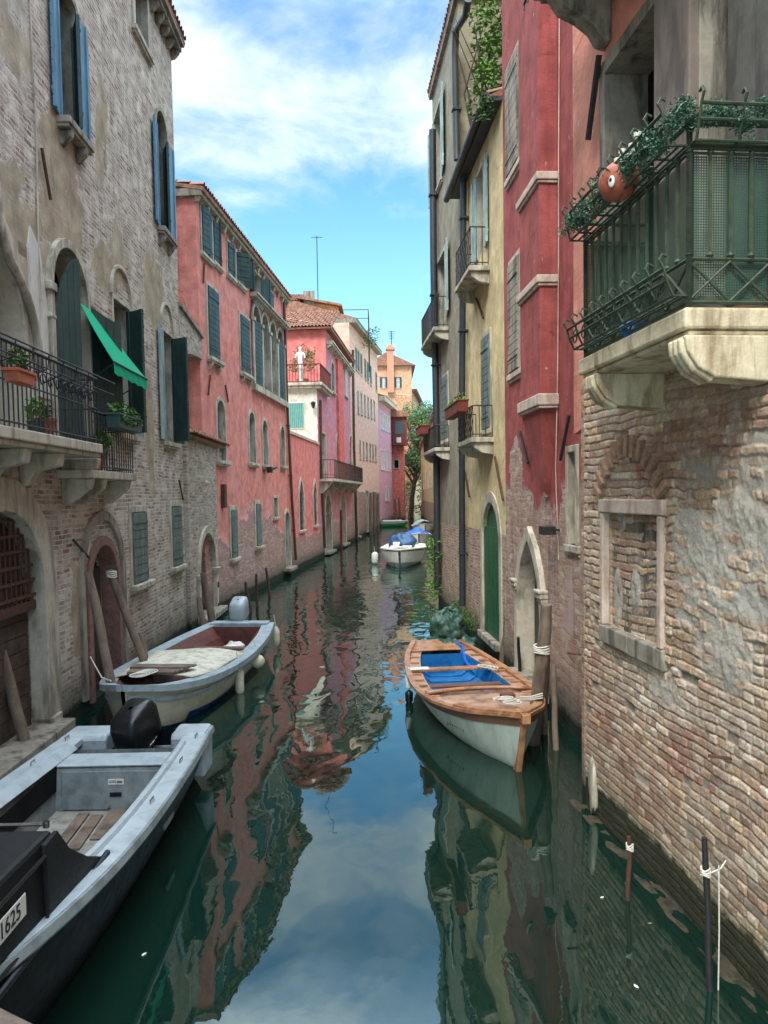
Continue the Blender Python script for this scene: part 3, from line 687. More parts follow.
aw2 = mb.build('awning', M['awning'], F.E)
m_ = aw2.modifiers.new('thick', 'SOLIDIFY'); m_.thickness = .008
mb = MB(); mb.tube([(ua0+.1, -AO, zlow), (ua1+.15, -AO, zlow)], .018, 6); mb.tube([(ua0+.12, -.02, zlow-.35), (ua0+.12, -AO, zlow-.01)], .012, 5); mb.tube([(ua1-.02, -.02, zlow-.35), (ua1+.1, -AO, zlow-.01)], .012, 5)
mb.build('awning_arm', M['iron'], aw2)
# inner clutter behind the railing as seen: pale boards
# ---- things standing on / hanging at the balconies
def planter_box(P, rz, L, D, H, mat, label, cat='planter', plants=60, seed=1, group=None, leafmat='plant', size=.05, spread=.12, name='flower_box', droop=0):
    e = empty(name, P, rz, label, cat, group or 'flower boxes on the balconies'); mb = MB(); t = .02
    mb.prism([(-L/2, 0), (L/2, 0), (L/2+.02, H), (-L/2-.02, H)], 'y', -D/2, D/2)
    mb.box(-L/2-.035, L/2+.035, -D/2-.015, D/2+.015, H-.03, H+.001)
    mb.build('trough', mat, e, bevel=.006); rr = random.Random(seed); mb = MB()
    for k in range(max(3, int(L/.12))):
        c = (lerp(-L/2+.05, L/2-.05, (k+.5)/max(3, int(L/.12))), 0, H+.06+rr.random()*.05); leaves(mb, c, (.1, D*.5, spread), plants//3, size, rr)
        if droop: leaves(mb, (c[0], -D*.5, H-.08), (.08, .05, droop), plants//5, size, rr)
    mb.build('plant', M[leafmat], e); return e
e = planter_box(tuple(F.world(F.hit(20, 375, OUT+.12)[0], -OUT-.12, F.hit(20, 384, OUT+.12)[1])), F.rz, .38, .15, .14, M['terracotta'], 'small terracotta flower box with spiky plants on the left balcony rail', seed=2, leafmat='plant', droop=.0)
u_, z_ = F.hit(112, 420, .6)
planter_box(tuple(F.world(F.hit(124, 420, .62)[0]+.05, -.62, F.hit(124, 424, .62)[1]-.1)), F.rz, 1.15, .2, .22, M['shut_dark'], 'long dark green flower trough with dry flowers under the green awning', seed=4, leafmat='plant', droop=.08)
e = empty('plant_pot', tuple(F.world(F.hit(46, 436, .35)[0], -.35, zb+.001)), 0, 'small red pot standing on the left balcony floor behind the bars', 'plant pot')
mb = MB(); mb.lathe([(.09, 0), (.13, .2), (.14, .2), (.14, .24), (.1, .24), (.1, .2)], 14); mb.build('pot', M['terracotta'], e, smooth=40); mb = MB(); leaves(mb, (0, 0, .33), .11, 60, .05, random.Random(4)); mb.build('plant', M['plant'], e)
e = empty('plant_pot', tuple(F.world(F.hit(36, 436, .35)[0]-.0, -.35, zb+.001)), 0, 'leafy green potted plant on the left balcony beside the red pot', 'plant pot')
mb = MB(); mb.lathe([(.07, 0), (.1, .16), (.11, .18), (.08, .18)], 14); mb.build('pot', M['shut_dark'], e, smooth=40); mb = MB(); leaves(mb, (0, 0, .33), (.12, .12, .18), 80, .06, random.Random(5)); mb.build('plant', M['plant2'], e)
e = empty('climbing_plant', tuple(F.world(us2+.75, -.3, zb2+.001)), 0, 'dark climbing plant in a pot filling the lower iron balcony', 'plant')
mb = MB(); mb.lathe([(.1, 0), (.14, .2), (.12, .2)], 12); mb.build('pot', M['terracotta'], e, smooth=40); mb = MB(); rr = random.Random(9)
for c in clumps(rr, (0, -.02, .42), (.22, .1, .2), 9): leaves(mb, c, .12, 40, .05, rr)
mb.build('foliage', M['plant'], e)
# ---------------------------------------------------------------- garden wall with the arch
gA = cor1; gB = tuple(LA+ld*((LB-LA).length*1.06))
gB = solve_corner(226, 600, LA, ld); gA = (gA[0]+.09, gA[1]); gB = (gB[0]+.09, gB[1])
F = Facade(gA, gB, 'garden_wall', 'low brick wall with tiled top and stone arch between the pale brick house and the pink house', 'wall', z1=4.75, depth=.5)
F.z1 = F.hit(200, 440)[1]; ZG = F.z1
GW = F
mG = wall_mat('pale_brick_wall', PAL_GREY, S(186, 176, 160), S(168, 158, 138), base=-.9, patches=[(F.hit(213, 580)[0], F.hit(213, 590)[1], .5, 1.2, 1.5)], amp=.9, row=.075, streak=.3, dark=S(90, 80, 70))
u0, u1, z0, z1 = F.uz(199, 215, 533, 618)
dw3, _, sp3 = F.door(u0, u1, .05, z1, 'round', frame=.2, fmat='stone', depth=.4, mat='wood_dark', step=True, capital=True)
mb = MB()
for z in (sp3-.55, sp3-1.15):
    mb.box(u1+.03, u1+.15, -.09, -.05, z, z+.14)
mb.each('iron_plate', M['iron_rust'], dw3)
F.build(mG)
mb = MB(); mb.prism([(-.12, ZG), (.62, ZG), (.25, ZG+.25)], 'x', -.0, F.U); cp = mb.build('coping', M['stone_dark'], F.E)
tile_roof((0, -.13, ZG+.02), (F.U, -.13, ZG+.02), (0, .38, .24), 1, 'tiles', F.E, row=.4)
u, z = F.hit(206, 483); mb = MB(); mb.lathe([(.07, 0), (.07, .02), (.03, .08)], 12, M=Matrix.Translation((u, -.0, z)) @ Matrix.Rotation(PI/2, 4, 'X')); mb.build('ring_plate', M['stone'], F.E)
# flying arch between the houses
u0 = -.02; zt_ = GW.hit(195, 325)[1]; zb_ = GW.hit(195, 352)[1]
mb = MB(); Uw = GW.hit(205, 340)[0]
n = 10; prof = [(-.02, zt_+.15), (-.02, zb_-.25)]+[(lerp(.02, Uw, i/n), zb_-.25+.28*math.sin(PI*min(1, i/n*.5+.0))) for i in range(n+1)]+[(Uw, zt_-.1)]
mb.prism(prof, 'y', .08, .75)
fa = empty('flying_arch', tuple(GW.world(0, 0, 0)), GW.rz, 'short brick buttress arch bridging the gap above the garden wall', 'arch')
mb.build('arch_body', mG, fa, tri=True)
mb = MB(); mb.prism([(-.02, zt_+.15), (Uw, zt_-.1), (Uw, zt_-.02), (-.02, zt_+.24)], 'y', .02, .8); mb.build('coping', M['stone_dark'], fa)
# ---------------------------------------------------------------- L2: pink house
P2a = Vector(wl(219, 611)); P2b = Vector(wl(383, 526)); pd = (P2b-P2a).normalized()
def cor(px, py=560): return solve_corner(px, py, P2a, pd)
MP = {}
MP['pink'] = dict(pal=PAL_RED, mortar=S(170, 140, 128), plaster=S(196, 96, 94), under=S(176, 120, 116))
F = Facade(cor(195.5, 200), cor(286, 330), 'pink_house', 'long pink plastered house with white cornice and arched loggia, second on the left bank', 'house', z1=12.0, depth=9); L2 = F
mP = wall_mat('salmon_pink_plaster', PAL_PINK, S(176, 146, 132), S(214, 132, 118), under=S(172, 128, 126), base=1.1, grad=(2.6, .9, -2.6), amp=1.05, streak=.4, dark=S(150, 88, 84), fade=(S(212, 150, 144), .5),
              patches=[(F.hit(250, 520)[0], F.hit(250, 528)[1], 1.8, .9, -1.1), (F.hit(268, 535)[0], F.hit(268, 530)[1], 1.2, 1., -1.0)])
def shut3(a, b): return dict(shut=(a, b), smat='shut_teal')
F.W(201, 210, 210, 256, shut=(10, 6), smat='shut_teal', sill_out=.1, frame=.09, pane='dark', mull=False, depth=.2)
F.W(212.5, 219.5, 224, 264, shut=(6, 14), smat='shut_teal', sill_out=.1, frame=.09, pane='dark', mull=False)
F.W(227, 233, 245, 276, shut=(8, 10), smat='shut_teal', sill_out=.1, frame=.09, pane='dark', mull=False)
F.W(236, 243, 256, 284, shut=(50, 140), smat='shut_teal', sill_out=.1, frame=.09, pane='dark', mull=False)
F.W(253, 260, 274, 302, shut=(168, 150), smat='shut_teal', sill_out=.1, frame=.09, pane='dark', mull=False)
F.W(268.5, 272.5, 292, 314, shut=(0, 0), smat='shut_teal', sill_out=.08, frame=.07, pane=None, mull=False)
F.W(207.5, 217.5, 290, 359, shut=(2, 2), smat='shut_teal', sill_out=.16, brackets=True, frame=.1, pane='dark', depth=.12)
F.W(240, 248.5, 318, 374, shut=(2, 2), smat='shut_teal', sill_out=.16, brackets=True, frame=.1, pane='dark', depth=.12)
# loggia
lg = MB(); u0, _ = F.hit(252, 345); u1, _ = F.hit(283, 350); za = F.hit(267, 318)[1]; zb_ = F.hit(267, 392)[1]
k = 4; wd = (u1-u0)/k
for i in range(k):
    a = u0+i*wd; w = F.window(a+.12, a+wd-.12, zb_, za, kind='round', frame=.13, fmat='stone', proud=.05, depth=.25, sill=False, pane='glass' if i in (1, 2) else None, mull=i in (1, 2),
                 shut=(3, 3) if i in (0, 3) else None, smat='shut_teal')
mb = MB()
for i in range(k+1):
    u = u0+i*wd; mb.box(u-.1, u+.1, -.09, -.052, zb_, za-.55)
    mb.box(u-.14, u+.14, -.13, -.05, za-.62, za-.5)
lw = mb.build('loggia_pillar', M['stone'], F.E)
F.cornice(u0-.2, u1+.2, za+.3, out=.3, h=.14, gap=9, bh=.01, name='string_course', mat='stone')
mb = MB(); mb.box(u0-.2, u1+.2, -.15, .02, zb_-.22, zb_-.003); mb.build('loggia_sill', M['stone'], F.E)
for a, b, c, d in ((217, 224.5, 401, 461), (249, 254.5, 413, 463), (262.5, 267, 421, 465), (280.5, 284, 427, 466)):
    F.W(a, b, c, d, kind='round', frame=.12, sill_out=.14, depth=.22, pane='glass', wmat='shut_grey')
F.W(230.5, 236, 510, 558, frame=.14, sill_out=.14, depth=.25, pane=None, shut=(0, 0), smat='shut_grey', fmat='stone')
F.W(255.5, 260, 504, 546, frame=.14, sill_out=.14, depth=.25, pane=None, shut=(0, 0), smat='shut_grey', fmat='stone')
F.W(273.5, 277, 498, 517, frame=.1, sill_out=.1, depth=.2, pane='dark')
u0, u1, z0, z1 = F.uz(284.5, 290, 512, 570); F.door(u0, min(u1, F.U-.3), .2, z1, 'round', frame=.15, fmat='stone', mat='shut_grey', depth=.3, step=True)
mb = MB(); u, z = F.hit(222, 496); mb.box(u-.12, u+.12, -.12, -.004, z-.35, z+.35); mb.build('meter_box', M['iron_rust'], F.E, bevel=.01)
zc2 = F.hit(230, 222, .24)[1]; F.z1 = zc2-.1
F.build(mP)
F.cornice(-.12, F.U+.05, zc2, out=.24, h=.16, gap=.8, bh=.18)
tile_roof((-.15, -.26, zc2+.02), (F.U+.05, -.26, zc2+.02), (0, 4.5, .8), 10, 'roof', F.E)
mb = MB(); mb.prism([(-.26, zc2+.02), (8.5, zc2+.02), (4.0, zc2+.8)], 'x', -.12, -.02); mb.build('gable_edge', M['tile'], F.E)
mb = MB(); mb.box(-.14, -.004, -.2, 6, zc2-.2, zc2-.01); mb.build('eave_slab', M['stone_dark'], F.E)
mb = MB()
for (a, b) in (((203, 263), (202, 283)), ((251, 300), (249, 318)), ((209, 375), (207, 395)), ((224, 385), (227, 402))):
    mb.tube([(F.hit(*a)[0], -.04, F.hit(*a)[1]), (F.hit(*b)[0], -.04, F.hit(*b)[1])], .025, 5)
mb.each('wall_anchor', M['iron_rust'], F.E)
F.pipe([(284, 300), (285, 330), (287, 400), (292, 500), (296, 560)], .06, 'pipe_brown')
mb = MB(); u, z = F.hit(269.5, 470, .2); mb.add([(0,0,0)]*0, []); mb.box(u-.12, u+.12, -.3, -.12, z-.1, z+.12); mb.tube([(u, -.2, z), (u+.2, -.45, z+.1)], .04, 6); mb.build('wall_lamp', M['iron'], F.E, bevel=.02)
# satellite dish on the side face
e = empty('satellite_dish', tuple(F.world(-.02, .9, F.hit(186, 290)[1])), F.rz, 'small pink painted satellite dish on the side wall of the pink house', 'satellite dish')
mb = MB(); mb.lathe([(.02, -.02), (.12, 0), (.2, .05), (.2, .06), (.1, .02), (.02, 0)], 16, M=Matrix.Translation((-.28, 0, 0)) @ Matrix.Rotation(-PI/2, 4, 'Y')); mb.build('dish', plain('dish_paint', S(190, 120, 112), .6), e, smooth=True)
mb = MB(); mb.tube([(0, 0, 0), (-.25, 0, 0)], .02, 6); mb.build('arm', M['iron'], e)
# ---------------------------------------------------------------- L3: low red annex
F = Facade(cor(286.3, 330), cor(321, 560), 'low_red_house', 'low plain red plastered house with two narrow arched windows under the white terrace room', 'house', z1=6.0, depth=6); L3 = F
mR = wall_mat('crimson_plaster', PAL_PINK, S(176, 140, 130), S(212, 124, 116), under=S(180, 136, 128), base=1.3, grad=(1.9, .7, -3.0), amp=1.0, streak=.4, dark=S(150, 76, 78), fade=(S(212, 136, 130), .35))
F.W(299, 303.5, 481, 530, kind='point', frame=.16, depth=.25, sill_out=.12, pane='dark', bars=True, mull=False, fmat='stone_pink')
F.W(313.5, 316.5, 482, 525, kind='point', frame=.16, depth=.25, sill_out=.12, pane='dark', bars=True, mull=False, fmat='stone_pink')
F.build(mR); mb = MB(); mb.box(-.0, F.U, -.06, 6, 6.0, 6.12); mb.build('coping', M['stone_pink'], F.E)
# ---------------------------------------------------------------- L4: house with terrace, white room, statue
A4 = cor(320.5, 560); B4 = cor(353, 545)
F = Facade(A4, B4, 'terrace_house', 'red and violet house with roof terrace, white corner room and long canal balcony', 'house', z1=12.6, depth=14); L4 = F
zT = F.hit(320, 386)[1]; uT = F.hit(327, 400)[0]*1.0
F.outline = [(0, -1.2), (F.U, -1.2), (F.U, 12.7), (uT, 12.7), (uT, zT), (0, zT)]
mV = wall_mat('violet_pink_plaster', PAL_PINK, S(170, 140, 130), S(190, 134, 144), under=S(190, 140, 130), base=1.4, grad=(2.6, 1.2, -2.2), amp=.6, streak=.3, dark=S(120, 66, 80), fade=(S(206, 112, 106), .8))
F.W(322, 325.5, 442, 520-10, frame=.12, depth=.2, pane='glass_pale') if False else None
F.W(321.6, 325.5, 434, 487, frame=.14, depth=.2, pane='glass_pale', wmat='white', sill=False)
F.W(336.4, 340.4, 434, 478, kind='round', frame=.14, depth=.2, pane='glass_pale', wmat='white', sill=False)
F.W(349.6, 352, 436, 478, kind='round', frame=.1, depth=.2, pane='glass_pale', wmat='white', sill=False)
F.W(331, 334, 363, 392, kind='round', frame=.2, depth=.2, pane='glass', sill_out=.15)
F.W(344.5, 347, 368, 396, frame=.12, depth=.2, pane=None, shut=(0, 0), smat='stone_pink', sill_out=.1)
u0, u1, z0, z1 = F.uz(325, 330.5, 495, 545); F.door(u0, u1, .05, z1, 'round', frame=.3, fmat='stone', mat='wood_red', depth=.35, capital=True)
u0, u1, z0, z1 = F.uz(340.5, 345, 491, 545); F.door(u0, u1, .05, z1, 'round', frame=.3, fmat='stone_pink', mat='wood_red', depth=.35)
F.W(353.8, 356, 495, 518, frame=.12) if False else None
F.build(mV)
# red stripe pilaster (chimney breast) between the windows
mb = MB(); u0, z = F.hit(336, 380); u1, _ = F.hit(341, 380); mb.box(u0, u1, -.14, -.003, F.hit(338, 470)[1]-1.5, 12.0); mb.build('chimney_breast', wall_mat('red_breast', PAL_RED, S(170, 140, 130), S(212, 104, 96), base=3, amp=.3, tide=False, streak=.2, dark=S(140, 50, 50)), F.E)
# face of the tall red block towards the camera, above the terrace
side = MB(); side.box(uT-.08, uT+.06, .01, 12, zT, 12.7)
mRed = wall_mat('bright_red_plaster', PAL_RED, S(170, 140, 130), S(230, 124, 114), base=3, amp=.3, tide=False, streak=.22, dark=S(150, 44, 48), fade=(S(228, 124, 114), .5))
side.build('red_side_wall', mRed, F.E)
# white corner room: its face towards the camera
mWh = wall_mat('white_room_plaster', PAL_RED, S(190, 180, 160), S(206, 202, 184), base=3, amp=.3, tide=False, streak=.3, dark=S(150, 142, 112))
rm = MB(); rm.box(-.1, -.012, -.0, 6.3, 5.9, zT-.15); wr = rm.build('white_room_wall', mWh, F.E)
def hitu(px, py, uu):
    r = ray(px, py); P = F.p0+F.d*uu; t = (P-CO).dot(F.d)/r.dot(F.d); Q = CO+r*t; return (Q-F.p0).dot(F.n), Q.z
y1_, zw1 = hitu(303, 403, -.1); y0_, zw0 = hitu(288.5, 428, -.1)
a_, b_ = sorted((y0_, y1_))
mb = MB(); mb.box(-.14, -.105, a_-.06, b_+.06, zw0-.06, zw1+.06); wn = mb.build('window', M['white'], F.E); mb = MB(); mb.box(-.15, -.145, a_, b_, zw0, zw1); mb.build('pane', plain('curtained_green_glass', S(96, 150, 140), .3, .15, 2, .1), wn)
mb = MB()
for i in range(9): q = lerp(a_, b_, i/8); mb.tube([(-.17, q, zw0), (-.17, q, zw1)], .03, 6)
mb.build('curtain', plain('pale_green_curtain', S(110, 160, 150), .8, .1), wn)
mb = MB(); mb.box(-.5, uT, -.35, 6.4, zT-.15, zT); mb.box(-.4, uT, -.25, 6.4, zT-.28, zT-.151); mb.build('terrace_slab', M['stone'], F.E, bevel=.02)
mb = MB(); railing(mb, [(-.4, 6.2, zT), (-.4, -.25, zT), (uT-.1, -.25, zT)], .95, .16, .018, .035); mb.build('terrace_railing', M['wood_red'], F.E)
yl, zl = hitu(314, 404, -.12); mb = MB(); mb.tube([(-.12, yl, zl), (-.35, yl, zl+.08)], .025, 6); mb.lathe([(.05, -.3), (.13, -.05), (.13, 0), (.04, .06)], 10, o=(-.38, yl, zl+.05)); mb.build('wall_lantern', M['iron'], F.E)
F.cornice(uT+.1, F.U, F.hit(338, 356)[1], out=.4, h=.2, gap=.7, mat='stone')
F.pipe([(320.5, 400), (321.5, 470), (325, 548)], .07, 'pipe_brown')
F.pipe([(352, 330), (353.2, 420), (355, 540)], .07, 'pipe_brown') if False else None
# hipped tile roof
UU = F.U
tile_roof((uT-.4, -.4, 12.72), (UU, -.4, 12.72), (2.0, 5.5, 1.6), 8, 'roof', F.E)
mb = MB(); zz = 12.70
mb.add([(uT-.5, -.4, zz), (uT-.5, 12, zz), (uT+3.5, 12, zz+1.9), (uT+3.5, 5, zz+1.6), (UU, 5, zz+1.6), (UU, 12, zz+1.9)], [(0, 1, 2, 3), (3, 2, 5, 4)]); mb.build('hip', M['tile'], F.E)
tile_roof((uT-.55, 12.0, 12.74), (uT-.55, -.4, 12.74), (3.8, .0, 1.7), 8, 'roof', F.E)
# balcony
zb4 = F.hit(338, 479, .8)[1]; ua = .2; ub = F.U-.2
mb = MB(); mb.box(ua, ub, -.85, 0, zb4-.14, zb4); b4 = mb.build('balcony', M['stone'], F.E)
mb = MB(); n = 5
for i in range(n): u = lerp(ua+.3, ub-.3, i/(n-1)); mb.prism([(-.75, zb4-.142), (0, zb4-.142), (0, zb4-.8), (-.15, zb4-.75)], 'x', u-.12, u+.12)
mb.each('bracket', M['stone'], b4)
mb = MB(); railing(mb, [(ua, -.05, zb4), (ua, -.8, zb4), (ub, -.8, zb4), (ub, -.05, zb4)], 1.0, .17, .010, .025, mid=(.2,)); mb.build('railing', M['wood_dark'], b4)
# statue & plant on the terrace
yl, zl = hitu(301, 384, -.05)
e = empty('statue', tuple(F.world(-.12, yl, zT)), F.rz, 'white armless female statue standing at the terrace railing', 'statue')
ms = bpy.data.meshes.new('body'); 
SK = [((0,0,0),.16),((0,0,.3),.12),((0,0,.62),.14),((0,0,.95),.16),((0,0,1.15),.13),((0,0,1.4),.17),((0,0,1.55),.17),((0,0,1.63),.06),((0,0,1.7),.06),((0,0,1.8),.1),((0,0,1.9),.07)]
vs = [k[0] for k in SK]; vs += [(0, .2, 1.52), (0, .25, 1.3), (0, -.2, 1.52), (0, -.25, 1.3)]
es = [(i, i+1) for i in range(len(SK)-1)]+[(6, 11), (11, 12), (6, 13), (13, 14)]
ms.from_pydata(vs, es, []); so = bpy.data.objects.new('body', ms); C.objects.link(so); so.parent = e; sm = so.modifiers.new('skin', 'SKIN')
rad = [k[1]*.8 for k in SK]+[.05, .045, .05, .045]
for i, v in enumerate(ms.skin_vertices[0].data): v.radius = (rad[i]*.8, rad[i]*1.15)
ms.skin_vertices[0].data[0].use_root = True; ms.materials.append(M['white']); so.modifiers.new('sub', 'SUBSURF').levels = 2; so.modifiers['sub'].render_levels = 2
mb = MB(); mb.box(-.22, .22, -.22, .22, 0, .08); mb.build('base', M['stone'], e)
e = empty('potted_shrub', tuple(F.world(1.4, max(1.0, yl-1.0), zT)), F.rz, 'olive brown rounded shrub in a pot behind the terrace statue', 'shrub')
mb = MB(); mb.lathe([(.25, 0), (.34, .45), (.3, .45)], 14); mb.build('pot', M['terracotta'], e, smooth=40)
mb = MB(); rr = random.Random(8); mb.tube([(0, 0, .4), (.05, 0, 1.0)], .04, 6)
for c in clumps(rr, (0, 0, 1.5), (.45, .55, .6), 26): leaves(mb, c, .28, 40, .07, rr)
mb.build('foliage', plain('olive_foliage', S(122, 112, 66), .7, .4, 10), e)
# ---------------------------------------------------------------- L9: orange upper house behind
mO = wall_mat('orange_plaster', PAL_TAN, S(190, 160, 130), S(226, 158, 108), base=3, amp=.3, tide=False, streak=.2, dark=S(170, 120, 84))
p = atY(283, 300, 56); q = atY(338, 302, 56); zt9 = atY(320, 303, 56).z
F = Facade((p.x-6, p.y), (q.x, q.y), 'orange_roof_house', 'pale orange upper storey with grey tiled roof rising behind the red terrace house', 'house', z1=zt9, depth=8); L9 = F
F.build(mO)
mb = MB(); u0, z0_ = F.hit(308, 304); mb.box(u0-.3, u0+.5, -.15, -.003, z0_-1.1, z0_+.9); mb.build('window_recess', M['stone_dark'], F.E)
tile_roof((-.5, -.6, zt9-.0), (F.U-2.7, -.6, zt9), (0, 3, 1.2), 6, 'roof', F.E)
mb = MB(); mb.prism([(F.U-2.9, zt9+.25), (F.U+.3, zt9-.35), (F.U+.3, zt9-.2), (F.U-2.9, zt9+.42)], 'y', -.5, 8); mb.build('roof_edge', M['tile'], F.E)
# roof frame / altana
e = empty('roof_pergola', tuple(atY(351, 334, 62)), 0, 'thin metal pergola frame with climbing twigs on the roof behind the peach house', 'pergola'); zb_ = e.location.z
mb = MB(); s_ = 1.4
for x, y in ((-.8, 0), (s_, 0), (-.8, 3), (s_, 3)): mb.tube([(x, y, -3), (x, y, 1.9)], .035, 5)
for a, b in (((-.8, 0, 1.9), (s_, 0, 1.9)), ((-.8, 3, 1.9), (s_, 3, 1.9)), ((-.8, 0, 1.9), (-.8, 3, 1.9)), ((s_, 0, 1.9), (s_, 3, 1.9))): mb.tube([a, b], .035, 5)
mb.build('frame', M['iron'], e); mb = MB(); rr = random.Random(5)
for c in clumps(rr, (1.3, 1.0, .0), (.7, 1.0, .7), 12): leaves(mb, c, .4, 30, .1, rr)
mb.build('foliage', M['plant'], e)
# ---------------------------------------------------------------- L5: peach house
F = Facade(B4, cor(380, 530), 'peach_house', 'tall pale peach house with dark shuttered windows in rows, beyond the long balcony', 'house', z1=15.0, depth=10); L5 = F
zA = F.hit(351.5, 327)[1]; zB = F.hit(378, 357)[1]; F.outline = [(0, -1.2), (F.U, -1.2), (F.U, zB), (0, zA)]; F.z1 = (zA+zB)/2
mPe = wall_mat('pale_peach_plaster', PAL_RED, S(176, 160, 146), S(222, 176, 156), under=S(170, 160, 150), base=1.4, grad=(4.2, 3.4, -1.9), amp=.5, streak=.22, dark=S(160, 120, 104), patches=())
for px in (355.8, 358.2, 361, 365, 367.6, 370.4, 376): F.W(px-.6, px+.6, 346+(px-354)*1.25, 367+(px-354)*1.05, frame=.06, depth=.15, pane=None, shut=(2, 2), smat='shut_dark', sill_out=.08)
for px in (358, 361.3, 364.7, 368, 371.2, 374.2): F.W(px-.6, px+.6, 391+(px-357)*.6, 412+(px-357)*.4, frame=.07, depth=.15, pane='glass_pale', mull=False, sill_out=.08)
for px in (360, 363.5, 366.7, 370, 372.8, 375.6): F.W(px-.55, px+.55, 440+(px-357)*.3, 458+(px-357)*.15, frame=.07, depth=.15, pane='dark' , mull=False, sill_out=.08)
for px in (356.5, 367): u0, u1, z0, z1 = F.uz(px-.8, px+.8, 491, 540); F.door(u0, u1, .1, z1, 'rect', frame=.12, mat='shut_grey', depth=.25, step=True)
F.build(mPe)
mb = MB(); mb.prism([(0, zA), (F.U, zB), (F.U, zB+.3), (0, zA+.3)], 'y', -.5, 10); mb.build('eave', M['stone_dark'], F.E)
mb = MB(); mb.add([(0, -.55, zA+.31), (F.U, -.55, zB+.31), (F.U, 5, zB+2.0), (0, 5, zA+2.0), (F.U, 10, zB+.31), (0, 10, zA+.31)], [(0, 1, 2, 3), (3, 2, 4, 5), (1, 4, 2), (0, 3, 5)]); mb.build('roof', M['tile'], F.E)
F.pipe([(353, 350), (354, 440), (357, 540)], .09, 'pipe_brown')
# ---------------------------------------------------------------- L6 violet house
F = Facade(cor(380.2, 530), cor(393, 520), 'violet_house', 'violet pink house with white framed windows in the distance on the left bank', 'house', z1=12.5, depth=10); L6 = F
zA = F.hit(379, 402)[1]; zB = F.hit(393, 413)[1]; F.outline = [(0, -1.2), (F.U, -1.2), (F.U, zB), (0, zA)]
for px in (381.5, 384, 386.5, 389): F.W(px-.55, px+.55, 412+(px-381)*.7, 428+(px-381)*.5, frame=.12, depth=.15, pane='glass_pale', sill_out=.1, mull=False, fmat='white')
for px in (381.5, 384, 387, 390): F.W(px-.55, px+.55, 450+(px-381)*.2, 469+(px-381)*.2, frame=.12, depth=.15, pane='glass_pale', sill_out=.1, mull=False, fmat='white')
for px in (386, 389): F.W(px-.6, px+.6, 487, 500, frame=.12, depth=.15, pane='glass_pale', sill_out=.1, mull=False, fmat='white')
F.build(wall_mat('violet_plaster', PAL_RED, S(176, 160, 146), S(206, 154, 166), base=2, grad=(1.5, .8, -2.0), amp=.5, streak=.2, dark=S(150, 96, 116)))
mb = MB(); mb.prism([(0, zA), (F.U, zB), (F.U, zB+.5), (0, zA+.5)], 'y', -.7, 10); mb.build('eave', M['stone'], F.E)
mb = MB(); mb.add([(0, -.75, zA+.51), (F.U, -.75, zB+.51), (F.U, 5, zB+2.4), (0, 5, zA+2.4), (0, 10, zA+.5), (F.U, 10, zB+.5)], [(0, 1, 2, 3), (3, 2, 5, 4), (1, 5, 2), (0, 3, 4)]); mb.build('roof', M['tile'], F.E)
# ---------------------------------------------------------------- L7 red house with wooden bay
Yq = L6.world(L6.U, 0, 0).y
a = atY(393.2, 500, Yq+.5); b = atY(404.5, 500, Yq+.3)
F = Facade((a.x-4, a.y), (b.x, b.y), 'small_red_house', 'small coral red house with dark wooden bay window in front of the tree', 'house', z1=atY(395, 413, Yq).z, depth=12); L7 = F
ow = F.hit(396.5, 464); mb = MB()
F.window(ow[0]-.25, ow[0]+.25, ow[1]-.5, ow[1]+.5, frame=.15, depth=.15, pane='dark', mull=False)
F.build(wall_mat('coral_plaster', PAL_RED, S(176, 160, 146), S(216, 124, 112), base=2.5, grad=(1.5, .8, -1.5), amp=.4, streak=.2, dark=S(150, 70, 66)))
u0, _ = F.hit(392.5, 440); u1, _ = F.hit(407, 440); zt_ = F.hit(400, 418)[1]; zb_ = F.hit(400, 446)[1]
mb = MB(); mb.box(u0, u1, -1.3, -.01, zb_, zt_); by = mb.build('bay', M['wood_red'], F.E, bevel=.03)
mb = MB(); mb.box(lerp(u0, u1, .2), lerp(u0, u1, .75), -1.33, -1.31, lerp(zb_, zt_, .4), lerp(zb_, zt_, .85)); mb.build('bay_window', M['glass'], by)
mb = MB(); mb.box(lerp(u0, u1, .3), lerp(u0, u1, .6), -1.36, -1.31, lerp(zb_, zt_, .1), lerp(zb_, zt_, .28)); mb.build('panel', M['white'], by)
mb = MB(); mb.prism([(u0-.3, zt_+.01), (u1+.4, zt_+.01), (u1+.1, zt_+.6), (u0-.2, zt_+.9)], 'y', -1.7, -.01); mb.build('bay_roof', M['tile'], by)
# ---------------------------------------------------------------- L8 orange brick house facing the canal
Y8 = 118
a = atY(370, 400, Y8); b = atY(412, 400, Y8); zt8 = atY(395, 366, Y8).z
F = Facade((a.x, a.y), (b.x, b.y), 'orange_brick_house', 'distant orange brick house with hipped roof, tall chimney and two shuttered windows', 'house', z1=zt8, depth=14); L8 = F
for px in (383.5, 398): F.W(px-1.8, px+1.8, 377, 388, frame=.15, depth=.15, pane='glass_pale', shut=(160, 160), smat='shut_dark', wmat='white', sill_out=.1)
F.build(wall_mat('orange_brick', S3((168, 114, 78), (192, 142, 100), (178, 126, 92), (204, 156, 118)), S(214, 186, 150), S(208, 158, 122), base=-.2, grad=(zt8-4.5, zt8-3.5, 1.6), amp=.6, tide=False, streak=.15, dark=S(170, 112, 70), row=.25, bw=.7))
mb = MB(); mb.prism([(-.6, zt8), (F.U+.6, zt8), (F.U-3, zt8+1.7), (2.5, zt8+2.0)], 'y', -.6, 14.5); mb.build('roof', M['tile'], F.E)
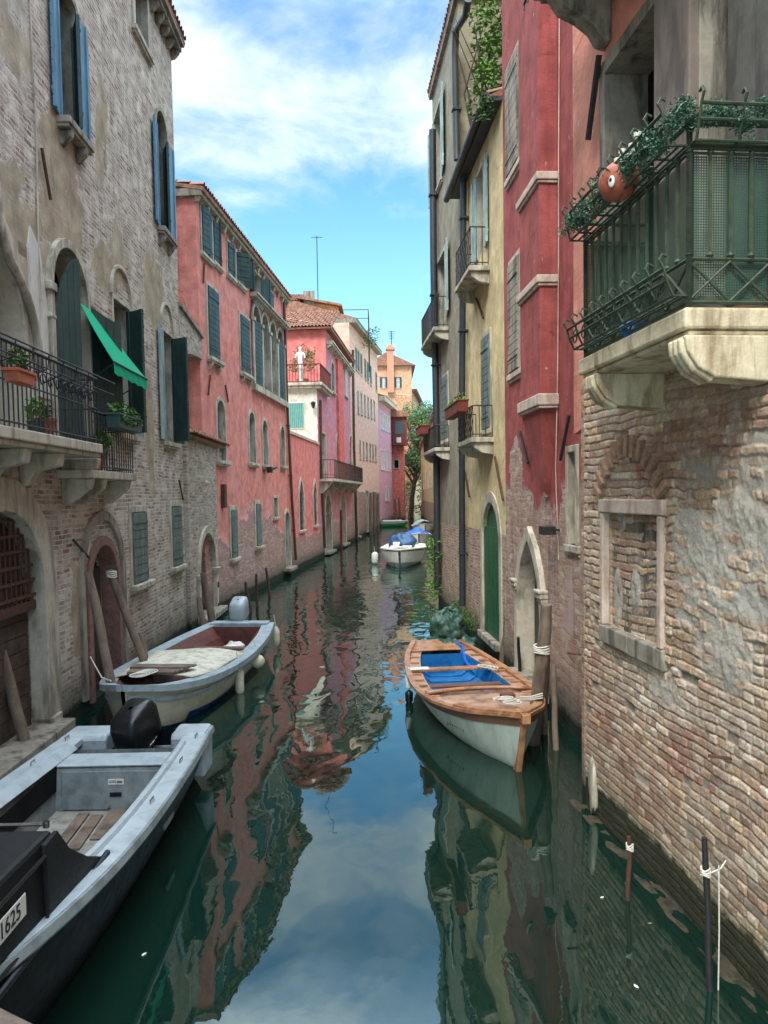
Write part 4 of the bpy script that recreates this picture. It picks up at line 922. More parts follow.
u, z = F.hit(390.5, 366, .4); mb = MB(); mb.box(u-.5, u+.5, -.7, .5, z-4, z+2.4); mb.box(u-.7, u+.7, -.9, .7, z+2.41, z+2.8); mb.box(u-.4, u+.4, -.6, .4, z+2.81, z+3.2); mb.build('chimney', plain('chimney_orange', S(190, 132, 106), .85), F.E)
a = atY(413, 410, Y8+4); b = atY(420.5, 416, Y8+24)
F2 = Facade((a.x, a.y), (b.x, b.y), 'ochre_side_house', 'tall ochre house side with stacked balconies right of the orange brick house', 'house', z1=atY(416, 395, Y8+8).z, depth=8)
for k in range(3):
    zz = F2.z1-2.2-k*3.2
    F2.window(3, 4.4, zz-1.6, zz, frame=.15, pane='glass'); F2.window(9, 10.4, zz-1.6, zz, frame=.15, pane='glass')
F2.build(wall_mat('ochre_plaster', PAL_TAN, S(190, 160, 130), S(206, 170, 128), base=2, amp=.4, tide=False, streak=.2, dark=S(160, 124, 90)))
mb = MB(); mb.box(-.5, F2.U, -.7, 8, F2.z1, F2.z1+.4); mb.build('roof_slab', M['tile'], F2.E)
mb = MB(); mb.box(.5, 3.5, .5, 3, F2.z1+.4, F2.z1+3.6); mb.box(.2, 3.8, .2, 3.3, F2.z1+3.6, F2.z1+4.0); mb.build('chimney_block', M['terracotta'], F2.E)
# far closing houses and quay at the end
a = atY(404, 500, 128); b = atY(416, 500, 150)
F = Facade((a.x-2, a.y), (b.x, b.y), 'pale_far_house', 'pale beige far wall behind the tree at the canal end', 'house', z1=6.5, depth=10)
F.window(4, 5.2, 2.5, 4.5, frame=.15); F.window(9, 10.2, 2.5, 4.5, frame=.15)
F.build(wall_mat('far_beige', PAL_TAN, S(190, 170, 150), S(196, 178, 152), base=1.0, amp=.8, streak=.2)); mb = MB(); mb.box(-.3, F.U, -.5, 10, 6.5, 6.9); mb.build('roof', M['tile'], F.E)
a = atY(412, 500, 172); b = atY(452, 500, 168)
F = Facade((a.x, a.y), (b.x, b.y), 'white_far_house', 'whitish house closing the far end of the canal behind the poles', 'house', z1=atY(425, 468, 170).z, depth=10)
for i in range(4): F.window(1.5+i*2.8, 2.6+i*2.8, 5.5, 7.5, frame=.2, pane='glass', sill_out=.1)
F.door(1.5, 3.0, .1, 3.6, 'round', mat='shut_grey'); F.door(6, 7.5, .1, 3.4, 'round', mat='wood_dark')
F.build(wall_mat('far_white', PAL_RED, S(190, 170, 150), S(216, 206, 190), base=.9, grad=(3, 1.5, -1.4), amp=.9, streak=.3)); mb = MB(); mb.box(-.3, F.U+.3, -.5, 10, F.z1, F.z1+.4); mb.build('roof', M['tile'], F.E)
# ================================================================ right bank
R1a = wl(585, 803); R1n = Vector(wl(768, 1004)); rd = (R1n-Vector(R1a)).normalized()
R1b = tuple(Vector(R1a)+rd*12)
F = Facade(R1a, R1b, 'brick_corner_house', 'rough brick house with salmon upper wall and olive green balcony, nearest on the right', 'house', z1=10.5, depth=7); R1 = F
# opening behind the balcony and the boarded one
z_off = .58
uf, zs1 = F.hit(578, 357, z_off); un, zs2 = F.hit(685, 311, z_off); zs = (zs1+zs2)/2
uo0 = F.hit(607, 100)[0]; uo1 = F.hit(663, 100)[0]; up1 = F.hit(702, 100)[0]; zo = F.hit(607, 74)[1]
zpl = 4.02
rr = random.Random(12); edge = [(-.3, zpl-.1), (0, zpl-.05)]
u = .15
while u < F.U-.1:
    base_ = zpl-.04 if u < .9 else (zpl+.1 if u < 1.7 else zpl+.34)
    edge.append((u, base_+rr.uniform(-.05, .05))); u += rr.uniform(.08, .25)
F.outline = edge+[(F.U, zpl+.3), (F.U, 10.5), (-.3, 10.5)]
ch = [(uo0, zs+.05), (uo0, zo), (uo1, zo), (uo1, zs+.05)]
w = F.window(uo0, uo1, zs+.12, zo+.0, frame=.12, fmat='stone_dark', proud=.03, depth=.4, sill=False, pane='dark', mull=False)
mb = MB(); mb.box(uo0+.35, uo1, .3, .36, zs+.12, zo); mb.build('inner_panel', M['stone_dark'], w)
w = F.window(up1, up1+1.5, zs+.12, zo+.3, frame=.05, fmat='stone_dark', proud=.02, depth=.45, sill=False, pane='dark', mull=False)
mb = MB()
for i in range(8): mb.box(up1+.16+i*.17, up1+.32+i*.17, .1, .14, zs+.12, zo+.3)
mb.build('plank_shutter', plain('old_bare_grey_planks', S(92, 90, 84), .85, .25, 4, .6, .005, dirt=S(48, 46, 42), dirt_amt=.6, streak=True), w)
mb = MB(); mb.box(uo1+.02, up1-.02, -.09, .3, zs+.0, 10.2); mb.box(uo1-.03, up1+.03, -.12, .3, zs+.05, zs+.3); mb.build('pillar', plain('brown_stone_pillar', S(112, 100, 90), .8, .2, 3, .5, .006, dirt=S(60, 52, 46), dirt_amt=.6, streak=True), F.E, bevel=.015)
mS = wall_mat('salmon_plaster', PAL_TAN, S(170, 160, 150), S(204, 136, 116), base=3.5, amp=.5, tide=False, streak=.3, dark=S(150, 70, 60), fade=(S(200, 140, 116), .5), patches=[(.5, 4.05, .5, .12, -3.2)])
F.build(mS, name='plaster_wall')
mb = MB(); mb.box(0.0, F.U, .06, 7, -1.2, zpl+.45); mb.build('wall_core', M['stone_dark'], F.E)
# red strip at the corner edge above
# ---- brick relief, modelled brick by brick in one dense sheet
def vnoise(x, y, seed):
    xi = np.floor(x).astype(np.int64); yi = np.floor(y).astype(np.int64); xf = x-xi; yf = y-yi
    def h(a, b):
        n = (a*374761393+b*668265263+seed*1442695041) & 0xffffffff; n = ((n ^ (n >> 13))*1274126177) & 0xffffffff; n = (n ^ (n >> 16)) & 0xffff; return n/65535.0
    sx = xf*xf*(3-2*xf); sy = yf*yf*(3-2*yf)
    a = h(xi, yi)*(1-sx)+h(xi+1, yi)*sx; b = h(xi, yi+1)*(1-sx)+h(xi+1, yi+1)*sx; return a*(1-sy)+b*sy
def fbm(x, y, sc, seed, octv=4, g=.5):
    s_ = 0; a = 1; t = 0
    for i in range(octv): s_ = s_+a*vnoise(x*sc*2**i+17.1*i, y*sc*2**i+9.7*i, seed+i); t += a; a *= g
    return s_/t
def hsh(a, b, seed):
    n = (a*73856093+b*19349663+seed*83492791) & 0xffffffff; n = ((n ^ (n >> 15))*2246822519) & 0xffffffff; n = (n ^ (n >> 13)) & 0xffff; return n/65535.0
def sstep(a, b, x): t = np.clip((x-a)/(b-a), 0, 1); return t*t*(3-2*t)
def brick_sheet(u0, u1, z0, z1, res, seed, inset=None, masks=(), base_pal=None, row=.074, blen=.26):
    nu = int((u1-u0)/res)+1; nz = int((z1-z0)/res)+1; u = np.linspace(u0, u1, nu); z = np.linspace(z0, z1, nz); Un, Z = np.meshgrid(u, z)
    zz = Z+(fbm(Un, Z, .5, seed, 2)-.5)*.16+(fbm(Un, Z, 3, seed+5, 3)-.5)*.045
    uu = Un+(fbm(Un, Z, 3.5, seed+9, 3)-.5)*.06
    rw = np.zeros_like(Un)
    for (kind, mu, mz, ru, rz_, am) in masks:
        if kind == 'rough': rw = np.maximum(rw, am*(1-sstep(.6, 1.2, np.sqrt(((Un-mu)/ru)**2+((Z-mz)/rz_)**2))))
    zz = zz+rw*(fbm(Un, Z, 7, seed+51, 2)-.5)*.05; uu = uu+rw*(fbm(Un, Z, 5, seed+61, 2)-.5)*.13
    rowh = row; c = np.floor(zz/rowh).astype(np.int64); fz = zz/rowh-c
    rl = blen*(.8+.5*hsh(c, c*0+3, seed)); off = hsh(c, c*0+1, seed)*.25+(c % 2)*.5
    q = uu/rl+off; b = np.floor(q).astype(np.int64); fu = q-b
    # some bricks are headers: split in two
    split = hsh(b, c, seed+2) > .62; side_ = (fu > .5).astype(np.int64); b2 = np.where(split, b*2+side_+5000, b); fu2 = np.where(split, np.where(fu > .5, fu*2-1, fu*2), fu); L = np.where(split, rl*.5, rl)
    r1 = hsh(b2, c, seed+11); r2 = hsh(b2, c, seed+12); r3 = hsh(b2, c, seed+13)
    e = np.minimum(np.minimum(fu2, 1-fu2)*L, np.minimum(fz, 1-fz)*rowh)
    n3 = fbm(Un, Z, 22, seed+20, 4, .6); n4 = fbm(Un, Z, 2.2, seed+30, 5, .55); n5 = fbm(Un, Z, 8, seed+40, 4, .55)
    rough_ = np.zeros_like(Un); mort = np.zeros_like(Un); red = np.zeros_like(Un); light = np.zeros_like(Un)
    for (kind, mu, mz, ru, rz_, am) in masks:
        d = np.sqrt(((Un-mu)/ru)**2+((Z-mz)/rz_)**2)+(n4-.5)*1.1; mval = am*(1-sstep(.65, 1.15, d))
        if kind == 'mortar': mort = np.maximum(mort, mval)
        if kind == 'rough': rough_ = np.maximum(rough_, mval)
        if kind == 'red': red = np.maximum(red, mval)
        if kind == 'light': light = np.maximum(light, mval)
    n6 = fbm(Un, Z, 48, seed+77, 3, .6); prof = sstep(.0, .0075, e-.0022-(n3-.5)*.010-(n5-.5)*.006*(1+rough_*2.5)-(n6-.5)*.008)
    hb = prof*(.009+r1*.008*(1+rough_*1.4))+(n3-.5)*.007*(1+rough_)+(n6-.5)*.006+(n5-.5)*.005*(1+2.5*rough_)
    hb = hb-(r2 > .955)*.02*prof
    hm = -.003+(n3-.5)*.006+(n6-.5)*.004+(n4-.45)*.024+mort*(.026+(n5-.5)*.035)
    h = np.maximum(hb, hm); isb = sstep(-.0015, .0015, hb-hm)
    pal = np.array(base_pal); pal = pal*.68+pal.mean(0)*.32
    k = (r3*(len(pal)-1)); ki = np.clip(k.astype(int), 0, len(pal)-2); kf = (k-ki)[..., None]; bc = pal[ki]*(1-kf)+pal[ki+1]*kf
    redc = np.array(S(152, 100, 84)); bc = bc*(1-(red*(.4+.6*r2))[..., None])+redc*(red*(.4+.6*r2))[..., None]
    bc = bc*(.72+.56*n3[..., None])
    lt = np.array(S(204, 192, 176)); wv = np.clip((light+.5*sstep(.45, .65, n5))*(.25+.75*sstep(.35, .7, n3)), 0, .85)[..., None]; bc = bc*(1-wv)+lt*wv
    mc = np.array(S(178, 166, 150))*(.62+.7*n5[..., None]); mc = mc*(1-mort[..., None]*.6)+np.array(S(196, 192, 182))*(mort[..., None]*.6)*(.75+.5*n3[..., None])
    deep = np.clip((.004-hm)/.008, 0, 1)[..., None]; mc = mc*(1-.45*deep)  # dirt and joint shadow both put into the colour of deep mortar
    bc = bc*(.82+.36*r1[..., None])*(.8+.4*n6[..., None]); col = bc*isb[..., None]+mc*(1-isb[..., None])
    # tide line
    zt = Z+(n5-.5)*.12
    a = (1-sstep(.30, .36, zt))[..., None]; col = col*(1-a)+np.array((.010, .018, .010))*(.5+n5[..., None])*a
    a = ((1-sstep(.36, .43, zt))*sstep(.33, .36, zt)*.6)[..., None]; col = col*(1-a)+np.array(S(170, 170, 140))*a
    a = ((1-sstep(.4, 1.0, zt))*.3)[..., None]; col = col*(1-a)+np.array((.12, .10, .06))*a
    h = h*np.where(Z < .36, .6, 1)
    if inset is not None:
        (iu0, iu1, iz0, iz1, dep) = inset; h = np.where((Un > iu0) & (Un < iu1) & (Z > iz0) & (Z < iz1), h-dep, h)
    return Un, Z, h, np.clip(col, 0, .8)
def sheet_obj(Un, Z, h, col, name, mat, parent):
    nz, nu = Un.shape; me = bpy.data.meshes.new(name); co = np.stack([Un, -h, Z], -1).reshape(-1, 3).astype(np.float32)
    i = np.arange((nz-1)*(nu-1)); r_ = i//(nu-1); c_ = i % (nu-1); a = r_*nu+c_; fl = np.stack([a, a+1, a+nu+1, a+nu], -1).astype(np.int32)
    me.vertices.add(len(co)); me.vertices.foreach_set('co', co.ravel()); me.loops.add(fl.size); me.loops.foreach_set('vertex_index', fl.ravel())
    me.polygons.add(len(fl)); me.polygons.foreach_set('loop_start', np.arange(len(fl), dtype=np.int32)*4); me.polygons.foreach_set('use_smooth', np.ones(len(fl), bool)); me.update()
    at = me.color_attributes.new('albedo', 'FLOAT_COLOR', 'POINT'); cc = np.concatenate([col.reshape(-1, 3), np.ones((len(co), 1))], 1).astype(np.float32); at.data.foreach_set('color', cc.ravel())
    me.materials.append(mat); o = bpy.data.objects.new(name, me); C.objects.link(o); o.parent = parent; return o
t = NT('rough_old_brick'); an = t.n('Attribute', attribute_name='albedo'); tc = t.n('TexCoord').outputs['Object']
n1 = t.noise(tc, 60, 4, .65); n2 = t.noise(tc, 170, 2, .6); cc = t.mix(t.mapr(n1, .3, .7, 0, .35), an.outputs['Color'], (.06, .05, .045), 'MULTIPLY')
M['brick_sheet'] = t.bsdf(cc, .92, t.math('ADD', n1, t.math('MULTIPLY', n2, .5)), 0, .15, .9, .006)
fu0, fu1, fz0, fz1 = F.uz(607, 662, 514, 636)
def pm(kind, px, py, ru, rz, am): u, z = F.hit(px, py); return (kind, u, z, ru, rz, am)
pal1 = [S(164, 138, 112), S(204, 180, 150), S(170, 126, 108), S(222, 204, 178), S(160, 140, 128), S(190, 158, 138), S(212, 180, 138), S(140, 106, 92)]
masks = [pm('mortar', 740, 560, .55, .5, 1.0), pm('mortar', 690, 560, .3, .55, .8), pm('mortar', 715, 640, .25, .3, .8), pm('mortar', 630, 590, .12, .22, 1.0), pm('mortar', 615, 520, .12, .12, .8), pm('mortar', 760, 470, .3, .25, .7), pm('mortar', 590, 560, .12, .8, .45), pm('mortar', 720, 470, .5, .12, .6), pm('mortar', 665, 690, .3, .12, .75), pm('mortar', 735, 655, .25, .3, .9), pm('mortar', 612, 600, .1, .35, .8), pm('mortar', 700, 545, .35, .3, .95), pm('mortar', 700, 610, .25, .12, .7),
         pm('rough', 700, 520, 1.4, 1.1, 1.0), pm('rough', 585, 560, .35, 1.4, .6), pm('rough', 645, 560, .3, .6, 1.0),
         pm('red', 645, 530, .25, .35, .9), pm('red', 650, 465, .3, .15, 1.0), pm('red', 600, 700, .5, .5, .6), pm('red', 690, 760, .6, .25, .7), pm('red', 640, 780, .5, .4, .5), pm('red', 700, 440, 1.0, .2, .5),
         pm('light', 660, 690, .8, .3, .6), pm('light', 740, 700, .5, .5, .5), pm('light', 720, 600, .5, .6, .4)]
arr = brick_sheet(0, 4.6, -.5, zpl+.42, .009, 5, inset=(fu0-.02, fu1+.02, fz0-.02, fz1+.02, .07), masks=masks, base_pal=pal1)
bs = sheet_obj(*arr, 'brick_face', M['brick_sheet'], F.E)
mb = MB(); mb.box(4.6, F.U, -.03, .06, -1.2, zpl+.42); mb.build('brick_wall', wall_mat('near_brick', PAL_TAN, S(160, 148, 132), S(160, 150, 135), base=-1, streak=.2), F.E)
mb = MB(); mb.box(-.02, .05, -.025, .5, -1.2, zpl+.42)
mb.build('corner_brick', wall_mat('corner_brick', PAL_TAN, S(160, 148, 132), S(160, 150, 135), base=-1, streak=.2), F.E)
# blocked window stone frame
mb = MB(); j = .055
mb.box(fu0-.09, fu1+.1, -j, .02, fz1, fz1+.13); wn = mb.build('window_frame', M['stone_pink'], F.E, bevel=.012)
mb = MB(); mb.box(fu0-.07, fu0, -j+.006, .03, fz0, fz1-.003); mb.box(fu1, fu1+.08, -j+.004, .03, fz0, fz1-.003); mb.each('jamb', M['stone_pink'], wn, bevel=.012)
mb = MB(); mb.box(fu0-.09, (fu0+fu1)/2-.003, -j, .03, fz0-.17, fz0-.003); mb.box((fu0+fu1)/2+.003, fu1+.1, -j+.004, .03, fz0-.18, fz0-.003); mb.build('sill', M['stone_dark'], wn, bevel=.014)
mb = MB(); cu = (fu0+fu1)/2-.02; hw = (fu1-fu0)*.52; n = 13
for i in range(n):
    a = lerp(PI*.83, PI*.17, i/(n-1)); Rr = hw/math.cos(PI*.17); cz = fz1+.16-Rr*math.sin(PI*.17)
    Mx = Matrix.Translation((cu+Rr*math.cos(a), -.012, cz+Rr*math.sin(a)*1.0)) @ Matrix.Rotation(-(a-PI/2), 4, 'Y')
    mb.box(-.031+rr.uniform(-.004, .004), .031, -.05-rr.uniform(0, .008), .05, 0, .2+rr.uniform(-.01, .01), M=Mx)
mb.build('relieving_arch', plain('arch_bricks', S(150, 122, 98), .9, .35, 12, .8, .005, dirt=S(120, 76, 60), dirt_amt=.6), wn, bevel=.006)
mb = MB(); mb.box(-.1, 4.8, -.17, .06, -.6, .0); bb = mb.build('footing', plain('weedy_footing_stone', S(62, 54, 38), .85, .4, 6, .8, .01, dirt=S(16, 26, 14), dirt_amt=.8), F.E, bevel=.04)
m_ = bb.modifiers.new('s', 'SUBSURF'); m_.subdivision_type = 'SIMPLE'; m_.levels = m_.render_levels = 5
tx = bpy.data.textures.new('footing_noise', 'CLOUDS'); tx.noise_scale = .12; d_ = bb.modifiers.new('d', 'DISPLACE'); d_.texture = tx; d_.strength = .06
# pale patch of mortar at the corner edge
u, z = F.hit(592, 786, .04); mb = blob((u, -.03, z), (.09, .035, .26), 3, .25); mb.build('mortar_lump', M['stone'], F.E, smooth=True)
# nails and iron pins
mb = MB()
for px, py in ((733, 759), (583, 655), (640, 890)):
    u, z = F.hit(px, py); mb.tube([(u, 0, z), (u-.03, -.16, z+.02)], .012, 5)
mb.each('iron_pin', M['iron_rust'], F.E)
mb = MB(); a = F.hit(595, 55, .1); b = F.hit(584, 140, .1); mb.tube([(a[0], -.06, a[1]), (b[0], -.06, b[1])], .03, 6); mb.build('wall_anchor', M['iron'], F.E)
# ---- green balcony
OUTb = z_off; zsl = zs
mb = MB(); us = uf; ue = un
sl = MB(); sl.box(us, ue, -OUTb, .0, zsl-.13, zsl); sl.box(us+.02, ue-.02, -OUTb+.03, .0, zsl-.165, zsl-.131); B = sl.build('balcony', M['stone_yel'], F.E, bevel=.025)
mb = MB()
for u in (us+.16, ue-.02-.2):
    q = [(-.0, zsl-.166), (-.0, zsl-.45), (-OUTb+.2, zsl-.42), (-OUTb+.09, zsl-.36), (-OUTb+.02, zsl-.26), (-OUTb+.0, zsl-.166)]
    mb = MB(); mb.prism(q, 'x', u, u+.22)
    for k in range(3): mb.tube([(u+.05+k*.06, -OUTb+.0, zsl-.18), (u+.05+k*.06, -OUTb+.01, zsl-.26), (u+.05+k*.06, -OUTb+.08, zsl-.365), (u+.05+k*.06, -OUTb+.2, zsl-.43)], .028, 6)
    mb.build('bracket', M['stone_yel'], B, bevel=.012)
H = 1.13; oy = -OUTb+.05; P = [(us+.05, -.0, zsl), (us+.05, oy, zsl), (ue-.05, oy, zsl), (ue-.05, .0, zsl)]
mb = MB()
def bar(a, b, r=.011): mb.tube([a, b], r, 6)
for a, b in zip(P[:-1], P[1:]):
    a = Vector(a); b = Vector(b); L = (b-a).length; n = max(2, round(L/.145))
    for z, r in ((.04, .012), (.3, .012), (H-.17, .012), (H-.02, .018), (H-.2, .009)): bar(a+Vector((0, 0, z)), b+Vector((0, 0, z)), r)
    for i in range(n+1):
        p = lerp(a, b, i/n); bar(p+Vector((0, 0, .3)), p+Vector((0, 0, H-.17)), .0135 if 0 < i < n else .02)
        if i in (0, n): bar(p, p+Vector((0, 0, H)), .02)
        mb.lathe([(.015, 0), (.024, .012), (.015, .03)], 8, o=tuple(p+Vector((0, 0, H-.21)))); mb.lathe([(.015, 0), (.024, .012), (.015, .03)], 8, o=tuple(p+Vector((0, 0, .31))))
        if i < n and i % 2 == 0 and i+2 <= n:
            p2 = lerp(a, b, (i+2)/n); bar(p+Vector((0, 0, .05)), p2+Vector((0, 0, .29)), .009); bar(p+Vector((0, -.004, .29)), p2+Vector((0, -.004, .05)), .009)
mb.build('railing', M['iron_green'], B)
# flower baskets leaning out from the rail (upper all round, lower on the canal front)
mb = MB()
def basket(a, b, outv, z0, z1, w0, w1, step=.2, scroll=True):
    a = Vector(a); b = Vector(b); o = Vector(outv); L = (b-a).length; n = max(2, round(L/step))
    for zz, ww, r in ((z1, w1, .012), (lerp(z0, z1, .55), lerp(w0, w1, .7), .01), (z0, w0, .01), (z0, w0*.5, .008), (z0, .02, .008)): bar(a+o*ww+Vector((0, 0, zz)), b+o*ww+Vector((0, 0, zz)), r)
    for i in range(n+1):
        p = lerp(a, b, i/n); mb.tube([p+Vector((0, 0, z0)), p+o*w0+Vector((0, 0, z0)), p+o*lerp(w0, w1, .7)+Vector((0, 0, lerp(z0, z1, .55))), p+o*w1+Vector((0, 0, z1)), p+o*(w1+.03)+Vector((0, 0, z1+.05)), p+o*(w1+.01)+Vector((0, 0, z1+.085)), p+o*(w1-.02)+Vector((0, 0, z1+.07))], .009, 5)
        if scroll and i < n:
            e_ = (b-a).normalized(); c = lerp(a, b, (i+.5)/n)+o*lerp(w0, w1, .4)+Vector((0, 0, lerp(z0, z1, .5)))
            mb.tube([c+e_*(.075*(1-k/15)*math.cos(k*.7))+Vector((0, 0, .075*(1-k/15)*math.sin(k*.7))) for k in range(14)], .006, 4)
basket(P[1], P[2], (0, -1, 0), H-.16, H+.03, .13, .17)
basket(P[2], P[3], (1, 0, 0), H-.16, H+.03, .08, .14, .26, False)
basket(P[1], P[2], (0, -1, 0), .08, .24, .1, .16, .2)
bk = mb.build('flower_basket', M['iron_green'], B)
mb = MB()
for a, b in zip(P[:-1], P[1:]):
    a = Vector(a); b = Vector(b); nrm = Vector((0, .03, 0)) if abs((b-a).x) > .01 else Vector((-.03 if a.x > 1 else .03, 0, 0))
    mb.add([a+nrm+Vector((0, 0, .03)), b+nrm+Vector((0, 0, .03)), b+nrm+Vector((0, 0, H-.2)), a+nrm+Vector((0, 0, H-.2))], [(0, 1, 2, 3)])
mb.build('netting', M['net'], B)
# garland
e = empty('tinsel_garland', tuple(F.world(us, -OUTb, zsl+H)), F.rz, 'green tinsel garland wound along the top rail of the olive iron balcony', 'garland')
mb = MB(); rr = random.Random(31)
path = []
for i in range(60): t_ = i/59; path.append(Vector((lerp(0, ue-us-.02, t_), -.08+.04*math.sin(i*.9), -.05+.045*math.sin(i*.55)+.03*math.sin(i*1.7))))
for i in range(22): t_ = i/21; path.append(Vector((ue-us-.0+.03*math.sin(i), lerp(-.08, .5, t_), .0+.05*math.sin(i*.7))))
for p in path: leaves(mb, p+Vector((rr.uniform(-.03, .03), rr.uniform(-.03, .03), rr.uniform(-.03, .03))), .07, 130, .011, rr, shell=.1)
mb.build('tinsel', M['tinsel'], e)
# orange clay pot face
up, zp = F.hit(622, 181, OUTb+.06)
e = empty('clay_head_pot', tuple(F.world(up+.0, -OUTb-.08, zp+.0)), F.rz+.55, 'round orange clay pot with a white and black eye spot in the balcony rail basket', 'pot')
mb = blob((0, 0, 0), (.155, .10, .135), 1, .05, 24, 16); mb.build('pot', M['orange_pot'], e, smooth=True)
mb = MB(); mb.tube([(-.13+.02*k, -.075-.012*math.sin(k*.24), .06+.035*math.sin(k*.6)) for k in range(14)], .007, 5); mb.build('swirl', M['iron_rust'], e)
mb = blob((.01, -.10, -.03), (.026, .012, .042), 1, 0, 14, 10); ey = mb.build('eye_patch', M['white'], e, smooth=True); mb = blob((.01, -.113, -.02), (.011, .006, .015), 1, 0, 10, 8); mb.build('pupil', M['black'], e, smooth=True)
e = empty('dried_bouquet', tuple(F.world(up-.16, -OUTb+.02, zp+.02)), F.rz, 'bundle of dried brown stems and pale tubes beside the orange clay pot', 'dried plants')
mb = MB()
for i in range(5): a = Vector((-.06+.05*i, .0, .0)); b = a+Vector((-.05+.035*i, .0, .22+.03*math.sin(i*2))); mb.tube([a, b], .02, 8); mb.tube([b, b+Vector((0, 0, .03))], .027, 8)
mb.build('tube', M['canvas'], e, smooth=40); mb = MB(); rr = random.Random(6)
for i in range(90): d = Vector((-abs(rr.gauss(.12, .07)), rr.gauss(0, .05), rr.gauss(.06, .06))); mb.tube([(-.02, 0, 0), tuple(d*.6+Vector((0, 0, .02))), tuple(d)], [.004, .003, .001], 3)
mb.build('stems', plain('dry_stems', S(104, 92, 58), .9, .4, 20), e)
up, zp = F.hit(632, 318, OUTb-.1); e = empty('blue_cloth', tuple(F.world(up, -OUTb+.12, zsl+.001)), 0, 'bright blue crumpled bundle on the floor of the olive iron balcony', 'cloth bundle'); mb = blob((0, 0, .07), (.1, .08, .08), 5, .2); tag(mb.build('cloth', M['blue_tarp'], e, smooth=True))
# ---- upper balcony over the frame top
ub, zub = F.hit(536, 2, .62)
mb = MB(); mb.box(ub, 3.2, -.66, .0, zub, zub+.16); mb.box(ub+.04, 3.15, -.6, 0, zub-.05, zub-.001); B2 = mb.build('upper_balcony', M['stone_dark'], F.E, bevel=.02)
mb = MB()
for u in (ub+.1, 1.6): mb.prism([(0, zub-.052), (0, zub-.5), (-.1, zub-.47), (-.17, zub-.36), (-.3, zub-.27), (-.46, zub-.2), (-.56, zub-.052)], 'x', u, u+.2)
mb.each('bracket', M['stone_dark'], B2, bevel=.02); mb = MB(); railing(mb, [(.05, -.62, zub+.16), (3.15, -.62, zub+.16)], .9, .12); mb.build('railing', M['iron'], B2)
# ---------------------------------------------------------------- R2 red house with chimney breast
RAa = Vector(wl(507, 670)); c3 = Vector((2.62, 8.6))
R2far = tuple(RAa)
F = Facade(R2far, tuple(c3), 'red_house', 'dark red plastered house with projecting chimney breast and pointed stone doorway on the right bank', 'house', z1=16, depth=7); R2 = F
F.W(508.5, 520.5, 58, 170, frame=.1, fmat='stone_pink', proud=.025, depth=.07, pane=None, shut=(0, 0), smat='stone_dark', sill_out=.06)
F.W(511, 521, 260, 372, frame=.1, fmat='stone_pink', proud=.025, depth=.07, pane=None, shut=(0, 0), smat='stone_dark', sill_out=.06)
u0, u1, z0, z1 = F.uz(521, 544, 541, 690); F.door(u0, u1, .1, z1, 'point', frame=.2, fmat='stone', depth=.24, mat='shut_dark', step=True, capital=True, proud=.08)
F.W(569.5, 577, 452, 545, frame=.09, fmat='stone', proud=.03, depth=.2, pane='dark', mull=False, sill_out=.05)
def rp(px, py, ru, rz, am): u, z = R2.hit(px, py); return (u, z, ru, rz, am)
mR2 = wall_mat('dark_red_plaster', S3((140, 104, 90), (184, 150, 130), (158, 122, 108), (200, 178, 158), (168, 136, 122)), S(166, 150, 136), S(152, 78, 74), under=S(178, 156, 146), base=-.9, grad=(3.1, 4.1, 3.3), amp=.95, streak=.6, dark=S(96, 50, 50), fade=(S(170, 96, 92), .35),
               patches=[rp(545, 470, .75, 1.0, 1.6), rp(516, 462, .5, .5, -2.3), rp(545, 520, .3, .5, -1.7), rp(568, 600, .3, .7, .8)], row=.085, wob=.06)
F.build(mR2)
u0, _ = F.hit(521, 300); u1, _ = F.hit(541, 300)
pj = .26; u0 = F.hit(521, 430, pj)[0]; u1 = F.hit(540.5, 430, pj)[0]
zc = F.hit(522, 412, pj)[1]; zcb = F.hit(548, 497)[1]
mb = MB(); mb.box(u0, u1, -pj, -.003, zc, 15.9); fl = mb.build('chimney_breast', mR2, F.E)
cu = (u0+u1)/2
mb = MB(); vs = [(u0, -pj, zc), (u1, -pj, zc), (u1, -.003, zc), (u0, -.003, zc), (cu-.06, -.05, zcb), (cu+.06, -.05, zcb), (cu+.06, -.003, zcb), (cu-.06, -.003, zcb)]
mb.add(vs, [(0, 1, 2, 3), (4, 5, 6, 7), (0, 1, 5, 4), (1, 2, 6, 5), (2, 3, 7, 6), (3, 0, 4, 7)]); mb.build('corbel_base', mR2, fl)
for zq, hh in ((zc, .14), (R2.hit(522, 300, pj)[1], .09), (R2.hit(522, 205, pj)[1], .09)):
    mb = MB(); mb.box(u0-.05, u1+.05, -pj-.05, .0-.004, zq-.02, zq+hh); mb.box(u0-.03, u1+.03, -pj-.03, -.004, zq-.06, zq-.021); mb.build('band', M['stone_pink'], fl, bevel=.015)
mb = MB()
for a, b in (((523, 432), (531, 463)), ((573, 415), (564, 460)), ((553, 12), (549, 60))):
    mb.tube([(F.hit(*a)[0], -.05, F.hit(*a)[1]), (F.hit(*b)[0], -.05, F.hit(*b)[1])], .025, 5)
mb.each('wall_anchor', M['iron'], F.E)
mb = MB(); mb.tube([(F.hit(*p)[0], -.02, F.hit(*p)[1]) for p in ((561, 0), (560, 150), (560, 260), (559, 380), (557, 470), (560, 560))], .008, 5); mb.build('cable', M['stone_pink'], F.E)
u, z = F.hit(553, 530, .1); mb = MB(); mb.box(u-.1, u+.16, -.28, -.1, z-.06, z+.06); mb.tube([(u, 0, z), (u, -.15, z)], .02, 6); mb.build('wall_lamp', M['iron'], F.E, bevel=.02)
F.cornice(0, F.U, 16.1, out=.3)
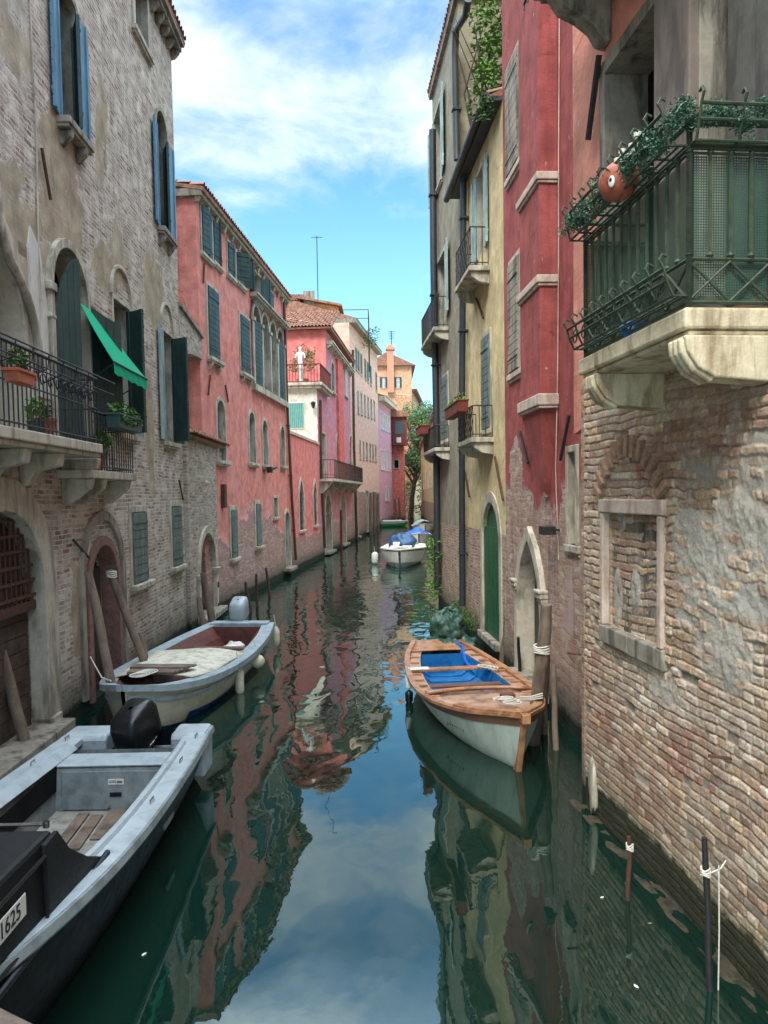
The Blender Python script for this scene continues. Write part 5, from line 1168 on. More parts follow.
# ---------------------------------------------------------------- R3 yellow house
R34 = Vector(wl(440, 604)); e3 = (R34-RAa).normalized()
c34 = solve_corner(464, 560, RAa, e3); c45 = solve_corner(438, 560, RAa, e3)
F = Facade(c34, tuple(RAa), 'yellow_house', 'cream yellow plastered house with tall green arched water door on the right bank', 'house', z1=12, depth=8); R3 = F
ze = F.hit(455, 172, .35)[1]; F.z1 = ze
F.W(478, 485.5, 168, 255, frame=.07, fmat='stone', proud=.02, depth=.25, pane='dark', mull=False, sill=False, shut=(176, 174), smat=('shut_pale', 'shut_pale'))
F.W(484, 491, 336, 430, frame=.09, fmat='stone', proud=.03, depth=.14, pane=None, shut=(0, 0), smat='shut_grey', sill_out=.08)
u0, u1, z0, z1 = F.uz(483, 499.5, 503, 640); F.door(u0, u1, .22, z1, 'round', frame=.24, fmat='stone', proud=.02, depth=.03, mat='door_green', step=.12)
mY = wall_mat('cream_yellow_plaster', PAL_TAN, S(176, 162, 140), S(208, 188, 142), under=S(176, 150, 134), base=-1.5, grad=(2.45, 2.65, 4.5), amp=.45, streak=.35, dark=S(150, 132, 96), fade=(S(178, 160, 124), .6), wob=.05)
F.build(mY)
mb = MB(); mb.tube([(-.2, -.3, ze+.0), (F.U, -.3, ze+.06)], .075, 10); mb.box(-.1, F.U, -.23, 0, ze-.02, ze+.06); mb.build('gutter', M['pipe'], F.E)
tile_roof((-.1, -.25, ze+.07), (F.U, -.25, ze+.07), (0, 1.6, .7), 4, 'roof', F.E)
mb = MB(); mb.box(-.1, F.U, 1.2, 8, ze+.2, 17.5); mb.build('attic_wall', wall_mat('attic_yellow', PAL_TAN, S(176, 162, 140), S(206, 180, 120), base=3, amp=.3, tide=False, streak=.4, dark=S(150, 130, 90)), F.E)
tile_roof((-.2, .9, 17.5), (F.U, .9, 17.5), (0, 2.5, 1.0), 4, 'upper_roof', F.E)
def small_balcony(F, pxL, pxR, py, out, h, planter=None, name='balcony', lattice=False):
    u0 = F.hit(pxL, py)[0]; u1 = F.hit(pxR, py)[0]; u0, u1 = min(u0, u1), max(u0, u1); z = F.hit((pxL+pxR)/2, py, out*.5)[1]
    mb = MB(); mb.box(u0, u1, -out, 0, z-.1, z); b = mb.build(name, M['stone'], F.E, bevel=.015)
    mb = MB()
    for u in (u0+.06, u1-.2): mb.prism([(0, z-.101), (0, z-.34), (-out*.5, z-.3), (-out*.85, z-.2), (-out*.9, z-.101)], 'x', u, u+.14)
    mb.each('bracket', M['stone'], b, bevel=.012)
    mb = MB(); railing(mb, [(u0+.03, -.03, z), (u0+.03, -out+.04, z), (u1-.03, -out+.04, z), (u1-.03, -.03, z)], h, .12, .008, .014)
    if lattice:
        n = 7
        for i in range(n): a = lerp(u0+.03, u1-.03, i/n); c_ = lerp(u0+.03, u1-.03, (i+1)/n); mb.tube([(a, -out+.03, z+.05), (c_, -out+.03, z+h*.5), (a, -out+.03, z+h*.95)], .007, 4); mb.tube([(c_, -out+.03, z+.05), (a, -out+.03, z+h*.5), (c_, -out+.03, z+h*.95)], .007, 4)
    mb.build('railing', M['iron'], b); return u0, u1, z
a0, a1, zz = small_balcony(F, 473, 490, 262, .42, .75, lattice=True)
b0, b1_, zz = small_balcony(F, 477, 494, 436, .45, .62, lattice=True)
planter_box(tuple(F.world((b0+b1_)/2-.15, -.58, zz+.52)), F.rz, abs(b1_-b0)*1.0, .2, .24, M['wood_red'], 'long red wooden flower box on the lattice railing of the yellow house', plants=20, seed=11, leafmat='plant2', size=.04, spread=.06)
F.pipe([(463.5, 176), (463, 260), (462, 400), (462, 500), (462.5, 606)], .075, 'pipe', off=.12)
mb = MB()
for a, b in (((478, 298), (485, 318)), ((497, 457), (505, 500)), ((466, 470), (471, 497))): mb.tube([(F.hit(*a)[0], -.04, F.hit(*a)[1]), (F.hit(*b)[0], -.04, F.hit(*b)[1])], .025, 5)
mb.each('wall_anchor', M['iron_rust'], F.E)
# roof weeds
e = empty('roof_weed', tuple(F.world(F.hit(484, 60)[0], -.15, ze+.2)), 0, 'bright green bush growing on the gutter of the yellow house under the roof', 'bush')
mb = MB(); rr = random.Random(14)
qz = F.hit(484, 60, .0)[1]-ze-.2
qz = 2.0
for c in clumps(rr, (.5, .1, qz*.8), (.42, .35, qz*.42), 26): leaves(mb, c, .26, 85, .06, rr)
mb.build('foliage', M['plant2'], e); mb = MB()
for i in range(7): mb.tube([(0, .4, -.1), (rr.uniform(-.3, .3), .2, qz*.4), (rr.uniform(-.6, .6), rr.uniform(-.3, .3), qz)], [.03, .02, .006], 5)
mb.build('stem', M['bark'], e)
e = empty('gutter_fern', tuple(F.world(F.hit(481, 108, .4)[0], -.42, F.hit(481, 108, .4)[1])), 0, 'small hanging weed sprouting lower down from the yellow house gutter', 'weed')
mb = MB(); leaves(mb, (0, 0, 0), (.3, .15, .3), 160, .045, rr); mb.build('foliage', M['plant'], e)
# ---------------------------------------------------------------- R4 grey house
zr = F.hit(428, 67)[1]
F = Facade(c45, c34, 'grey_house', 'tall grey stained house with drain pipe, last visible on the right bank', 'house', z1=15, depth=8); R4 = F
zr = F.hit(430, 108)[1]; F.z1 = zr
F.W(434, 442, 108, 190, frame=.08, fmat='stone', proud=.02, depth=.2, pane='dark', mull=False, shut=(177, 174), smat=('shut_pale', 'shut_pale'), sill_out=.08)
F.W(438, 446.5, 255, 325, frame=.08, fmat='stone', proud=.02, depth=.25, pane='dark', mull=False, sill=False, shut=(177, 174), smat=('shut_pale', 'shut_pale'))
F.W(443.5, 448.5, 376, 440, frame=.08, fmat='stone', proud=.02, depth=.14, pane=None, shut=(0, 0), smat='shut_grey', sill_out=.08)
mGy = wall_mat('grey_stained_plaster', PAL_TAN, S(176, 162, 140), S(142, 134, 114), under=S(176, 150, 134), base=-1.5, grad=[(2.4, 2.6, 4.5)], amp=.45, streak=.55, dark=S(96, 92, 78), fade=(S(116, 110, 96), .5))
F.build(mGy)
mb = MB(); mb.box(-.05, F.U+.1, -.1, 8, zr, zr+.12); mb.build('eave', M['stone_dark'], F.E)
tile_roof((-.05, -.12, zr+.13), (F.U+.1, -.12, zr+.13), (0, 4, 1.0), 4, 'roof', F.E)
small_balcony(F, 434, 449, 326, .42, .8)
c0, c1, zz = small_balcony(F, 436, 450, 447, .42, .6)
planter_box(tuple(F.world((c0+c1)/2-.3, -.55, zz+.45)), F.rz, 1.2, .22, .25, M['wood_red'], 'short red flower box on the farther small balcony of the grey house', plants=20, seed=12, leafmat='plant2', size=.04, spread=.08)
F.pipe([(468, 0), (466, 14), (456, 30), (455, 60), (457, 160)], .08, 'pipe', off=.12)
F.pipe([(432.5, 130), (433.5, 260), (436, 400), (437, 520), (437.5, 590)], .1, 'pipe', off=.14)
e = empty('wall_ivy', tuple(F.world(.1, -.06, 0)), F.rz, 'green ivy and weeds hanging at the waterside corner of the grey house', 'ivy')
mb = MB(); rr = random.Random(15)
for c in clumps(rr, (.3, -.12, 1.1), (.5, .08, .9), 30): leaves(mb, c, .2, 30, .05, rr)
mb.build('foliage', M['plant2'], e)
e = empty('wall_weed', tuple(R3.world(R3.hit(470, 640)[0], -.05, 0)), R3.rz, 'dark green weed fringe along the waterline under the yellow house', 'weed')
mb = MB()
for i in range(26): leaves(mb, (rr.uniform(-1.6, 1.3), -.06, .42+rr.uniform(-.1, .12)), .13, 22, .035, rr)
mb.build('foliage', M['plant'], e)
# set-back row beyond the grey house, closing the view
F = Facade((5.5, 112), (3.6, 27.5), 'setback_house', 'plain ochre row set back behind the grey house on the right bank', 'house', z1=10, depth=8)
for i in range(10): F.window(4+i*8, 5.2+i*8, 4, 5.8, frame=.15)
F.build(mY); F.cornice(0, F.U, 10.15, out=.3, gap=3)
# ================================================================ boats
def interp(st, s):
    for a, b in zip(st[:-1], st[1:]):
        if s <= b[0]: t = (s-a[0])/(b[0]-a[0]); t2 = t*t*(3-2*t)*.4+t*.6; return [lerp(a[i], b[i], t2) for i in range(1, len(a))]
    return list(st[-1][1:])
def catm(st, s):
    """smooth interpolation of station rows (s, ...)"""
    n = len(st); k = 0
    while k < n-2 and s > st[k+1][0]: k += 1
    a, b = st[k], st[k+1]; p = st[max(0, k-1)]; q = st[min(n-1, k+2)]; t = (s-a[0])/(b[0]-a[0]); o = []
    for i in range(1, len(a)):
        m0 = (b[i]-p[i])/(b[0]-p[0])*(b[0]-a[0]); m1 = (q[i]-a[i])/(q[0]-a[0])*(b[0]-a[0])
        o.append((2*t**3-3*t**2+1)*a[i]+(t**3-2*t**2+t)*m0+(-2*t**3+3*t**2)*b[i]+(t**3-t**2)*m1)
    return o
class Boat:
    """local x: stern 0 -> bow L; stations (x, half beam, gunwale z, keel z)"""
    def __init__(s, name, label, cat, P, rz, st, rake=.2, pw=.45, group=None):
        s.E = empty(name, P, rz, label, cat, group); s.st = st; s.L = st[-1][0]; s.rake = rake; s.pw = pw
        s.N = 40; s.xs = [s.L*i/s.N for i in range(s.N+1)]
    def sec(s, x, k, side=1, inset=0.0, dz=0.0):
        hb, zg, zk = catm(s.st, x); hb = max(0, hb); t = k; f = (x/s.L)**6
        y = max(0, hb-inset)*(t**s.pw); z = zk+(zg-zk)*t**1.5
        return Vector((x+s.rake*f*t+s.rake*.0, side*y, z+dz))
    def hull(s, mat, name='hull', t0=0.0, t1=1.0, off=0.0, K=10):
        mb = MB(); rows = []
        for x in s.xs:
            r = [s.sec(x, lerp(t0, t1, k/K), -1)+Vector((0, -off, 0)) for k in range(K, -1, -1)]+[s.sec(x, lerp(t0, t1, k/K), 1)+Vector((0, off, 0)) for k in range(0, K+1)]
            rows.append(r)
        mb.grid(rows); mb.add(rows[0], [tuple(range(len(rows[0])))]); return mb.build(name, mat, s.E, smooth=40)
    def band(s, mat, name, t0, t1, off=.006, sides=(1, -1), x0=0, x1=None):
        mb = MB(); xs = [x for x in s.xs if x >= x0 and x <= (x1 or s.L)]
        for sd in sides:
            rows = [[s.sec(x, lerp(t0, t1, k/5), sd)+Vector((0, sd*off, 0)) for k in range(6)] for x in xs]; mb.grid(rows)
        return mb.build(name, mat, s.E, smooth=40)
    def gunwale(s, mat, w, th=.04, lip=.03, name='gunwale', x0=0, x1=None, inner=True, floor=.1, parent=None, w_bow=None):
        mb = MB(); xs = [x for x in s.xs if x >= x0 and x <= (x1 or s.L)]
        for sd in (1, -1):
            rows = []
            for x in xs:
                p = s.sec(x, 1, sd); hb = abs(p.y); ww = min(w, max(hb-.005, 0)); a = p+Vector((0, sd*lip, 0)); b = Vector((p.x, sd*(hb-ww), p.z))
                rows.append([a-Vector((0, 0, th)), a, b, b-Vector((0, 0, th))])
            mb.grid(rows, closed=True); mb.add(rows[0], [(0, 1, 2, 3)]); mb.add(rows[-1], [(0, 1, 2, 3)])
        return mb.build(name, mat, parent or s.E, smooth=30)
    def inner(s, mat, w, zf, name='inner_side', x0=0.05, x1=None, taper=.1):
        mb = MB(); xs = [x for x in s.xs if x >= x0 and x <= (x1 or s.L)]
        rows = []
        for x in xs:
            p = s.sec(x, 1, 1); hb = max(p.y-w, .0); q = max(hb-taper, 0)
            rows.append([Vector((p.x, hb, p.z-.01)), Vector((x, lerp(hb, q, .6), lerp(p.z, zf, .5))), Vector((x, q, zf)), Vector((x, -q, zf)), Vector((x, -lerp(hb, q, .6), lerp(p.z, zf, .5))), Vector((p.x, -hb, p.z-.01))])
        mb.grid(rows); mb.add(rows[0], [tuple(range(6))]); mb.add(rows[-1], [tuple(range(6))[::-1]]); return mb.build(name, mat, s.E)
    def cross(s, x, w, mat, name, z_off=-.05, th=.03, wd=.22, parent=None):
        p = s.sec(x, 1, 1); mb = MB(); y = p.y-w; mb.box(x-wd/2, x+wd/2, -y, y, p.z+z_off-th, p.z+z_off); return mb.build(name, mat, parent or s.E, bevel=.006)
def outboard(parent, M4, mats, sc=1.0, name='outboard_motor', tilt=0):
    """cowling, leg, clamp, propeller; local: x forward, z up, origin at the transom top"""
    cm, lm = mats; T = M4 @ Matrix.Scale(sc, 4)
    mb = MB(); rows = []
    prof = [(-.02, .05, .03), (-.01, .2, .12), (.06, .235, .15), (.3, .24, .15), (.38, .2, .14), (.41, .15, .11), (.42, .02, .02)]
    for z, rx, ry in prof:
        rows.append([T @ Vector((-.22+(rx*abs(math.cos(a))**.42*(1 if math.cos(a) > 0 else -1))-.05*z, ry*abs(math.sin(a))**.42*(1 if math.sin(a) > 0 else -1), .05+z)) for a in [2*PI*i/24 for i in range(24)]])
    mb.grid(rows, closed=True); cw = mb.build('cowling', cm, parent, smooth=50)
    cw.name = name; mb = MB(); mb.prism([(-.3, .05), (-.12, .05), (-.14, -.55), (-.3, -.6), (-.34, -.5)], 'y', -.05, .05, M=T); mb.box(-.42, -.06, -.09, .09, -.42, -.4, M=T)
    mb.build('leg', lm, cw, bevel=.01); mb = MB(); mb.box(-.12, .06, -.12, .12, -.22, .05, M=T); mb.tube([T @ Vector((.0, .02, .02)), T @ Vector((.3, .1, .12))], .022, 8); mb.build('clamp', lm, cw, bevel=.01)
    mb = MB(); mb.tube([T @ Vector((-.4, 0, -.52)), T @ Vector((-.22, 0, -.52))], .035, 8)
    for k in range(3):
        a = k*2*PI/3; mb.add([T @ Vector((-.36, 0, -.52)), T @ Vector((-.38, .11*math.cos(a-.3), -.52+.11*math.sin(a-.3))), T @ Vector((-.34, .11*math.cos(a+.4), -.52+.11*math.sin(a+.4)))], [(0, 1, 2)])
    mb.build('propeller', lm, cw)
    mb = MB(); mb.tube([T @ Vector((-.22+.2*math.cos(a), .152*math.sin(a), .1)) for a in [2*PI*i/20 for i in range(21)]], .008, 4); mb.build('cowling_seam', M['chrome'] if cm == M['black'] else M['black_matt'], cw)
    return cw
# ---- A: dark motor boat, near left. stern far, bow towards the camera: local x -> world -Y
xc = -2.82; hbA = .84
stA = [(0, .80, .61, -.18), (1.2, .85, .61, -.22), (3.0, .87, .66, -.25), (4.4, .80, .78, -.25), (5.6, .52, .88, -.2), (6.3, .12, .98, -.1), (6.5, .0, 1.02, .0)]
A = Boat('motor_boat', 'grey and navy motor boat with black cabin cover and black outboard, nearest on the left', 'boat', (xc-.05, 8.95, -.03), -PI/2+.012, stA, rake=.35, pw=.38)
A.hull(M['hull_navy']); 
mb = MB()
for sd in (1, -1):
    rows = []
    for x in A.xs:
        p = A.sec(x, 1, sd); rows.append([p+Vector((0, sd*.02, -.045)), p+Vector((0, sd*.035, -.02)), p+Vector((0, sd*.02, .035)), p+Vector((0, -sd*.0, .035)), p+Vector((0, 0, -.045))])
    mb.grid(rows)
mb.build('rub_rail', M['gel_grey2'], A.E, smooth=40)
wA = .26
g = A.gunwale(M['gel_grey'], wA, .06, .0, x0=0); g.location.z = .04
mb = MB()
for sd in (1, -1):
    rows = [];
    for x in A.xs[4:]:
        p = A.sec(x, 1, sd); hb = abs(p.y); rows.append([Vector((p.x, sd*max(hb-wA-.04, 0), p.z+.0)), Vector((p.x, sd*max(hb-wA+.03, 0), p.z+.075)), Vector((p.x, sd*max(hb-wA+.075, 0), p.z+.075)), Vector((p.x, sd*max(hb-wA+.09, 0), p.z+.035))])
    mb.grid(rows)
mb.build('coaming', M['gel_grey'], A.E, smooth=30)
A.inner(M['gel_grey2'], wA, .12, x0=.55, taper=.02)
mb = MB(); mb.box(.6, 4.4, -.56, .56, .125, .14); mb.build('floor', M['deck_wood'], A.E)
mb = MB(); mb.box(1.35, 2.1, -.22, -.1, .142, .165); mb.box(1.3, 2.15, -.36, -.25, .142, .17); mb.box(1.2, 1.9, -.07, .1, .142, .16)
mb.build('loose_board', M['wood_pile'], A.E, M=Matrix.Rotation(.06, 4, 'Z'), bevel=.004)
# aft bench box with hatch
mb = MB(); mb.prism([(.8, .12), (1.2, .12), (1.15, .56), (1.12, .58), (.8, .58)], 'y', -.58, .56); bx = mb.build('aft_locker', M['gel_grey2'], A.E, bevel=.02)
mb = MB(); mb.box(.78, 1.16, -.585, .565, .581, .60); mb.build('locker_top', M['gel_grey'], bx, bevel=.008)
Rb = Matrix.Translation((1.178, 0, .34)) @ Matrix.Rotation(-.11, 4, 'Y')
mb = MB(); mb.box(-.002, .014, -.5, .5, -.19, .2, M=Rb); mb.build('hatch', M['gel_grey2'], bx, bevel=.008)
mb = MB(); mb.box(.015, .022, -.02, .14, .06, .12, M=Rb); lb = mb.build('label_plate', M['white'], bx, bevel=.004)
mb = MB(); 
for i in range(5): mb.box(.0225, .0235, .075+.011*i, .083+.011*i, .078, .100, M=Rb)
for z in (.098, .085): mb.box(.0225, .0235, -.008, .062, z, z+.004, M=Rb)
mb.build('label_print', M['black_matt'], lb)
mb = MB(); mb.box(.015, .026, .0, .12, -.06, -.015, M=Rb); mb.build('vent', M['black'], bx, bevel=.006)
mb = MB(); mb.box(.012, .04, -.01, .012, -.2, -.14, M=Rb); mb.build('latch', M['chrome'], bx)
# shoulders either side of the engine well
mb = MB()
for sd in (1, -1):
    mb.prism([(-.05, .62), (.0, .18), (.42, .18), (.42, .62), (.38, .675), (.02, .675)], 'y', sd*(.42 if sd > 0 else .30), sd*.80)
mb.each('stern_shoulder', M['gel_grey'], A.E, bevel=.03)
mb = MB(); mb.box(-.03, .04, -.44, .44, -.1, .42); mb.box(.0, .85, -.58, .56, .12, .2); mb.build('engine_well', M['gel_grey2'], A.E, bevel=.01)
outboard(A.E, Matrix.Translation((.40, -.04, .34)) @ Matrix.Rotation(-.3, 4, 'Z') @ Matrix.Rotation(.42, 4, 'Y') , (M['black'], M['black_matt']), 1.2)
mb = MB(); rr = random.Random(2)
for i in range(3): mb.tube([(.1, -.2+.0*i, .5), (.22, -.3, .42+.02*i), (.38, -.42, .36+.03*i), (.5, -.5, .45)], .012, 6)
mb.build('cable', M['black_matt'], A.E)
# side pocket on port (camera left) inner wall
mb = MB(); y = -(.84-wA)+.022
mb.prism([(1.0, .34), (2.5, .34), (2.5, .56), (1.1, .60), (1.0, .5)], 'y', y-.004, y+.004); 
mb.build('side_pocket', M['dark'], A.E)
mb = MB()
for x in (.45, 1.25, 2.35):
    for sd in (1, -1): 
        p = A.sec(x, 1, sd); c = Vector((x, sd*(abs(p.y)-.1), p.z+.04)); mb.tube([c+Vector((-.05, 0, 0)), c+Vector((-.045, 0, .035)), c+Vector((.045, 0, .035)), c+Vector((.05, 0, 0))], .007, 6)
mb.each('deck_ring', M['chrome'], A.E)
mb = MB(); mb.tube([(.25, .25, .36), (.4, .38, .4), (.6, .45, .26), (.75, .5, .24)], .012, 6); mb.tube([(.2, -.1, .42), (.5, -.35, .3), (.7, -.5, .3), (1.0, -.58, .5), (1.4, -.6, .62)], .010, 6); mb.build('fuel_line', M['black_matt'], A.E)
mb = MB()
for k in range(4): mb.tube([(2.3+(.11-.01*k)*math.cos(a*.5), -.35+(.11-.01*k)*math.sin(a*.5), .155+.018*k) for a in range(14)], .011, 5)
mb.build('rope_coil', M['rope'], A.E)
mb = MB(); p = A.sec(1.9, .75, 1); mb.box(1.75, 2.05, p.y+.0, p.y+.02, p.z-.03, p.z+.03); mb.build('hull_badge', M['gel_grey2'], A.E)
# black cabin cover
xa = 8.95-4.72; zc_ = 1.28
mb = MB(); hw = .74
v = [(xa, -hw, .7), (xa, hw, .7), (xa+.02, hw-.02, zc_), (xa+.02, -hw+.02, zc_), (6.0, -.35, .9), (6.0, .35, .9), (5.7, .42, 1.18), (5.7, -.42, 1.18), (xa+1.0, -hw, .72), (xa+1.0, hw, .72), (xa+.9, hw-.05, zc_-.01), (xa+.9, -hw+.05, zc_-.01)]
mb.add(v, [(0, 1, 2, 3), (1, 9, 10, 2), (9, 5, 6, 10), (5, 4, 7, 6), (4, 8, 11, 7), (8, 0, 3, 11), (3, 2, 10, 11), (11, 10, 6, 7)])
cv = mb.build('cabin_cover', M['black_matt'], A.E, bevel=.03)
mb = MB()
for sd in (1, -1):
    y0 = sd*hw
    prof = [(xa-.78, .72), (xa-.45, .88), (xa-.15, 1.08), (xa+.02, zc_-.01), (xa+.2, zc_-.02), (xa+.2, .70)]
    mb.prism(prof, 'y', y0-.02, y0+.012)
mb.each('side_flap', M['black_matt'], cv, bevel=.008)
mb = MB(); mb.tube([(xa-.8, hw+.02, .74), (xa-.1, hw+.025, .73), (xa+1.0, hw+.02, .76), (xa+1.8, hw-.1, .83)], .022, 8); mb.build('hem', M['black'], cv)
mb = MB(); mb.tube([(xa+.02, -hw+.05, zc_+.03), (xa+.02, hw-.06, zc_+.03)], .012, 8); mb.lathe([(.02, -.02), (.022, .02)], 8, o=(xa+.02, hw-.06, zc_+.03)); mb.tube([(xa+.35, hw-.25, zc_+.0), (xa+.38, hw-.25, zc_+.06), (xa+.9, hw-.27, zc_+.06), (xa+.95, hw-.27, zc_)], .014, 8); mb.build('hand_rail', M['chrome'], cv)
# side window frame with the registration plate
ys = hw+.014
mb = MB(); q = [(xa+.22, .8), (xa+.22, 1.20), (xa+1.25, 1.20), (xa+1.25, .84)]
for a, b in zip(q, q[1:]+q[:1]): mb.tube([(a[0], ys, a[1]), (b[0], ys, b[1])], .012, 6)
mb.build('side_window_trim', M['black'], cv)
# (text on the starboard side: reads from stern (right) to bow (left) as seen from the water)
mb = MB(); mb.box(xa+.50, xa+.96, ys+.0, ys+.008, 1.0, 1.125); pl_ = mb.build('registration_plate', M['white'], cv, bevel=.003)
Mt = Matrix(((-1, 0, 0, xa+.73), (0, 0, 1, ys+.009), (0, 1, 0, 1.062), (0, 0, 0, 1)))
text_mesh('V1625', .125, 'plate_number', M['black_matt'], pl_, Mt, .002)
# ---- B: blue-grey and cream boat, left middle; bow near
bow = Vector((-3.55, 10.45)); stn = Vector((-3.08, 16.4)); ax = bow-stn; LB_ = ax.length
stB = [(0, .66, .62, -.1), (1.5, .86, .58, -.2), (3.2, .93, .56, -.25), (4.6, .82, .6, -.25), (5.5, .52, .68, -.15), (LB_-.06, .1, .78, .0), (LB_, .03, .8, .05)]
Bt = Boat('open_boat', 'pale blue grey open boat with cream canvas foredeck and blue band, on the left', 'boat', (stn.x, stn.y, 0), math.atan2(ax.y, ax.x), stB, rake=.2, pw=.42)
Bt.hull(M['cream']); Bt.band(M['blue_hull'], 'blue_band', .12, .56, .004, x0=1.2, x1=5.2); Bt.band(M['blue_hull'], 'bottom_paint', .0, .4, .003)
Bt.gunwale(M['pale_blue'], .2, .09, .05); Bt.inner(M['red_wood'], .2, .16, taper=.3, x0=.3)
Bt.band(M['pale_blue'], 'rub_strake', .8, .86, .02)
mb = MB(); mb.box(.4, 4.0, -.5, .5, .11, .13); mb.build('floor', M['red_wood'], Bt.E)
mb = MB(); mb.box(.0, .3, -.62, .62, .55, .66); mb.build('stern_deck', M['pale_blue'], Bt.E, bevel=.02)
rows = []
for x in [2.9+i*.1 for i in range(22)]:
    p = Bt.sec(x, 1, 1); hb = p.y-.12; rows.append([Vector((p.x, lerp(-hb, hb, j/8), p.z+.02+.07*math.cos((j/8-.5)*PI)+.012*math.sin(x*5+j))) for j in range(9)])
mb = MB(); mb.grid(rows); o = mb.build('fore_cover', M['canvas'], Bt.E, smooth=True); m_ = o.modifiers.new('t', 'SOLIDIFY'); m_.thickness = .02
mb = MB()
for i in range(6): mb.box(4.55+i*.11, 4.65+i*.11, -.5+i*.03, .5-i*.03, .70+.012*(i % 2), .73+.01*(i % 3))
mb.build('bow_board', M['wood_pile'], Bt.E, M=Matrix.Rotation(0, 4, 'Z'), bevel=.005)
Bt.cross(1.6, .22, M['wood_brown'], 'thwart', -.18); 
outboard(Bt.E, Matrix.Translation((-.02, -.1, .5)) @ Matrix.Rotation(.35, 4, 'Y'), (M['gel_grey'], M['black']), 1.15)
mb = blob((1.25, .15, .3), (.3, .22, .12), 4, .3, folds=.05); mb.build('crumpled_sheet', M['white'], Bt.E, smooth=True)
mb = MB(); rr = random.Random(3)
for k in range(5): mb.tube([(5.2+.12*math.cos(a*.6+k)+.1*k, .12*math.sin(a*.6+k), .76+.01*k) for a in range(12)], .012, 5)
mb.build('rope_coil', M['rope'], Bt.E)
def fender(P, L, r, label, lean=0, mat='fender'):
    e = empty('fender', P, 0, label, 'fender', 'fenders hanging from the boats')
    mb = MB(); mb.lathe([(.02, -L/2-.04), (r*.7, -L/2), (r, -L/2+.06), (r, L/2-.06), (r*.7, L/2), (.03, L/2+.04)], 16); o = mb.build('body', M[mat], e, smooth=50)
    mb = MB(); mb.tube([(0, 0, L/2+.03), (-.04, 0, L/2+.3)], .008, 5); mb.build('cord', M['rope'], e); e.rotation_euler = (lean, 0, 0); return e
p = G(232, 684, .15); fender((p.x+.13, p.y, .2), .42, .075, 'long upright cream fender hanging lowest on the blue and cream boat side')
p = G(249, 664, .25); fender((p.x+.15, p.y, .3), .18, .14, 'round cream ball fender hanging between the two long fenders of the blue and cream boat')
p = G(273.5, 641, .2); fender((p.x+.06, p.y, .3), .34, .08, 'cream fender hanging at the stern corner of the blue and cream boat')
# ---- C: varnished wooden rowing boat, right; bow near
bow = Vector((1.55, 9.0)); stn = Vector((.92, 14.1)); ax = bow-stn; LC = ax.length
stC = [(0, .42, .62, -.02), (.8, .66, .53, -.12), (2.2, .83, .48, -.15), (3.4, .80, .50, -.15), (4.4, .52, .60, -.1), (LC-.05, .06, .74, .0), (LC, .02, .75, .02)]
Ct = Boat('wooden_rowing_boat', 'varnished wooden boat with blue inside and pale green hull, moored at the right bank', 'boat', (stn.x, stn.y, 0), math.atan2(ax.y, ax.x), stC, rake=.28, pw=.5)
Ct.hull(M['hull_green']); Ct.band(M['wood_brown'], 'dark_strake', .86, 1.0, .012)
Ct.gunwale(M['varnish'], .055, .04, .035, name='gunwale')
Ct.inner(M['varnish2'], .05, .16, name='upper_inner', taper=.34, x0=3.1)
# side decks (narrow varnished shelf below the rail) and blue inside
mb = MB()
for sd in (1, -1):
    rows = []
    for x in [x for x in Ct.xs if .1 <= x <= 3.2]:
        p = Ct.sec(x, 1, sd); hb = abs(p.y); rows.append([Vector((x, sd*(hb-.04), p.z-.05)), Vector((x, sd*(hb-.24), p.z-.05)), Vector((x, sd*(hb-.24), p.z-.09)), Vector((x, sd*(hb-.04), p.z-.09))])
    mb.grid(rows, closed=True)
mb.build('side_deck', M['varnish2'], Ct.E)
mb = MB(); xs = [x for x in Ct.xs if .55 <= x <= 3.1]; rows = []
for x in xs:
    p = Ct.sec(x, 1, 1); hb = p.y-.245; rows.append([Vector((x, hb, p.z-.06)), Vector((x, hb-.05, .2)), Vector((x, hb-.16, .135)), Vector((x, -hb+.16, .135)), Vector((x, -hb+.05, .2)), Vector((x, -hb, p.z-.06))])
mb.grid(rows); mb.add(rows[0], [tuple(range(6))]); mb.add(rows[-1], [tuple(range(6))]); mb.build('blue_inside', M['blue'], Ct.E)
mb = MB()
for x in (.9, 1.3, 1.9, 2.35, 2.8):
    p = Ct.sec(x, 1, 1); hb = p.y-.25
    for sd in (1, -1): mb.tube([(x, sd*hb, p.z-.07), (x, sd*(hb-.06), .22), (x, sd*(hb-.17), .15), (x, 0, .145)], .016, 5)
mb.each('rib', M['blue'], Ct.E)
mb = MB()
for sd in (1, -1):
    for x in [.5+.36*i for i in range(9)]:
        p = Ct.sec(x, 1, sd); hb = abs(p.y); mb.box(x-.03, x+.03, min(sd*(hb-.21), sd*(hb-.045)), max(sd*(hb-.21), sd*(hb-.045)), p.z-.049, p.z-.02)
mb.each('deck_cleat', M['varnish'], Ct.E, bevel=.004)
Ct.cross(1.75, .03, M['varnish'], 'thwart', .0, .035, .17); Ct.cross(2.35, .22, M['wood_brown'], 'thwart', -.12, .03, .16); Ct.cross(2.75, .26, M['blue'], 'low_thwart', -.2, .03, .25)
mb = MB(); p = Ct.sec(1.75, 1, 1); mb.box(1.66, 1.84, -p.y+.02, -p.y+.35, p.z+.003, p.z+.012); mb.build('worn_patch', M['white'], Ct.E)
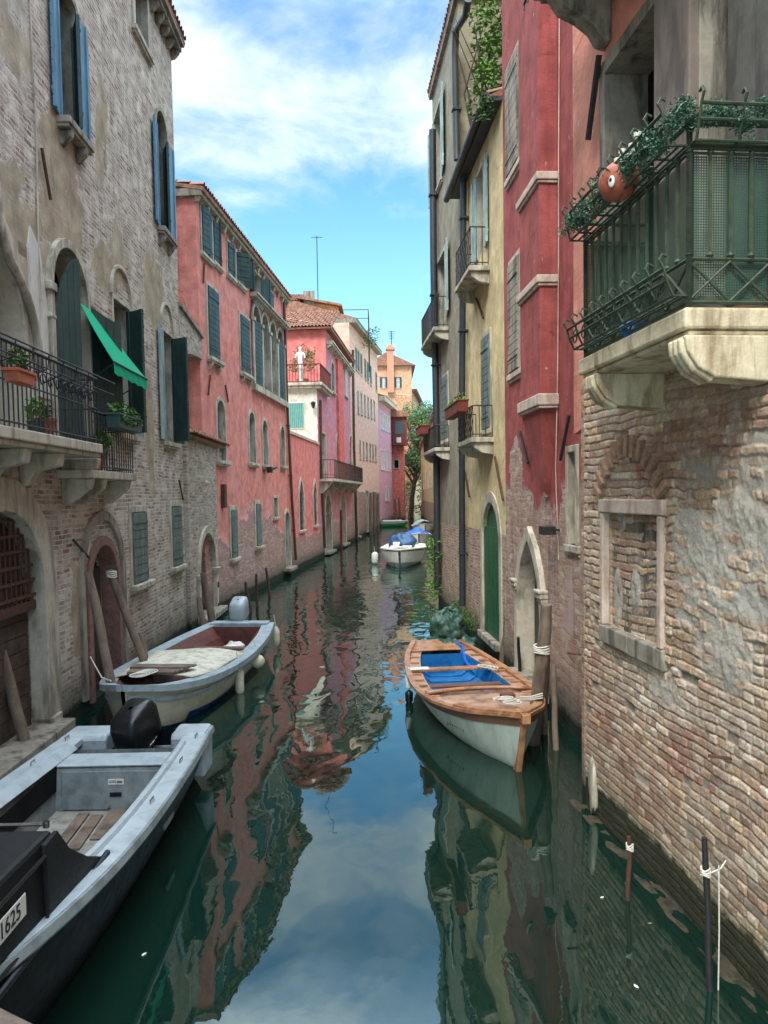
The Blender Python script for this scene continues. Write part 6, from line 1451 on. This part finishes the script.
# stern deck and fore deck
def deck(x0, x1, z, mat, name, camber=.05, inset=.05, n=14):
    rows = []
    for i in range(n+1):
        x = lerp(x0, x1, i/n); p = Ct.sec(x, 1, 1); hb = max(p.y-inset, .0); rows.append([Vector((lerp(x, p.x, 1), lerp(-hb, hb, j/8), p.z+z+camber*math.cos((j/8-.5)*PI))) for j in range(9)])
    mb = MB(); mb.grid(rows); o = mb.build(name, mat, Ct.E, smooth=True); m_ = o.modifiers.new('t', 'SOLIDIFY'); m_.thickness = .025; m_.offset = -1; return o
deck(.0, .55, -.02, M['varnish'], 'stern_deck', .01)
rows = []
fd = deck(3.35, LC-.12, -.06, M['varnish2'], 'fore_deck', .015, .06)
mb = MB(); pts = []
p = Ct.sec(3.3, 1, 1); mb.tube([(3.3-.16*(1-(2*j/10-1)**2), lerp(-p.y+.04, p.y-.04, j/10), p.z-.0) for j in range(11)], .03, 8); mb.build('coaming', M['varnish'], Ct.E, smooth=True)
mb = MB()
for sd in (1, -1):
    rows = []
    for i in range(9):
        x = lerp(4.2, LC-.02, i/8); p = Ct.sec(x, 1, sd); hb = abs(p.y); w = .12+.03*i/8; rows.append([Vector((p.x, sd*hb, p.z+.03)), Vector((p.x, sd*max(hb-w, 0), p.z+.035)), Vector((p.x, sd*max(hb-w, 0), p.z-.01)), Vector((p.x, sd*hb, p.z-.01))])
    mb.grid(rows, closed=True)
mb.box(LC+.05, LC+.36, -.05, .05, .66, .77); mb.build('breasthook', M['varnish'], Ct.E, bevel=.01)
mb = MB(); mb.prism([(LC-.12, -.1), (LC+.02, -.1), (LC+.30, .72), (LC+.14, .72)], 'y', -.035, .035); mb.build('stem', M['varnish'], Ct.E, bevel=.01)
mb = MB(); mb.box(4.0, 4.12, .1, .28, .56, .64); mb.tube([(3.5, .35, .47), (4.35, .05, .53)], .018, 6); mb.build('cleat', M['red_wood'], Ct.E, M=Matrix.Translation((0, 0, .0)))
# small name lettering on the starboard bow side: unreadable script in the photo, built as a short cursive line
nmb = MB()
p0 = Ct.sec(3.9, .7, -1); p1 = Ct.sec(4.45, .7, -1)
nmb = MB(); k = 70; pr = []
for i in range(k):
    t_ = i/(k-1); x = lerp(3.85, 4.5, t_); q = Ct.sec(x, .68, -1); amp = .022 if not (.02 < t_ < .1 or .62 < t_ < .75) else .045
    q2 = Ct.sec(x, .70, -1); pr.append(Vector((x-.01*math.cos(t_*60), q.y-.012, q.z+amp*math.sin(t_*60))))
nmb.tube(pr, .0035, 4); nmb.build('name_lettering', M['black_matt'], Ct.E)
# covered outboard at the stern
e = empty('tarpaulin_bundle', (stn.x+.25, stn.y+.25, .45), 0, 'dark green tarpaulin bundle tied over the stern of the varnished wooden boat', 'tarpaulin')
mb = blob((.02, 0, .33), (.34, .32, .36), 7, .12, 64, 30, 3, folds=.0); mb.build('cover', M['tarp_green'], e, smooth=True)
mb = blob((.06, -.05, .03), (.46, .42, .2), 9, .16, 64, 16, 5, folds=.0); mb.build('skirt', M['tarp_green'], e, smooth=True)
tx2 = bpy.data.textures.new('crumple', 'CLOUDS'); tx2.noise_scale = .16; tx2.noise_depth = 1
for q in children(e): d_ = q.modifiers.new('s', 'SUBSURF'); d_.levels = d_.render_levels = 1; d_ = q.modifiers.new('d', 'DISPLACE'); d_.texture = tx2; d_.strength = .16
mb = MB(); mb.tube([(.35*math.cos(a), .32*math.sin(a)-.02, .12) for a in [2*PI*i/20 for i in range(21)]], .012, 5); mb.tube([(.1, -.38, .12), (.2, -.7, .12), (.22, -1.0, -.08), (.35, -1.4, -.2)], .03, 6); mb.build('tie', M['blue_tarp'], e)
p = G(409, 690, .2); e = empty('hanging_buoy', (p.x, p.y, .22), 0, 'small white float over a black one at the left side of the wooden boat', 'fender')
mb = MB(); mb.lathe([(.02, -.1), (.05, -.08), (.06, .1), (.03, .15)], 12, o=(0, 0, .1)); mb.build('white_float', M['white'], e, smooth=50); mb = MB(); mb.lathe([(.02, -.14), (.06, -.1), (.065, .04), (.02, .08)], 12, o=(0, 0, -.1)); mb.build('black_float', M['black'], e, smooth=50)
mb = MB(); mb.tube([(0, 0, .2), (.03, 0, .4)], .008, 5); mb.build('cord', M['rope'], e)
# ---- D: white motorboat in mid distance, bow to the camera
stD = [(0, .95, .75, -.2), (2, 1.1, .72, -.3), (3.6, 1.02, .8, -.25), (4.8, .7, .86, -.15), (5.3, .32, .88, -.1), (5.45, .05, .88, -.1)]
p = G(400, 568, 0)
D = Boat('white_motorboat', 'white motorboat with dark rub rail, bow towards us, mid distance on the right', 'boat', (p.x+.45, p.y+5.6, 0), -PI/2-.08, stD, rake=.5, pw=.4)
D.hull(M['gel_grey2']); D.band(M['white'], 'white_topside', .5, .93, .01); D.band(M['black'], 'rub_rail', .92, 1.0, .03); D.gunwale(M['white'], .3, .06, .03); D.inner(M['white'], .3, .35, x0=.3, x1=4.4)
mb = MB(); mb.box(2.2, 2.9, -.5, .1, .36, 1.0); mb.build('console', M['white'], D.E, bevel=.05); mb = MB(); mb.box(4.3, 5.1, -.5, .5, .86, .93); mb.build('bow_deck', M['white'], D.E, bevel=.03); mb = MB(); mb.box(4.75, 4.9, -.07, .07, .935, 1.0); mb.build('bow_cleat', M['black'], D.E)
p = G(375, 560, .2); fender((p.x, p.y, .3), .5, .16, 'white fender at the left bow of the white motorboat', mat='white')
e = empty('boat_cover', tuple(G(404, 545, .9)), 0, 'crumpled blue tarpaulin heap behind the white motorboat bow', 'tarpaulin'); mb = blob((0, 1.5, .05), (.65, .9, .42), 8, .2, 40, 18, folds=.06); mb.build('cover', M['navy_tarp'], e, smooth=True)
stE = [(0, .85, .7, -.2), (2.5, .95, .7, -.2), (4.2, .6, .85, 0), (4.8, .05, .95, .1)]
p = G(419, 548, 0); E_ = Boat('covered_boat', 'white boat with bright blue tarpaulin peak, behind the white motorboat', 'boat', (p.x, p.y+5, 0), -PI/2, stE, rake=.3, pw=.42)
E_.hull(M['white']); E_.gunwale(M['white'], .2, .05, .03); E_.inner(M['white'], .2, .3)
mb = MB(); rows = [[Vector((x, lerp(-.8, .8, j/6), .75+h*(1-abs(j/3-1)))) for j in range(7)] for x, h in ((.6, .15), (1.8, .4), (2.8, .5), (3.8, .2), (4.2, .03))]; mb.grid(rows); o = mb.build('blue_cover', M['blue_tarp'], E_.E, smooth=60)
p = G(421, 536, 0); E2 = Boat('moored_skiff', 'pale skiff with light blue cover, third boat back on the right', 'boat', (p.x+.4, p.y+6, 0), -PI/2, stE, rake=.3, pw=.42); E2.hull(M['white']); E2.gunwale(M['white'], .2); mb = MB(); mb.grid([[Vector((x, lerp(-.8, .8, j/4), .8+.35*math.sin(PI*j/4))) for j in range(5)] for x in (.2, 1.5, 3, 4.2)]); mb.build('cover', M['pale_blue'], E2.E, smooth=60)
p = G(395, 527, 0); F_ = Boat('green_white_boat', 'small white boat with green bottom and dark outboard, far on the left', 'boat', (p.x-.9, p.y+1.2, 0), .25, [(0, .6, .55, -.1), (1.4, .7, .55, -.1), (2.4, .5, .6, 0), (2.8, .1, .65, .1)], rake=.2, pw=.4)
F_.E.location.x -= .6; F_.hull(M['white']); F_.band(plain('green_boat_bottom', S(60, 140, 80), .5), 'green_bottom', .1, .75, .01); F_.gunwale(M['white'], .3); mb = MB(); mb.grid([[Vector((x, lerp(-.55, .55, j/4), .6+.08*math.sin(PI*j/4))) for j in range(5)] for x in (.2, 1.2, 2.3)]); mb.build('cover', M['white'], F_.E, smooth=60)
outboard(F_.E, Matrix.Translation((.0, 0, .65)), (M['black'], M['black']), 1.5)
p = G(424, 513, 0); H_ = Boat('black_gondola', 'dark gondola-like boat far away near the end of the canal', 'boat', (p.x+2.5, p.y+1, 0), PI-.6, [(0, .3, 1.2, 0), (2, .8, .8, -.1), (4.5, .7, .8, -.1), (7, .1, 1.7, .4)], rake=.3, pw=.45); H_.hull(M['black']); H_.gunwale(M['black'], .2); mb = blob((3, 0, 1.2), (1.0, .6, .6), 3, .15); mb.build('canopy', M['black_matt'], H_.E, smooth=True)
# ================================================================ mooring piles
def pile(name, base, top, r, label, mat='wood_pile', cat='mooring pile', group=None, z0=-1.2, bands=0, seed=0, ropez=None):
    GR = {'mooring_pile': 'wooden mooring piles near the camera', 'mooring_stake': 'thin stakes along the pink house', 'red_pile': 'red piles under the long balcony', 'far_pile': 'far mooring piles on the left bank', 'thin_post': 'far dark posts'}
    b = Vector(base); t_ = Vector(top); e = empty(name, (b.x, b.y, 0), 0, label, cat, group or GR.get(name)); d = t_-b; pts = []; rr = random.Random(seed)
    dz = d/max(.001, d.z); s0 = b+dz*(z0-b.z)
    n = 9
    for i in range(n+1): q = lerp(s0, t_, i/n); pts.append((q.x-b.x+rr.uniform(-.012, .012), q.y-b.y+rr.uniform(-.012, .012), q.z))
    mb = MB(); mb.tube(pts, [r*(1.08-.14*i/n)*(1 if i < n else .85) for i in range(n+1)], 14); mb.build('shaft', M[mat], e, smooth=50)
    if ropez is not None:
        q = b+dz*(ropez-b.z)-Vector((b.x, b.y, 0)); mb = MB()
        for k in range(4): rp_ = .012 if r > .05 else .006; mb.tube([(q.x+(r+rp_)*math.cos(a), q.y+(r+rp_)*math.sin(a), q.z+k*rp_*2.3+.008*math.sin(a*2+k)) for a in [2*PI*i/16 for i in range(17)]], rp_, 5)
        mb.build('rope', M['rope'], e)
    return e
def at(px, py, Y): return atY(px, py, Y)
def pil(pb, pt, Yb, Yt, r, label, **k):
    b = G(pb[0], pb[1], 0) if Yb is None else atY(pb[0], pb[1], Yb); t_ = atY(pt[0], pt[1], Yt if Yt else b.y+.05); return pile(k.pop('name', 'mooring_pile'), b, t_, r, label, **k)
g1 = 'weathered wooden mooring piles on the left bank'
pil((27, 752), (-2, 640), 9.6, 9.65, .075, 'wooden pile leaning before the barred water door at the left edge', seed=1)
pil((118, 716), (88, 572), 10.9, 11.2, .07, 'wooden pile leaning left between the arched door and the blue grey boat bow', seed=2)
pil((146, 668), (109, 570), 12.6, 12.4, .065, 'wooden pile leaning across the arched doorway with rope round it', seed=3, ropez=2.05)
pil((147, 668), (139, 632), 13.0, 13.0, .065, 'short grey pile stump behind the blue grey boat', seed=4)
pil((206, 640), (199, 598), 17.4, 17.6, .07, 'stubby grey pile at the left foot of the garden arch', seed=5)
pil((213, 625), (203, 573), 18.4, 18.5, .09, 'thick curved brown pile beside the garden arch', seed=6)
p = G(120, 700); 
# row of thin dark stakes in front of the pink house
for i, (pxb, pyb, pxt, pyt, lb) in enumerate(((238, 618, 234, 594, 'first thin dark stake by the pink house wall, nearest the garden arch'), (251, 612, 245, 582, 'second thin dark stake by the pink house, leaning left'), (257, 606, 256, 574, 'third thin stake by the pink house wall, upright'), (270, 596, 266, 568, 'fourth thin dark stake by the pink house, farthest along'))):
    b = G(pxb, pyb); pile('mooring_stake', b, atY(pxt, pyt, b.y), .045, lb, mat='iron_rust', cat='stake', seed=20+i)
for i, (x0, y0, y1, lb) in enumerate(((333.5, 550, 512, 'red striped pile nearest the arched doors under the long balcony'), (341, 548, 510, 'second red pile by the arched doors under the long balcony'))):
    b = G(x0, y0); pile('red_pile', b, atY(x0-.5, y1, b.y), .11, lb, mat='wood_red', seed=30+i)
for i, (x0, y0, y1, lb) in enumerate(((371, 535, 493, 'grey pile standing before the peach house'), (374.5, 533, 492, 'dark pile standing before the peach house'), (378, 531, 494, 'grey pile between peach and violet house'), (396.5, 523, 499, 'leaning pile by the far green and white boat'), (400.5, 521, 498, 'second leaning pile by the far green and white boat'))):
    b = G(x0, y0); pile('far_pile', b, atY(x0-(1.5 if i > 2 else .3), y1, b.y), .13, lb, seed=40+i)
b = G(404.3, 519); pile('thin_post', b, atY(404.3, 480, b.y), .07, 'thin dark upright post in front of the small red house', mat='wood_dark', cat='post')
b = G(413, 512); pile('thin_post', b, atY(413, 484, b.y), .2, 'thick dark far post near the end of the canal', mat='wood_dark', cat='post')
# right bank
pil((502, 672), (512, 588), 14.6, 14.3, .08, 'wooden pile by the green door behind the wooden boat', seed=50)
pil((532, 745), (547, 604), 9.95, 9.7, .085, 'big wooden pile with rope at the bow of the varnished boat', seed=51, ropez=1.25)
pil((543, 742), (549, 618), 10.4, 10.2, .045, 'thin grey pile just right of the roped big pile', seed=52)
pil((520, 690), (518.5, 637), 13.1, 12.8, .03, 'thin dark iron stake left of the pointed doorway', mat='iron', seed=53, cat='stake')
pil((542, 700), (537, 655), 11.4, 11.4, .035, 'short dark stake in front of the pointed doorway', mat='iron', seed=54, cat='stake')
pil((556, 760), (553, 664), 9.7, 9.9, .04, 'slim pale batten pile at the brick wall right of the pointed doorway', seed=55)
pil((629, 898), (630, 836), 6.05, 6.05, .02, 'short black iron rod with round knob at the foot of the brick corner house', mat='iron_rust', seed=56, cat='rod', ropez=.42)
b = Vector((0, 0, 0)); pb_ = G(708, 992)
e = pile('mooring_rod', G(709, 990), atY(704.5, 838, G(709, 990).y-.0), .022, 'tall black iron mooring rod with white cord against the near brick wall', mat='iron', cat='rod', seed=57, ropez=.78)
mb = MB(); mb.tube([(.0, 0, .79), (.08, .02, .81), (.12, .03, .86)], .005, 5); mb.tube([(.06, 0, .84), (.065, 0, .4), (.06, 0, -.1)], .005, 5); mb.build('cord', M['rope'], e)
# mooring lines
e = empty('mooring_rope', (1.55, 9.3, .7), 0, 'pale mooring rope coiled on the wooden boat bow and tied to the big pile', 'rope')
mb = MB(); P1 = atY(520, 700, 9.6); P2 = atY(541, 698, 9.75); o_ = Vector((1.55, 9.3, .7))
for k in range(3): mb.tube([P1-o_+Vector((0, 0, .02*k)), (P1+P2)/2-o_+Vector((0, 0, .02*k-.01)), P2-o_+Vector((.02, 0, .03*k))], .011, 5)
for k in range(4): mb.tube([P1-o_+Vector((-.12+.13*math.cos(a*.55+k)-.03*k, .05*math.sin(a*.4)+.1*math.sin(a*.55+k), -.02+.015*k)) for a in range(13)], .009, 5)
P3 = atY(492, 668, 12.2)
for k in range(3): mb.tube([P3-o_+Vector((.1*math.cos(a*.6+k*1.3)-.06*k, .12*math.sin(a*.6+k), .015*k)) for a in range(12)], .009, 5)
mb.build('rope', M['rope'], e)
e = empty('mooring_rope', (-3.8, 10.4, .8), 0, 'thin pale rope from the blue grey boat bow to the leaning pile', 'rope'); mb = MB(); mb.tube([(0, .1, 0), (-.2, .3, .0), (-.45, .55, .25)], .01, 5); mb.build('rope', M['rope'], e)
# ================================================================ bridge rail at the lower left corner
e = empty('bridge_rail', (-.9, 1.45, 2.2), 0, 'brown weathered wooden rail corner at the bottom left of the view', 'rail')
a = atY(-30, 990, 1.6)-Vector(e.location); b = atY(95, 1052, 1.45)-Vector(e.location)
d = (b-a).normalized(); mb = MB(); ang = math.atan2(d.y, d.x)
up = Vector((0, -.12, -.1)); w_ = Vector((.0, -.22, -.02))
mb.add([a, b, b+w_, a+w_, a+Vector((0, 0, -.12)), b+Vector((0, 0, -.12)), b+w_+Vector((0, 0, -.12)), a+w_+Vector((0, 0, -.12))], [(0, 1, 2, 3), (4, 7, 6, 5), (0, 4, 5, 1), (1, 5, 6, 2), (2, 6, 7, 3), (3, 7, 4, 0)])
mb.build('beam', M['wood_rail'], e, bevel=.01)
# ================================================================ tree beyond, antennas, sign
p = atY(414, 515, 113); e = empty('waterside_tree', (p.x, p.y, 0), 0, 'rounded green tree leaning over the far end of the canal', 'tree')
zt_ = atY(414, 407, 113).z; zb_ = atY(414, 470, 113).z; rr = random.Random(77)
xl = atY(401, 440, 113).x-p.x; xr = atY(433, 440, 113).x-p.x
mb = MB(); mb.tube([(-.5, 0, 0), (-.2, 0, 3), (.3, 0, 6), (.8, 0, 9), (1.0, 0, zb_)], [.4, .33, .28, .24, .2], 8)
for k in range(7): a = Vector((lerp(-.2, .9, k/6), 0, 4+k*.9)); mb.tube([a, a+Vector((rr.uniform(-2, 2), rr.uniform(-1, 1), 2.5)), a+Vector((rr.uniform(-3.4, 3), rr.uniform(-2, 2), 5.5))], [.2, .13, .05], 6)
mb.build('trunk', M['bark'], e)
mb = MB(); cz = (zt_+zb_)/2+.5
for c in clumps(rr, ((xl+xr)/2+.2, 0, cz), ((xr-xl)*.44, 2.5, (zt_-zb_)*.46), 110):
    k = (c-Vector(((xl+xr)/2, 0, cz))); 
    if (k.x/((xr-xl)*.5))**2+(k.z/((zt_-zb_)*.55))**2 > 1: continue
    leaves(mb, c, 1.0, 90, .2, rr)
for c in clumps(rr, (.5, 0, zb_-3), (1.9, 1, 3.2), 26): leaves(mb, c, .8, 60, .18, rr)
mb.build('crown', plain('far_tree_leaves', S(92, 118, 78), .7, .5, 3), e)
p = atY(433, 500, 150); 
def antenna(px, py0, py1, Y, label, arms=True):
    a = atY(px, py0, Y); b = atY(px, py1, Y); e = empty('roof_antenna', tuple(a), 0, label, 'antenna'); h = (b-a).z; mb = MB(); r = .0006*Y; mb.tube([(0, 0, -1.5), (0, 0, h)], r, 5)
    if arms:
        for i in range(5): mb.tube([(-.55+.04*i, 0, h*.98-i*.28), (.55-.04*i, 0, h*.98-i*.28)], r*.6, 4)
    else: mb.tube([(-.4, 0, h-.1), (.4, 0, h-.1)], r*.7, 4)
    mb.build('mast', M['iron'], e)
antenna(318, 300, 236, 57, 'tall thin television mast on the pale orange roof', False)
antenna(391.5, 348, 331, 119, 'small television aerial on the chimney of the distant brick house')
p = atY(427, 464, 150); e = empty('round_sign', tuple(p), 0, 'orange yellow round awning or sign far off beside the drain pipe', 'sign'); mb = MB(); mb.prism([(1.5*math.cos(a*PI/10), 1.7*math.sin(a*PI/10)) for a in range(20)], 'y', -.2, .2); mb.build('panel', plain('orange_sign', S(232, 160, 40), .6), e); mb = MB(); mb.tube([(1.4, 0, 0), (3.5, 2, .2)], .1, 6); mb.tube([(2.0, 0, -p.z), (2.0, 0, 0)], .12, 6); mb.build('pole', M['iron'], e)
# floating scraps
for i, (px, py, s_, lb, kind) in enumerate(((144, 955, .035, 'small white crumpled scrap floating near the dark motor boat', 'scrap'), (602, 898, .03, 'pale scrap floating left of the short iron rod', 'scrap'), (636, 987, .035, 'white feather floating at the lower right of the water', 'feather'), (650, 924, .03, 'tan wood chip floating by the near brick wall', 'wood chip'), (626, 884, .02, 'tiny white speck floating near the footing of the brick wall', 'scrap'))):
    p = G(px, py, .0); e = empty('floating_'+kind.replace(' ', '_'), (p.x, p.y, .006), rnd.random()*3, lb, kind, 'scraps floating on the canal'); s_ *= .6; mb = blob((0, 0, 0), (s_, s_*.5, .005), i, .3, 12, 8); mb.build('piece', M['white'] if i != 3 else M['wood_pile'], e, smooth=True)
# ================================================================ water, ground, sky
def water_mat():
    t = NT('canal_water'); geo = t.n('TexCoord').outputs['Object']
    a = t.noise(t.scale(geo, (1, .55, 1)), 1.3, 2, .5, .6); b = t.noise(t.scale(geo, (1, .7, 1)), 4.0, 2, .5, .3); c = t.noise(t.scale(geo, (1, .55, 1)), .45, 2, .5)
    sp = t.n('SeparateXYZ'); t.put(sp.inputs[0], geo); far = t.mapr(sp.outputs[1], 8, 28, .06, 1.0); mid = t.mapr(sp.outputs[1], 5, 18, .12, 1.0)
    h = t.math('ADD', t.math('MULTIPLY', c, 1.3), t.math('ADD', t.math('MULTIPLY', t.math('MULTIPLY', a, .85), mid), t.math('MULTIPLY', t.math('MULTIPLY', b, .2), far)))
    h = t.math('ADD', h, t.math('MULTIPLY', t.noise(t.scale(geo, (1, .6, 1)), 11, 2, .5), .009))
    d = t.noise(geo, .35, 3); col = t.mix(d, (.002, .012, .008), (.005, .022, .015))
    bp = t.n('Bump'); bp.inputs['Strength'].default_value = .55; bp.inputs['Distance'].default_value = .06; t.put(bp.inputs['Height'], h)
    dif = t.n('BsdfDiffuse'); t.put(dif.inputs['Color'], col); gl = t.n('BsdfGlossy'); gl.inputs['Roughness'].default_value = .012; gl.inputs['Color'].default_value = (.80, .92, .89, 1)
    fr = t.n('Fresnel'); fr.inputs['IOR'].default_value = 2.1
    for nd in (dif, gl, fr): t.t.links.new(bp.outputs[0], nd.inputs['Normal'])
    mx = t.n('MixShader'); f = t.mapr(fr.outputs[0], 0.0, 1.0, .02, 1.0); t.put(mx.inputs[0], f); t.t.links.new(dif.outputs[0], mx.inputs[1]); t.t.links.new(gl.outputs[0], mx.inputs[2]); t.t.links.new(mx.outputs[0], t.out.inputs['Surface']); return t.m
mb = MB(); mb.add([(-600, -200, 0), (600, -200, 0), (600, 1200, 0), (-600, 1200, 0)], [(0, 1, 2, 3)])
o = mb.build('canal_water', water_mat()); tag(o, kind='structure')
mb = MB(); mb.add([(-900, -400, -2.5), (900, -400, -2.5), (900, 1500, -2.5), (-900, 1500, -2.5)], [(0, 1, 2, 3)]); o = mb.build('ground', plain('canal_mud', (.05, .045, .035), .95)); tag(o, kind='structure')
# algae-dark strips where walls meet the water are part of the wall materials
W_ = bpy.data.worlds.new('World'); bpy.context.scene.world = W_; W_.use_nodes = True; nt = W_.node_tree; nt.nodes.clear()
class WT(NT):
    def __init__(s): s.t = nt; s.m = None; s.out = nt.nodes.new('ShaderNodeOutputWorld')
w = WT(); SUN_EL, SUN_AZ = math.radians(48), math.radians(200)   # azimuth from north (+Y) clockwise: behind the camera, slightly left
sky = w.n('TexSky'); sky.sky_type = 'NISHITA'; sky.sun_disc = False; sky.sun_elevation = SUN_EL; sky.sun_rotation = SUN_AZ; sky.altitude = 0; sky.air_density = 1.0; sky.dust_density = .6; sky.ozone_density = 1.6
g_ = w.n('TexCoord').outputs['Generated']; sp = w.n('SeparateXYZ'); w.put(sp.inputs[0], g_)
over = w.mapr(sp.outputs[2], .52, .8, 1.0, 4.8)  # unseen cloud overhead brightened to add soft light on the walls
zz = w.math('MAXIMUM', sp.outputs[2], .02); inv = w.math('DIVIDE', 1.0, w.math('ADD', zz, .12)); cb = w.n('CombineXYZ'); w.put(cb.inputs[0], w.math('MULTIPLY', sp.outputs[0], inv)); w.put(cb.inputs[1], w.math('MULTIPLY', sp.outputs[1], inv))
pv = cb.outputs[0]
n1 = w.noise(w.vmath('ADD', w.scale(pv, (1.0, .8, 1)), (3.1, 1.7, 0)), 1.1, 7, .62, .6); n2 = w.noise(w.vmath('ADD', pv, (5.1, 9.7, 0)), 3.2, 6, .62, .4)
cov = w.mapr(sp.outputs[2], .19, .42, -.13, .19)                 # more cloud higher up
left = w.mapr(sp.outputs[0], .12, -.25, -.09, .05)
d = w.math('ADD', w.math('ADD', w.math('MULTIPLY', n1, .75), w.math('MULTIPLY', n2, .3)), w.math('ADD', cov, left))
m = w.mapr(d, .52, .77, 0, .93, True)
shade = w.mapr(n2, .36, .62, .25, 1.0)
ccol = w.mix(shade, (2.7, 3.7, 4.8), (5.5, 6.1, 6.6))
hs = w.n('HueSaturation'); hs.inputs['Saturation'].default_value = 1.3; hs.inputs['Value'].default_value = 1.3; w.put(hs.inputs['Color'], sky.outputs[0])
low = w.mix(w.mapr(sp.outputs[2], .0, .40, .6, .1), hs.outputs[0], (3.0, 6.6, 8.2))
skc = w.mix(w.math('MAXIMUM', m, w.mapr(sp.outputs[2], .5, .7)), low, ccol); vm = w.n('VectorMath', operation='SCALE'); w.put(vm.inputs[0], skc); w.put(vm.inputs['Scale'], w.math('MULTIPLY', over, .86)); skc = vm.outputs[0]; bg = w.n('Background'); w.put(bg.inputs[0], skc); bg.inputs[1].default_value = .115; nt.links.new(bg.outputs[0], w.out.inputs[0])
sd = bpy.data.lights.new('sun', 'SUN'); so_ = bpy.data.objects.new('sun', sd); C.objects.link(so_); sd.energy = 1.8; sd.angle = math.radians(20); sd.color = (1, .95, .87)
sdir = Vector((math.sin(SUN_AZ)*math.cos(SUN_EL), math.cos(SUN_AZ)*math.cos(SUN_EL), math.sin(SUN_EL))); so_.rotation_euler = sdir.to_track_quat('Z', 'Y').to_euler()
vs_ = bpy.context.scene.view_settings; vs_.view_transform = 'Standard'; vs_.look = 'None'; vs_.exposure = 1.15; vs_.gamma = 1; vs_.use_curve_mapping = False
